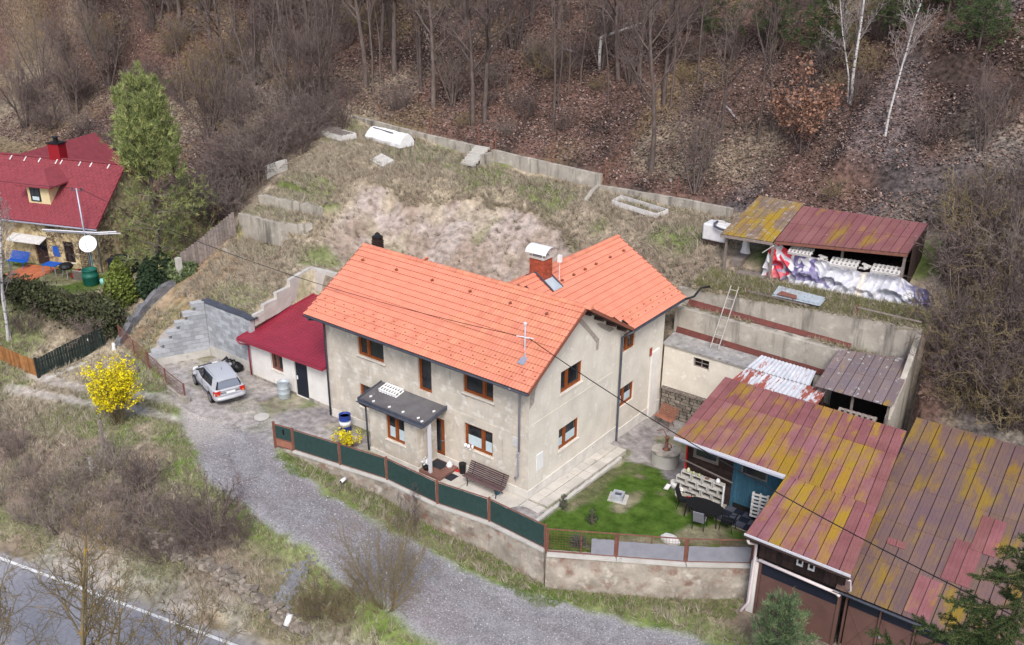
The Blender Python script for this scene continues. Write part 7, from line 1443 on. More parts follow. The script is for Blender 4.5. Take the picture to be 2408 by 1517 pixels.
for k in range(2): Pl.append(bare_tree('young_tree', LP, 'tree', G_FOR, tree_arrays(60+k, [((0,0,-.3),(.03,.02,1), 10, .09)], P_POLE, 2), 1, 'bark', 'twig'))
Sh = []
for k in range(4): Sh.append(bare_tree('bush', LU, 'bush', G_UND, tree_arrays(70+k, fan(rg0, 15, .45, .75, 2.5, .026), P_SHR, 3), 1, 'twig', ('twig','twigg','twig','twigo')[k]))
def where(x, y):
    if y > 32.5: return 'high up at the top edge of the forest'
    if x < -52: return 'on the slope far left, above the red roofed cottage'
    if x < -36: return 'on the slope between the cottage and the garden wall'
    if x < -27: return 'on the slope behind the left end of the garden wall'
    if x < -19: return 'on the slope behind the white tunnel and the steps'
    if x < -9: return 'on the slope behind the middle of the garden wall'
    if x < -2: return 'on the slope behind the right length of the wall'
    return 'on the rocky slope above the two open sheds'
LOOK = {}
Bk = []
for k in range(3): Bk.append(bare_tree('bush', 'bare bush', 'bush', G_BANK, tree_arrays(170+k, fan(rg0, 22, .6, .95, 2.5, .026), P_SHB, 2), 1, ('twig','twigg','twig')[k], ('twigg','twigg','twig')[k]))
used = set()
def put(proto, x, y, rz=None, s=1.0, label=None, group=None, lean=None, zoff=0):
    first = proto.name not in used
    if first: used.add(proto.name); o = proto; o.location = (x, y, gz(x, y) + zoff); o.rotation_euler = (0, 0, rz if rz is not None else 0); o.scale = (s,)*3
    else: o = dup(proto, (x, y, gz(x, y) + zoff), rz if rz is not None else random.random()*6.28, s)
    base = o['label'] if first else proto['label']
    if not label:
        kind = LOOK[proto.name]; sz = 'small' if s < .75 else 'large' if s > 1.0 else 'middling'; label = f'{sz} {kind} {where(x, y)}'
    o['label'] = label
    if group: o['group'] = group
    return o
for k, p in enumerate(T): LOOK[p.name] = ('straight bare tree','slightly crooked bare tree','tall thick bare tree')[k]
for k, p in enumerate(Cp): LOOK[p.name] = ('many stemmed brown tree','spreading many stemmed tree','grey many stemmed tree')[k]
for k, p in enumerate(Pl): LOOK[p.name] = ('thin dark sapling','slender bare sapling')[k]
for k, p in enumerate(Bk): LOOK[p.name] = 'bare bush'
for k, p in enumerate(Sh): LOOK[p.name] = ('brown bush','grey bush','dense brown bush','olive bush')[k]
# trees one can point at, from the middle outwards
put(T[0], -22.7, 23.8, 0, 1.0, 'thick bare tree just behind the stone steps, left one of a close pair', G_FOR); put(T[1], -21.9, 24.2, 1, .95, 'thick bare tree just behind the stone steps, right one of a close pair', G_FOR)
put(Cp[0], -36.6, 21.5, 0, 1.05); put(Cp[1], -46.3, 23.0, 2, 1.0); put(Cp[2], -61.4, 23.8, 1, 1.3); put(T[2], -35.1, 25.2, 2, .95)
Rt = random.Random(31)
for x, y, pr, s in ((-33.5,25,Pl[0],1.1),(-29.2,25.9,T[1],.72),(-31.4,27.6,Pl[1],1.2),(-7.8,23.7,T[2],.8),(-3.8,23.0,Cp[0],.72),(-17.2,26.5,Pl[0],1.0),(-10.8,31.6,T[0],.85),(-50.5,23,T[0],.9),(-37.9,19.9,Cp[1],.8),(-44,23,Pl[1],1.1),(-37.6,30.9,T[1],1.),(-25,34.5,T[2],1.),(-25.9,25,Cp[2],.6),(-64,15.7,Cp[0],.9),(-67.2,12.7,Cp[1],.8),(-50.8,18.6,Pl[0],.9),(-15.9,30.6,Cp[2],.7),(-5.3,27.9,T[0],.62),(-13.1,29.4,Cp[0],.75),(-24.1,30.6,Cp[1],1.),(-43.5,31.6,T[0],1.),(-47,29.6,T[2],1.05),(-53,28,T[1],1.),(-58,27,Cp[0],1.1),(-70,22,T[2],.9),(-64,20,Cp[2],1.0),(-18,34,T[1],1.),(-11,35.5,T[2],.9),(-31,33,T[0],1.),(-4.5,33,Cp[1],.7),(2.5,34.5,T[1],.7),(8,33,Pl[1],.9),(12.5,29,Cp[2],.6),(11,26,Cp[0],.5),(-1.9,26.9,Pl[0],.8),(-40,26,Pl[0],1.1),(-57,33,T[0],1.1),(-65,30,Cp[1],1.2),(-76,25,Cp[0],1.1),(-38,36,Cp[2],1.),(-50,36,Cp[0],1.1),(-44.5,16.5,Cp[1],.75),(-40.5,16.5,Cp[0],.7),(-73,18,Cp[2],.9)):
    put(pr, x + Rt.uniform(-.3,.3), y + Rt.uniform(-.3,.3), Rt.random()*6.28, s*Rt.uniform(.92,1.08))
for k in range(58):
    x = Rt.uniform(-62, 1); y = Rt.uniform(24.5, 36.5); pr = Rt.choice((T[0],T[1],T[2],Pl[0],Pl[1],Pl[0],Pl[1],Pl[0])); put(pr, x, y, Rt.random()*6.28, Rt.uniform(.7, 1.05) if x < -8 else Rt.uniform(.5,.75))
put(Sh[3], -31.2, 5.0, 2.2, 1.25, 'tan twiggy bush right of the tall pine, over the grey board fence', G_LEFT)
# undergrowth
n_ = 0
while n_ < 150:
    x = Rt.uniform(-74, 12); y = Rt.uniform(22.8, 37)
    if x < -34 and Rt.random() < .45: y = Rt.uniform(10 + max(0, (-44 - x))*.15 + (8 if x < -40 and x > -52 else 0), 24)
    if -34.5 < x < -1 and y < 23.3: continue
    if vnoise(np.array([x]), np.array([y]), 5.0, 91)[0] < .42 and x > -34: continue
    put(Sh[Rt.choice((0,0,2,1,3))], x, y, Rt.random()*6.28, Rt.uniform(.45, 1.15) * (1.3 if x < -36 else .9)); n_ += 1
for k in range(26):                          # dense dark brush along the left edge of the garden
    t = k/25; x = -31.2 - 3.5*Rt.random() - 1.5*t; y = 7.5 + 13*t + Rt.uniform(-.8,.8)
    k2 = Rt.choice((0,2,0,1)); put(Sh[k2], x, y, Rt.random()*6.28, Rt.uniform(.9, 1.45), ('brown','pale grey','dense brown')[k2] + ' bare bush at the left edge of the bank, ' + ('by the grey board fence' if t < .3 else 'beside the tilted slab' if t < .6 else 'by the cold frame'), G_LEFT)
for k in range(62):
    y = Rt.uniform(11.6, 24.5); lo = 12.9 if y < 17.5 else 11.2; x = lo + abs(Rt.gauss(0, 1))*2.6 + .3
    if y < 13 and x < 20: y = Rt.uniform(12.8, 15)
    k2 = Rt.choice((0,0,1,2,3)); put(Sh[k2], x, y, Rt.random()*6.28, Rt.uniform(.7, 1.35), ('brown','pale grey','dense brown','olive')[k2] + ' tangled bush ' + ('above the garage roof' if y < 15 else 'right of the tarpaulin end' if y < 18.5 else 'right of the wine red shed' if y < 21.5 else 'behind the wine red shed') + (' at the picture edge' if x > 16.5 else ''), G_RIGHT)
for x, y, s in ((13.6,14.2,.42),(15.5,15.5,.5),(14.8,18.5,.5),(17,17,.55),(13,20.5,.45),(16.2,12.9,.4)): put(Cp[Rt.randrange(3)], x, y, Rt.random()*6.28, s, 'taller bare many stemmed bush standing out of the brushwood right of the sheds', G_RIGHT)
LB = 'bare bush in the overgrown bank between the gravel drive and the road'
for x, y in ((-22.5,-11.6),(-20.6,-11.8),(-18.8,-11.0),(-19.7,-12.8),(-17.4,-11.6),(-15.8,-10.4),(-16.4,-12.2),(-14.8,-11.8),(-14.2,-10.6),(-12.9,-9.9),(-13.4,-11.3),(-11.6,-9.9),(-24.2,-11.2),(-26.6,-11.6),(-25,-12.8),(-22.8,-13.2),(-30.6,-10.4),(-31,-12.8),(-12.1,-11.0),(-10.7,-10.2),(-18,-12.6),(-33,-10.8),(-34.5,-11.8),(-15.4,-9.5),(-17.6,-9.9),(-9.9,-9.6)):
    k2 = Rt.choice((0,1,2,1)); put(Bk[k2], x, y, Rt.random()*6.28, Rt.uniform(.45, .8), ('light brown','pale grey','dark brown')[k2] + ' bare bush in the bank, ' + ('below the board fence' if x < -26 else 'below the big forsythia' if x < -19 else 'between drive and road' if x < -13.5 else 'at the bend of the drive') + (', nearest the road' if y < -11.4 else ''), G_BANK)
for x, y, s, lb in ((-10.3,-9.35,1.15,'taller dark bush with forked stems at the edge of the gravel drive'),(-9.2,-9.0,.62,LB),(-3.6,-9.1,.7,'tawny bush on the bank beside the short white drain pipe'),(-2.6,-8.9,.55,'low tawny bush left of the willow bush stump'),(-4.2,-9.4,.5,'small tawny bush below the heap of chippings')):
    put(Sh[3 if 'tawny' in lb else 0], x, y, Rt.random()*6.28, s, lb, G_BANK)
# the willow bush beside the drive
P_WIL = dict(k=(9,4,3,3), wob=(.045,.09,.1,.2), up=(.055,.05,.03,.02), tip=(.25,.4,.5,.6), n=(10,4,0,0), start=(.2,.2,.1,0), ang=(.5,.6,.5,.6), len=(.34,.5,.5,.4), taper=(.45,.4,.3,0), rr=(.55,.6,.7,.6), rmin=.006)
bare_tree('willow_bush', 'olive willow bush with long bare upright rods at the lower edge of the drive', 'bush', None, tree_arrays(7, fan(rg0, 46, .45, .85, 3.7, .020), P_WIL, 2), 1, 'twigo', 'twigo', (-1.5,-7.75,gz(-1.5,-7.75)))
bare_tree('willow_bush', 'pinkish bare rod bush growing at the foot of the crumbling wall below the green fence', 'bush', None, tree_arrays(8, fan(rg0, 16, .6, .35, 1.9, .011), P_WIL, 2), 1, 'twig', 'twig', (-3.6,-3.9,gz(-3.6,-4.4)-.1))
P_FG = dict(P_TREE, n=(16,9,6,0), len=(.46,.5,.5,.4), start=(.25,.2,.15,0), rmin=.0085)
bare_tree('roadside_tree', 'leafless tree with yellow lichen on its twigs in front of the asphalt road', 'tree', None, tree_arrays(91, [((0,0,-.3),(.0,.05,1),8.2,.11),((.3,0,-.3),(.35,.1,1),7.6,.09),((-.3,0,-.3),(-.3,.15,1),7.2,.08)], P_FG, 3), 2, 'lichen', 'lichen', (-6.4,-17.9,-3.2))
bare_tree('roadside_tree', 'second leafless lichened tree before the road at the lower left corner', 'tree', None, tree_arrays(92, [((0,0,-.3),(-.1,.1,1),8.4,.11),((.3,0,-.3),(.3,-.1,1),7.6,.09),((-.3,.2,-.3),(-.3,.1,1),7,.07)], P_FG, 3), 2, 'lichen', 'lichen', (-10.0,-19.3,-3.2))
bare_tree('roadside_tree', 'small lichened sapling before the road, right of the two larger ones', 'tree', None, tree_arrays(93, [((0,0,-.3),(.2,.1,1),6.4,.07),((0,.1,-.3),(-.1,.2,1),5.4,.05)], P_FG, 3), 2, 'lichen', 'lichen', (-3.4,-16.4,-3.2))
# birches
P_BIR = dict(P_TREE, k=(12,5,4,3), wob=(.045,.1,.14,.2), n=(22,7,5,0), start=(.35,.2,.15,0), ang=(.6,.6,.6,.6), len=(.24,.45,.45,.4), rr=(.35,.5,.55,.6), rmin=.011)
for lab, x, y, st in (('tall white birch with two stems above the shed roofs',2.3,29.8,[((0,0,-.4),(.0,-.02,1),10.5,.115),((-.15,.1,-.4),(-.07,.0,1),8,.065)]),('slim white birch right of the double stemmed birch',5.6,26.5,[((0,0,-.4),(.02,.02,1),10.5,.08)]),('thin pale birch at the right edge of the forest slope',12.9,31,[((0,0,-.4),(-.03,0,1),9,.09)]),('white birch behind the board fence at the left edge',-33.1,-6.8,[((0,0,-.3),(.06,.05,1),9,.11),((.1,.1,-.3),(-.12,.02,1),7.5,.08)])):
    bare_tree('birch_tree', lab, 'tree', None, tree_arrays(int(abs(x)*10), st, P_BIR, 3), 1, 'birch', 'birchg', (x,y,gz(x,y)))
bt = thing('broken_birch', 'snapped white birch trunk bent over in the forest left of the birches', 'tree', (-16.3,30.5,14)); q = MB(); z = gz(-16.2,30.4); q.tube([(-16.2,30.4,z-.2),(-16.25,30.4,z+1.2),(-16.2,30.45,z+2.3)], [.13,.12,.11], 8); q.build('trunk', MT['birch'], bt, True); q = MB(); q.tube([(-16.2,30.5,z+2.25),(-15,31,z+2.7),(-13.6,31.6,z+3.3)], [.12,.10,.05], 8); q.build('broken_top', MT['birch'], bt, True)
for lab, a, b in (('pale fallen log on the slope left of the birches',(-2.2,29.6),(-.9,28.9)),('pale fallen stick lying above the middle of the wall',(-21,31.5),(-18,31.3)),('fallen grey trunk on the forest slope above the tall pine',(-49,27.5),(-46.8,27.7)),('short pale log high on the slope left of the birches',(-1.7,34),(-.2,33.2)),('grey fallen pole on the slope above the yellow roofed shed',(-6.0,29.6),(-4.6,28.6))):
    q = MB(); q.tube([(a[0],a[1],gz(*a)+.15),((a[0]+b[0])/2,(a[1]+b[1])/2+.15,gz((a[0]+b[0])/2,(a[1]+b[1])/2)+.25),(b[0],b[1],gz(*b)+.15)], [.10,.09,.05], 6); tag(q.build('fallen_log', MT['birchg'], smooth=True), lab, 'log')
# ---- leaves, needles, blades: coloured small faces
def tri_blades(c, d, L, w, rg):           # c base, d direction (unit), one triangle each
    n = len(c); s = np.cross(d, rg.standard_normal((n,3))); s /= np.linalg.norm(s, axis=1, keepdims=True) + 1e-9
    L = np.broadcast_to(L, n)[:, None]; w = np.broadcast_to(w, n)[:, None]
    V = np.stack([c - s*w/2, c + s*w/2, c + d*L], 1).reshape(-1, 3); F = np.arange(3*n).reshape(-1, 3); return V, F
def quads(c, a, b):                       # centre, half axes
    V = np.stack([c-a-b, c+a-b, c+a+b, c-a+b], 1).reshape(-1, 3); F = np.arange(4*len(c)).reshape(-1, 4); return V, F
def unit(v): return v / (np.linalg.norm(v, axis=-1, keepdims=True) + 1e-9)
def needles(C, D, K, L, w, rg, spread=.8, light=(.13,.21,.06), dark=(.03,.07,.02), tipl=.5):
    n = len(C); c = np.repeat(C, K, 0) + .25*L*rg.standard_normal((n*K,3)); d = unit(np.repeat(D, K, 0) + spread*rg.standard_normal((n*K,3)))
    V, F = tri_blades(c, d, L*(.7+.6*rg.random(n*K)), w, rg); t = np.repeat(np.clip(.5 + .35*rg.standard_normal(n), 0, 1), K)*.75 + .25*rg.random(n*K)
    col = np.array(dark) + (np.array(light) - np.array(dark))*t[:, None]
    return V, F, np.repeat(col, 3, 0)
def leafy(name, C, A, lo, hi, rg, size, mat='leaf'):
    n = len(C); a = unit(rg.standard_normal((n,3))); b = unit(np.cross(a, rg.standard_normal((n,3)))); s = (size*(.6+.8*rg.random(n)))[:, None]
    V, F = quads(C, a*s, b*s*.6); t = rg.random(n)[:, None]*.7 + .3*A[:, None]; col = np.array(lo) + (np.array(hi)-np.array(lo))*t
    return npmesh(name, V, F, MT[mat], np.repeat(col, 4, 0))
# big pine in the neighbour's garden
rgp = np.random.default_rng(3)
px, py = -31.83, 2.69; pz = gz(px, py)
pine = thing('pine_tree', 'tall pine with a dense bright green top and thin lower branches between the two gardens', 'tree', (px,py,pz))
top = np.array((.75,.45,12.6)); S = []; br = []
trunk = [np.array((0,0,-.3)) + (top - np.array((0,0,-.3)))*t + np.array((.12*math.sin(t*5),.1*math.cos(t*4),0)) for t in np.linspace(0,1,13)]
for i in range(12): S.append((*trunk[i], *trunk[i+1], .21*(1-i/13), .21*(1-(i+1)/13)))
tc, td = [], []
def branch(p, d, L, r, rg, dens, k=5, up=.10):
    pts = [p]
    for i in range(k): d = unit(d + .10*rg.standard_normal(3) + np.array((0,0,up))); p = p + d*L/k; pts.append(p)
    for i in range(k): br.append((*pts[i], *pts[i+1], r*(1-i/k*.8), r*(1-(i+1)/k*.8)))
    m = int(dens*L)
    for _ in range(m):
        t = .25 + .75*rg.random()**.7; i = min(int(t*k), k-1); q = pts[i] + (pts[i+1]-pts[i])*(t*k-i); o = rg.standard_normal(3)*(.28*L*.4); tc.append(q + o); td.append(unit(d*.6 + o*1.2 + np.array((0,0,.75))))
for j in range(74):                        # dense top
    h = 6.3 + 6.3*(j/73)**1.0; t = (h+.3)/12.9; base = trunk[min(int(t*12),12)]; a = rgp.random()*6.283; rad = 2.05*(1-((h-6.3)/6.6)**2.8) + .45
    branch(base + 0.0, np.array((math.cos(a), math.sin(a), .55)), rad*(.75+.4*rgp.random()), .05, rgp, 19, 5, .2)
for sx, sy, h0, h1 in ((1.5,1.2,6.2,10.0),(.6,-.9,7,10.8),(-.8,-.4,8.6,11.5)):       # side leaders
    for j in range(16):
        h = h0 + (h1-h0)*j/15; a = rgp.random()*6.283; branch(np.array((sx,sy,h)), np.array((math.cos(a),math.sin(a),.7)), .95*(1-.6*j/15), .03, rgp, 26, 4, .2)
    S.append((*trunk[5], sx, sy, h0, .07, .05)); S.append((sx,sy,h0,sx,sy,h1,.05,.01))
n_top = len(tc)
for j in range(46):                        # sparse lower boughs
    h = 1.2 + 5.2*rgp.random(); t = (h+.3)/12.9; base = trunk[min(int(t*12),12)]; a = rgp.random()*6.283
    branch(base, np.array((math.cos(a), math.sin(a), .05)), 1.8 + 1.9*rgp.random(), .04, rgp, 6.5, 6, -.01)
for p0 in list(br)[::2]:                   # fine dry twigs
    q = np.array(p0[3:6]); d = unit(rgp.standard_normal(3)); br.append((*q, *(q + d*.55), .012, .006))
V, F = seg_mesh(S, 8); o = nobj('trunk', npmesh('trunk', V, F, MT['bark'], smooth=True)); o.parent = pine
V, F = seg_mesh(br, 4); o = nobj('branches', npmesh('branches', V, F, MT['twigg'])); o.parent = pine
C_, D_ = np.array(tc), np.array(td)
V, F, cl = needles(C_[:n_top], D_[:n_top], 15, .26, .035, rgp, .55, (.44,.47,.18), (.075,.12,.04)); o = nobj('crown', npmesh('crown', V, F, MT['leaf'], cl)); o.parent = pine
V, F, cl = needles(C_[n_top:], D_[n_top:], 12, .26, .034, rgp, .7, (.34,.36,.14), (.08,.11,.04)); o = nobj('lower_needles', npmesh('lower_needles', V, F, MT['leaf'], cl)); o.parent = pine
def conifer(name, label, loc, H, R, seed, nb, dens, K, nl, nw, light, dark, up=.05, spread=.6, start=.08, ang=.2, power=1.0, jit=.18, r0=.09, twk=5):
    rg = np.random.default_rng(seed); t_ = thing(name, label, 'tree', loc); S = [(0,0,-.3,0,0,H*.5,r0,r0*.55),(0,0,H*.5,0,0,H,r0*.55,.01)]; B = []; C = []; D = []
    for j in range(nb):
        u = start + (1-start)*(j+rg.random())/nb; h = H*u; L = R*(1-u)**power*(.75+.45*rg.random()) + .12*R; a = j*2.4 + rg.random(); d = np.array((math.cos(a), math.sin(a), ang)); p = np.array((0,0,h)); pts = [p]
        for i in range(twk): d = unit(d + .07*rg.standard_normal(3) + np.array((0,0,up))); p = p + d*L/twk; pts.append(p)
        for i in range(twk): B.append((*pts[i], *pts[i+1], .03*(1-i/twk)+.006, .03*(1-(i+1)/twk)+.006))
        for _ in range(max(2,int(dens*L))):
            t = .12 + .88*rg.random(); i = min(int(t*twk), twk-1); q = pts[i]+(pts[i+1]-pts[i])*(t*twk-i); o = rg.standard_normal(3)*jit*L*(1.05-t*.6); o[2] *= .6; C.append(q+o); D.append(unit(d + o*.8/(jit*L+.01)*.5))
    V, F = seg_mesh(S, 8); o = nobj('trunk', npmesh('trunk', V, F, MT['bark'], smooth=True)); o.parent = t_
    V, F = seg_mesh(B, 4); o = nobj('branches', npmesh('branches', V, F, MT['bark']), kind='stuff'); o.parent = t_
    V, F, cl = needles(np.array(C), np.array(D), K, nl, nw, rg, spread, light, dark); o = nobj('crown', npmesh('crown', V, F, MT['leaf'], cl)); o.parent = t_
    return t_
conifer('young_pine', 'young blue green pine in front of the garage doors', (12.55,-1.45,gz(12.55,-1.45)), 3.5, 1.5, 5, 50, 13, 24, .19, .018, (.25,.33,.155), (.055,.10,.05), .16, .5, .05, .5, .6, .13)
# spruce close to the camera: hanging sprays
def spruce(label, loc, H, R, seed, nb):
    rg = np.random.default_rng(seed); t_ = thing('spruce_tree', label, 'tree', loc); S = [(0,0,-.5,0,0,H*.6,.17,.09),(0,0,H*.6,0,0,H,.09,.012)]; B = []; C = []; D = []
    for j in range(nb):
        u = .30 + .69*(j+rg.random())/nb; h = H*u; L = min(R*(1-u)**.85*1.9, 2.6)*(.8+.4*rg.random())+.12; a = j*2.4+rg.random(); d = np.array((math.cos(a), math.sin(a), .05)); p = np.array((0,0,h)); pts = [p]; k = 7
        for i in range(k): d = unit(d + .05*rg.standard_normal(3) + np.array((0,0,-.05 if i < 4 else .10))); p = p + d*L/k; pts.append(p)
        for i in range(k): B.append((*pts[i], *pts[i+1], .028*(1-i/k)+.006, .028*(1-(i+1)/k)+.006))
        side = unit(np.cross(d, (0,0,1)))
        for s in range(int(L*11)):
            t = .2+.8*rg.random(); i = min(int(t*k), k-1); q = pts[i]+(pts[i+1]-pts[i])*(t*k-i); e = unit(d*.8 + side*(1.0 if rg.random() < .5 else -1.0)*.7 + np.array((0,0,-.25))+.15*rg.standard_normal(3)); l = .55*L*(1.1-t)*.8*rg.random()+.18; e2 = q+e*l; B.append((*q, *e2, .007, .004))
            m = max(3, int(l/.035))
            for w_ in range(m): C.append(q+e*l*(w_+rg.random())/m); D.append(e)
        m = int(L/.03)
        for w_ in range(m): t = (w_+rg.random())/m; i = min(int(t*k), k-1); C.append(pts[i]+(pts[i+1]-pts[i])*(t*k-i)); D.append(unit(pts[i+1]-pts[i]))
    V, F = seg_mesh(S, 8); o = nobj('trunk', npmesh('trunk', V, F, MT['bark'], smooth=True)); o.parent = t_
    V, F = seg_mesh(B, 3); o = nobj('branches', npmesh('branches', V, F, MT['twigo'])); o.parent = t_
    V, F, cl = needles(np.array(C), np.array(D), 9, .07, .016, rg, .75, (.085,.12,.035), (.018,.036,.013)); o = nobj('crown', npmesh('crown', V, F, MT['leaf'], cl)); o.parent = t_
spruce('dark spruce top close by in the lower right corner', (19.9,-10.0,-2.4), 15.2, 3.3, 12, 120)
for k, (x, y, h) in enumerate(((-4.5,33.5,5.5),(-.8,32.6,4.6),(3.2,33.2,5.0),(-8.8,34.5,6),(6.2,33.2,4.2),(8.6,31.4,3.0))):
    conifer('forest_pine', ('dark green pine at the top edge, left of the birches','small dark green pine directly left of the double stemmed birch','dark green pine behind the double stemmed birch','dark green pine at the upper edge, farthest left of the pines','small dark pine at the top right of the birches','little blue green pine on the scree in the upper right corner')[k], (x,y,gz(x,y)), h, 2.0, 50+k, 34, 8, 16, .24, .03, (.10,.14,.05), (.025,.05,.022), .03, .8, .2, .1, .5, .3)
# forsythias
def forsythia(label, loc, H, R, n, fl, seed):
    rg = np.random.default_rng(seed); t_ = thing('forsythia', label, 'bush', loc); P_ = dict(P_WIL, n=(9,4,0,0), up=(.03,.04,.02,.0), wob=(.07,.12,.1,.1), len=(.4,.5,.5,.4))
    out = tree_arrays(seed, fan(rg, n, .25, R/H*1.05, H, .018), P_, 2); V, F = seg_mesh(sum(out.values(), []), 3); o = nobj('stems', npmesh('stems', V, F, MT['twigo'])); o.parent = t_
    segs = np.array(out[1] + out[2] + [s for s in out[0] if s[5] > H*.45]); k = rg.integers(0, len(segs), fl); t = rg.random(fl)[:, None]; C = segs[k, :3]*(1-t) + segs[k, 3:6]*t + .035*rg.standard_normal((fl,3)); C = C[C[:, 2] > H*.33]
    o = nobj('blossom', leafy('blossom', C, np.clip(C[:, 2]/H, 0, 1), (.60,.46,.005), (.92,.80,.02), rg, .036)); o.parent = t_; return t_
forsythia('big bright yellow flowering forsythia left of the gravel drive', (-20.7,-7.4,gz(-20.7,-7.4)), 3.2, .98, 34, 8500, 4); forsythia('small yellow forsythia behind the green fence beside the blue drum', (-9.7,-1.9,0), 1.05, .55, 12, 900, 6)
# clipped evergreens and hedge of the neighbour
def evergreen(name, label, loc, H, R, seed, lo, hi, n=5200, cat='bush', egg=.6):
    rg = np.random.default_rng(seed); t_ = thing(name, label, cat, loc); u = rg.random(n); z = H*u; prof = R*np.sin(np.pi*np.clip(.16+.84*u**egg, 0, 1))**.75; a = rg.random(n)*6.283
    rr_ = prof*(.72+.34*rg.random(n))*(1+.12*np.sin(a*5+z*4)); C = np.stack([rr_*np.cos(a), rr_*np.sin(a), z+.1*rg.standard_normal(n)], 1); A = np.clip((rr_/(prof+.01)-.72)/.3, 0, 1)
    q = MB(); q.lathe((0,0,0), [(R*.6*math.sin(math.pi*min(1,.16+.84*k/8)**.9)+.05, H*.92*k/8) for k in range(9)], 9); me = q.mesh('inner', MT['dkgreen']); o = nobj('stem', me); o.parent = t_
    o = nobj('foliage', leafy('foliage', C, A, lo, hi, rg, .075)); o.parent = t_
x, y = -30.9, -.5; evergreen('thuja', 'rounded golden green thuja at the end of the hedge', (x,y,2.0), 2.75, .95, 3, (.04,.065,.012), (.19,.23,.05))
evergreen('juniper', 'dark green upright evergreen between the thuja and the tall pine', (-29.9,.9,2.3), 2.3, .85, 4, (.012,.025,.014), (.05,.08,.04)); evergreen('dark_bush', 'dark green low bush at the foot of the tall pine', (-30.6,2.3,2.7), 1.7, 1.1, 5, (.015,.03,.018), (.06,.085,.045)); evergreen('mountain_pine', 'low green mountain pine leaning over the grey board fence', (-29.3,3.0,3.2), 1.1, 1.2, 6, (.04,.07,.03), (.18,.22,.10))
hd = thing('hedge', "overgrown dark hedge and ivy along the edge of the neighbour's lawn", 'hedge', (-34.5,-4.0,1.2)); rg = np.random.default_rng(8)
HP = [(-40.5,-7.8),(-37.0,-5.9),(-34.3,-4.2),(-32.4,-2.9),(-31.2,-2.0),(-29.4,-1.9)]; n = 15000; t = rg.random(n)*(len(HP)-1); i = np.clip(t.astype(int), 0, len(HP)-2); f = (t-i)[:, None]; hp = np.array(HP); B2 = hp[i]*(1-f)+hp[i+1]*f
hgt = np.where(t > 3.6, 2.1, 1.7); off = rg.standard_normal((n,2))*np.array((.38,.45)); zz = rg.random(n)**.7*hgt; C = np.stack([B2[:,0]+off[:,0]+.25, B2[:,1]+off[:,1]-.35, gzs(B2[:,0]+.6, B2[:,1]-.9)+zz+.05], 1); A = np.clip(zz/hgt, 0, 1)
lo = np.where((t > 3.2)[:, None], np.array((.02,.035,.014)), np.array((.035,.03,.022))); 
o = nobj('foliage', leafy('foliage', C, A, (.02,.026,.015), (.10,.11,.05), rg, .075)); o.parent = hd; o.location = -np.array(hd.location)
S = []
for k in range(900): j = rg.integers(0, n); p = C[j]; d = unit(rg.standard_normal(3)+np.array((0,0,.8))); S.append((*p, *(p+d*.5), .012, .006))
V, F = seg_mesh(S, 3); o = nobj('twigs', npmesh('twigs', V, F, MT['twig'])); o.parent = hd; o.location = -np.array(hd.location)
put(Sh[1], -30.2, -3.3, 1.0, .8, 'small bare shrub with pale upright branches behind the dark green gate', G_LEFT); put(Sh[2], -32.8, -5.8, 2.0, .6, 'small bare shrub on the slope below the hedge', G_LEFT)
# yucca, small conifers and tufts on the lawn
def tuft(name, label, x, y, n, L, w, lo, hi, cat='plant', spread=.75, seed=1):
    rg = np.random.default_rng(seed); c = np.repeat(np.array([[0,0,0.]]), n, 0) + .05*rg.standard_normal((n,3))*np.array((1,1,0)); d = unit(rg.standard_normal((n,3))*spread + np.array((0,0,.75))); d[:,2] = np.abs(d[:,2])*.9+.08; V, F = tri_blades(c, unit(d), L*(.7+.4*rg.random(n)), w, rg); t = rg.random(n)[:, None]
    o = nobj(name, npmesh(name, V, F, MT['leaf'], np.repeat(np.array(lo)+(np.array(hi)-np.array(lo))*t, 3, 0)), loc=(x,y,gz(x,y))); return tag(o, label, cat)
tuft('yucca', 'grey green spiky yucca behind the mesh fence at the lawn corner', 3.75, -1.55, 170, .62, .05, (.04,.055,.05), (.15,.18,.16), seed=3)
for lab, x, y in (('small dark conifer sapling on the lawn near the paved path',1.7,.35),('small dark conifer sapling in the middle of the lawn edge behind the yucca',3.3,.2)):
    conifer('conifer_sapling', lab, (x,y,gz(x,y)), .75, .32, int(x*10), 22, 14, 14, .08, .014, (.10,.14,.06), (.025,.045,.02), .1, .6, .05, .3, .7)
# oak with brown leaves
rg = np.random.default_rng(14); ok_ = thing('oak_tree', 'small oak still holding rust brown leaves below the double stemmed birch', 'tree', (1.0,26.0,gz(1.0,26.0))); out = tree_arrays(33, [((0,0,-.3),(-.1,0,1),4.6,.07),((.2,0,-.3),(.5,0,1),4.0,.05),((0,.2,-.3),(-.6,.1,1),3.8,.05)], dict(P_COP, n=(10,6,3,0), len=(.45,.5,.45,.4)), 3)
V, F = seg_mesh(sum(out.values(), []), 4); o = nobj('trunk', npmesh('trunk', V, F, MT['bark'])); o.parent = ok_; sg = np.array(out[2]+out[3]); k = rg.integers(0, len(sg), 1900); C = sg[k,3:6]+.22*rg.standard_normal((1900,3)); o = nobj('crown', leafy('crown', C, rg.random(1900), (.19,.095,.065), (.38,.215,.145), rg, .07)); o.parent = ok_
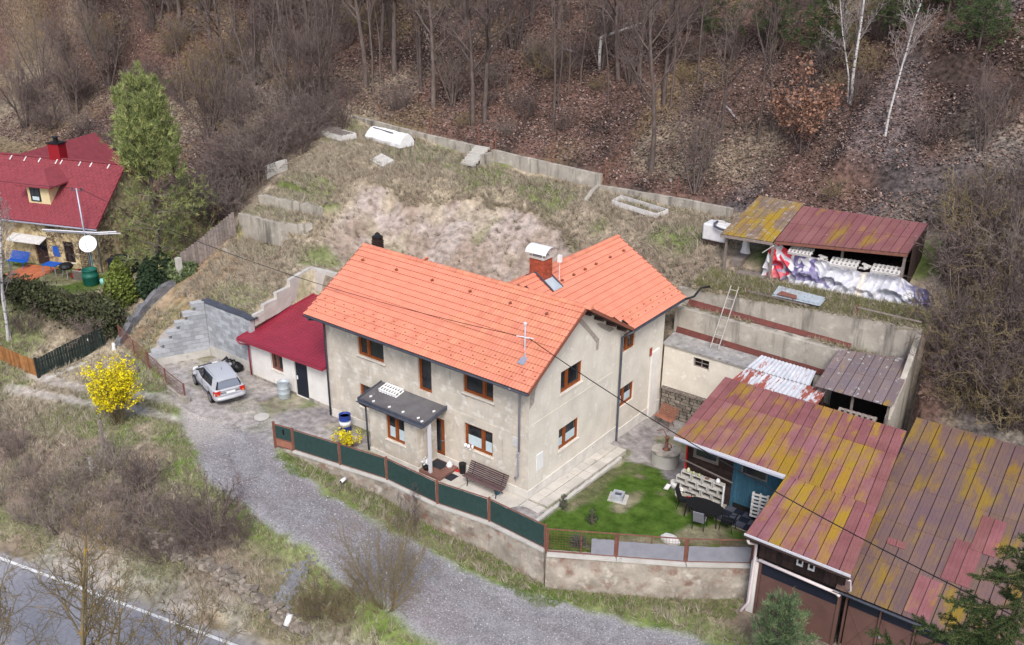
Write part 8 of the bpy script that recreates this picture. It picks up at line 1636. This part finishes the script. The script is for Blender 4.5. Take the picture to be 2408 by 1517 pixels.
# ---- fallen leaves, dry grass and lawn
def scatter(n, x0, x1, y0, y1, keep, rg):
    x = rg.uniform(x0, x1, n); y = rg.uniform(y0, y1, n); m = keep(x, y); return x[m], y[m]
rg = np.random.default_rng(21)
wallx = lambda x, y: ~((x > -34.8) & (x < -.8) & (y < 22.45))
x, y = scatter(230000, -72, 18, 11, 37, lambda x, y: wallx(x, y) & ((y > 22.4) | (x < -31.5 - .3*(y-8)*(y<22)) | ((x > 12.5) & (y > 13))) & ~inpoly(x, y, NEIGH) & ~((x > 0) & (x < 11.5) & (y < 21)), rg); n = len(x)
z = gzs(x, y); a = rg.random(n)*6.283; s = (.032+.045*rg.random(n)); tl = .35*rg.standard_normal((n,2))
A_ = np.stack([np.cos(a)*s, np.sin(a)*s, tl[:,0]*s], 1); B_ = np.stack([-np.sin(a)*s*.6, np.cos(a)*s*.6, tl[:,1]*s], 1); V, F = quads(np.stack([x,y,z+.04],1), A_, B_)
pal = np.array([(.24,.155,.132),(.15,.10,.088),(.34,.25,.215),(.19,.125,.095),(.085,.066,.064),(.27,.235,.215)]); cl = pal[rg.choice(6, n, p=(.26,.26,.12,.16,.14,.06))]*(.75+.5*rg.random(n))[:, None]
o = nobj('fallen_leaves', npmesh('fallen_leaves', V, F, MT['leaf'], np.repeat(cl, 4, 0))); o['kind'] = 'stuff'
def grass(name, x, y, per, L, w, lo, hi, rg, lean=.55, dirv=None):
    n = len(x); z = gzs(x, y); c = np.repeat(np.stack([x,y,z-.02],1), per, 0) + .05*rg.standard_normal((n*per,3))*np.array((1,1,0)); base = np.repeat(lean*rg.standard_normal((n,3))*np.array((1,1,0)), per, 0)
    if dirv is not None: base = base + np.array(dirv)
    d = unit(base + .35*rg.standard_normal((n*per,3)) + np.array((0,0,1.0))); d[:,2] = np.abs(d[:,2]); V, F = tri_blades(c, d, L*(.55+.7*rg.random(n*per)), w, rg)
    t = np.clip(np.repeat(rg.random(n), per)*.65+.35*rg.random(n*per), 0, 1)[:, None]; o = nobj(name, npmesh(name, V, F, MT['leaf'], np.repeat(np.array(lo)+(np.array(hi)-np.array(lo))*t, 3, 0))); o['kind'] = 'stuff'; return o
def gmask(x, y): return (vnoise(x, y, 2.4, 43) > .60)
def in_cut(x, y):
    tp_ = np.interp(x, [-24,-20,-17,-12,-9,-5,0], [14.3,15.0,17.6,18.0,17.0,15.8,13.5]); return (x > -22.8 - .35*(y-9.5)) & (x < .2) & (y < tp_) & (y > 5)
bld = lambda x, y: inpoly(x, y, [(-20.2,.6),(-20.2,5.7),(-12.6,5.7),(-12.6,12),(0.2,12.2),(.2,-.2),(-13,-.2)])
gar = lambda x, y: (x > -27.6-.30*np.clip(y-4,0,20)) & (x < 11.9) & (y < 21.8) & (y > 1.0) & ~bld(x, y) & ~(inpoly(x, y, YARD)) & ~inpoly(x, y, APRON) & ~((x > -.3) & (y < 14.6))
x, y = scatter(60000, -34, 12, 1, 22, lambda x, y: gar(x, y) & (~in_cut(x, y) | (rng.random(len(x)) < .10)) & ~((x > .8) & (x < 11.5) & (y > 17)), rg)
grass('dry_grass', x, y, 5, .34, .024, (.23,.19,.14), (.62,.54,.42), rg, .5, (0.1,-.5,0))
m = (vnoise(x, y, 2.4, 43) > .70) | ((y > 18.3) & (vnoise(x, y, 2.0, 47) > .5)) | inpoly(x, y, TA) | inpoly(x, y, TB) | inpoly(x, y, TC); grass('green_grass', x[m][::2], y[m][::2], 4, .2, .02, (.09,.14,.03), (.24,.31,.09), rg, .4)
bank = lambda x, y: (y < .2) & ((y+14.9)-(x+19.1)*.2326 > .9) & ~inpoly(x, y, YARD) & ~inpoly(x, y, APRON) & ~inpoly(x, y, NEIGH) & (near_line(x, y, DRIVE) > DW(x)+.1) & (np.minimum(near_line(x, y, TRACK1), near_line(x, y, TRACK2)) > .35)
x, y = scatter(52000, -42, 12, -16, 1, bank, rg); grass('dry_verge_grass', x, y, 4, .30, .022, (.18,.145,.10), (.54,.48,.36), rg, .6)
m = (vnoise(x, y, 2.1, 51) > .56) | (near_line(x, y, DRIVE) < DW(x) + 1.1 + .8*rg.random(len(x))) | ((x > -26) & (x < -14) & (y > -10) & (y < -4.3) & (vnoise(x, y, 1.5, 52) > .4)); grass('green_verge_grass', x[m], y[m], 3, .2, .02, (.08,.14,.025), (.27,.34,.09), rg, .45)
ck = lambda x, y: np.interp(x, [-24,-20,-17,-12,-9,-5,0], [14.1,14.8,17.3,17.7,16.8,15.4,13.2]) + .9 * (vnoise(x, y, 1.7, 14) - .5) + .5 * (vnoise(x, y, .6, 15) - .5) - y
x, y = scatter(13000, -23, 0, 12, 19, lambda x, y: (ck(x, y) > -.45) & (ck(x, y) < .10), rg); grass('overhanging_grass', x, y, 5, .42, .026, (.20,.16,.11), (.55,.48,.36), rg, .35, (0,-.7,0))
x, y = scatter(5200, -31, 12, 1, 22, lambda x, y: gar(x, y) & (~in_cut(x, y) | (rng.random(len(x)) < .18)) & ~((x > .8) & (y > 17)), rg); grass('dry_tussocks', x, y, 13, .48, .034, (.13,.10,.07), (.60,.53,.42), rg, .3, (0,-.35,0))
x, y = scatter(6500, -42, 9, -16, 0, lambda x, y: bank(x, y) & (vnoise(x, y, 2.6, 96) > .42), rg); grass('verge_tussocks', x, y, 13, .44, .030, (.14,.11,.07), (.60,.54,.42), rg, .4)
x, y = scatter(3000, .0, 12, 13.2, 14.9, lambda x, y: (np.abs(y-14.5) < .16) | ((np.abs(y-13.95) < .12) & (vnoise(x, y, .8, 97) > .5)), rg); zt_ = np.interp(x, [0,4,8.4,12], [5.84,6.1,6.44,6.68]); zt_ = np.where(y < 14.25, 5.0, zt_)
n = len(x); c = np.repeat(np.stack([x,y,zt_],1), 5, 0) + .04*rg.standard_normal((n*5,3))*np.array((1,1,0)); d = unit(.6*rg.standard_normal((n*5,3)) + np.array((0,-.5,.5))); V, F = tri_blades(c, d, .3*(.5+.7*rg.random(n*5)), .022, rg); t = rg.random(n*5)[:, None]; o = nobj('wall_top_grass', npmesh('wall_top_grass', V, F, MT['leaf'], np.repeat(np.array((.14,.12,.07))+np.array((.36,.33,.24))*t, 3, 0))); o['kind'] = 'stuff'
# green fringe along the foot of the wall
x, y = scatter(60000, -12, 10, -5.2, 1.5, lambda x, y: (near_line(x, y, [(-12.2,-4.4),(-8.6,-3.75),(-6,-3.35),(-.2,-3.0),(3.1,-3.2),(5.6,-1.75),(10,1.2)]) < .28 + .45*(vnoise(x, y, 1.4, 95) > .5)) & ~inpoly(x, y, YARD), rg); grass('verge_grass_at_wall', x[::2], y[::2], 4, .18, .02, (.06,.12,.02), (.24,.31,.08), rg, .5)
x, y = scatter(26000, 1, 10, -3, 7, lambda x, y: inpoly(x + .35*(vnoise(x,y,.7,63)-.5), y + .35*(vnoise(x,y,.6,64)-.5), LAWN) & (vnoise(x, y, .8, 62) < .66 + .2*rg.random(len(x))), rg); grass('lawn_grass', x, y, 4, .085, .011, (.035,.085,.01), (.15,.24,.04), rg, .6)
x, y = scatter(9000, -40, -28, -7, 9, lambda x, y: inpoly(x, y, NEIGH), rg); grass('neighbour_lawn_grass', x, y, 3, .10, .016, (.08,.12,.025), (.22,.26,.09), rg, .6)
x, y = scatter(15000, 0, 12, 14.6, 17, lambda x, y: (y < 16.6) & (x > .2), rg); grass('terrace_grass', x, y, 4, .26, .02, (.13,.15,.05), (.38,.36,.18), rg, .5, (0,-.35,0))
# weeds in the paving joints and loose stones on the drive
x, y = scatter(4000, -.1, 1.7, -2.6, 7, lambda x, y: (np.abs(((y-.02) % .62)-.6) < .05) | (np.abs(x-.58) < .05) | (np.abs(x-1.2) < .12), rg); grass('weeds', x, y, 3, .09, .014, (.06,.10,.02), (.22,.22,.09), rg, .6)
x, y = scatter(26000, -26, 16, -9, 0, lambda x, y: (near_line(x, y, DRIVE) < DW(x)) & ~inpoly(x, y, YARD), rg); n = len(x); z = gzs(x, y); a = rg.random(n)*6.28; s = .012+.028*rg.random(n)**3
C = np.stack([x,y,z+.008],1); A_ = np.stack([np.cos(a)*s, np.sin(a)*s, .3*s*rg.standard_normal(n)], 1); B_ = np.stack([-np.sin(a)*s, np.cos(a)*s, .3*s*rg.standard_normal(n)], 1); h = np.zeros((n,3)); h[:,2] = s*.8
V = np.stack([C-A_, C+B_, C+A_, C-B_, C+h], 1).reshape(-1,3); F = (np.arange(n)[:,None,None]*5 + np.array([(0,4,1),(1,4,2),(2,4,3),(3,4,0)])[:, ::-1][None]).reshape(-1,3); cl = (np.array((.40,.385,.405))*(.55+.85*rg.random(n))[:,None]); o = nobj('loose_gravel', npmesh('loose_gravel', V, F, MT['leaf'], np.repeat(cl, 5, 0))); o['kind'] = 'stuff'

for o_ in bpy.data.objects:                # thin rods of the rod bushes stay one part
    if o_.parent and o_.parent.name.startswith('willow_bush') and o_.name.startswith('trunk'): o_['kind'] = 'stuff'
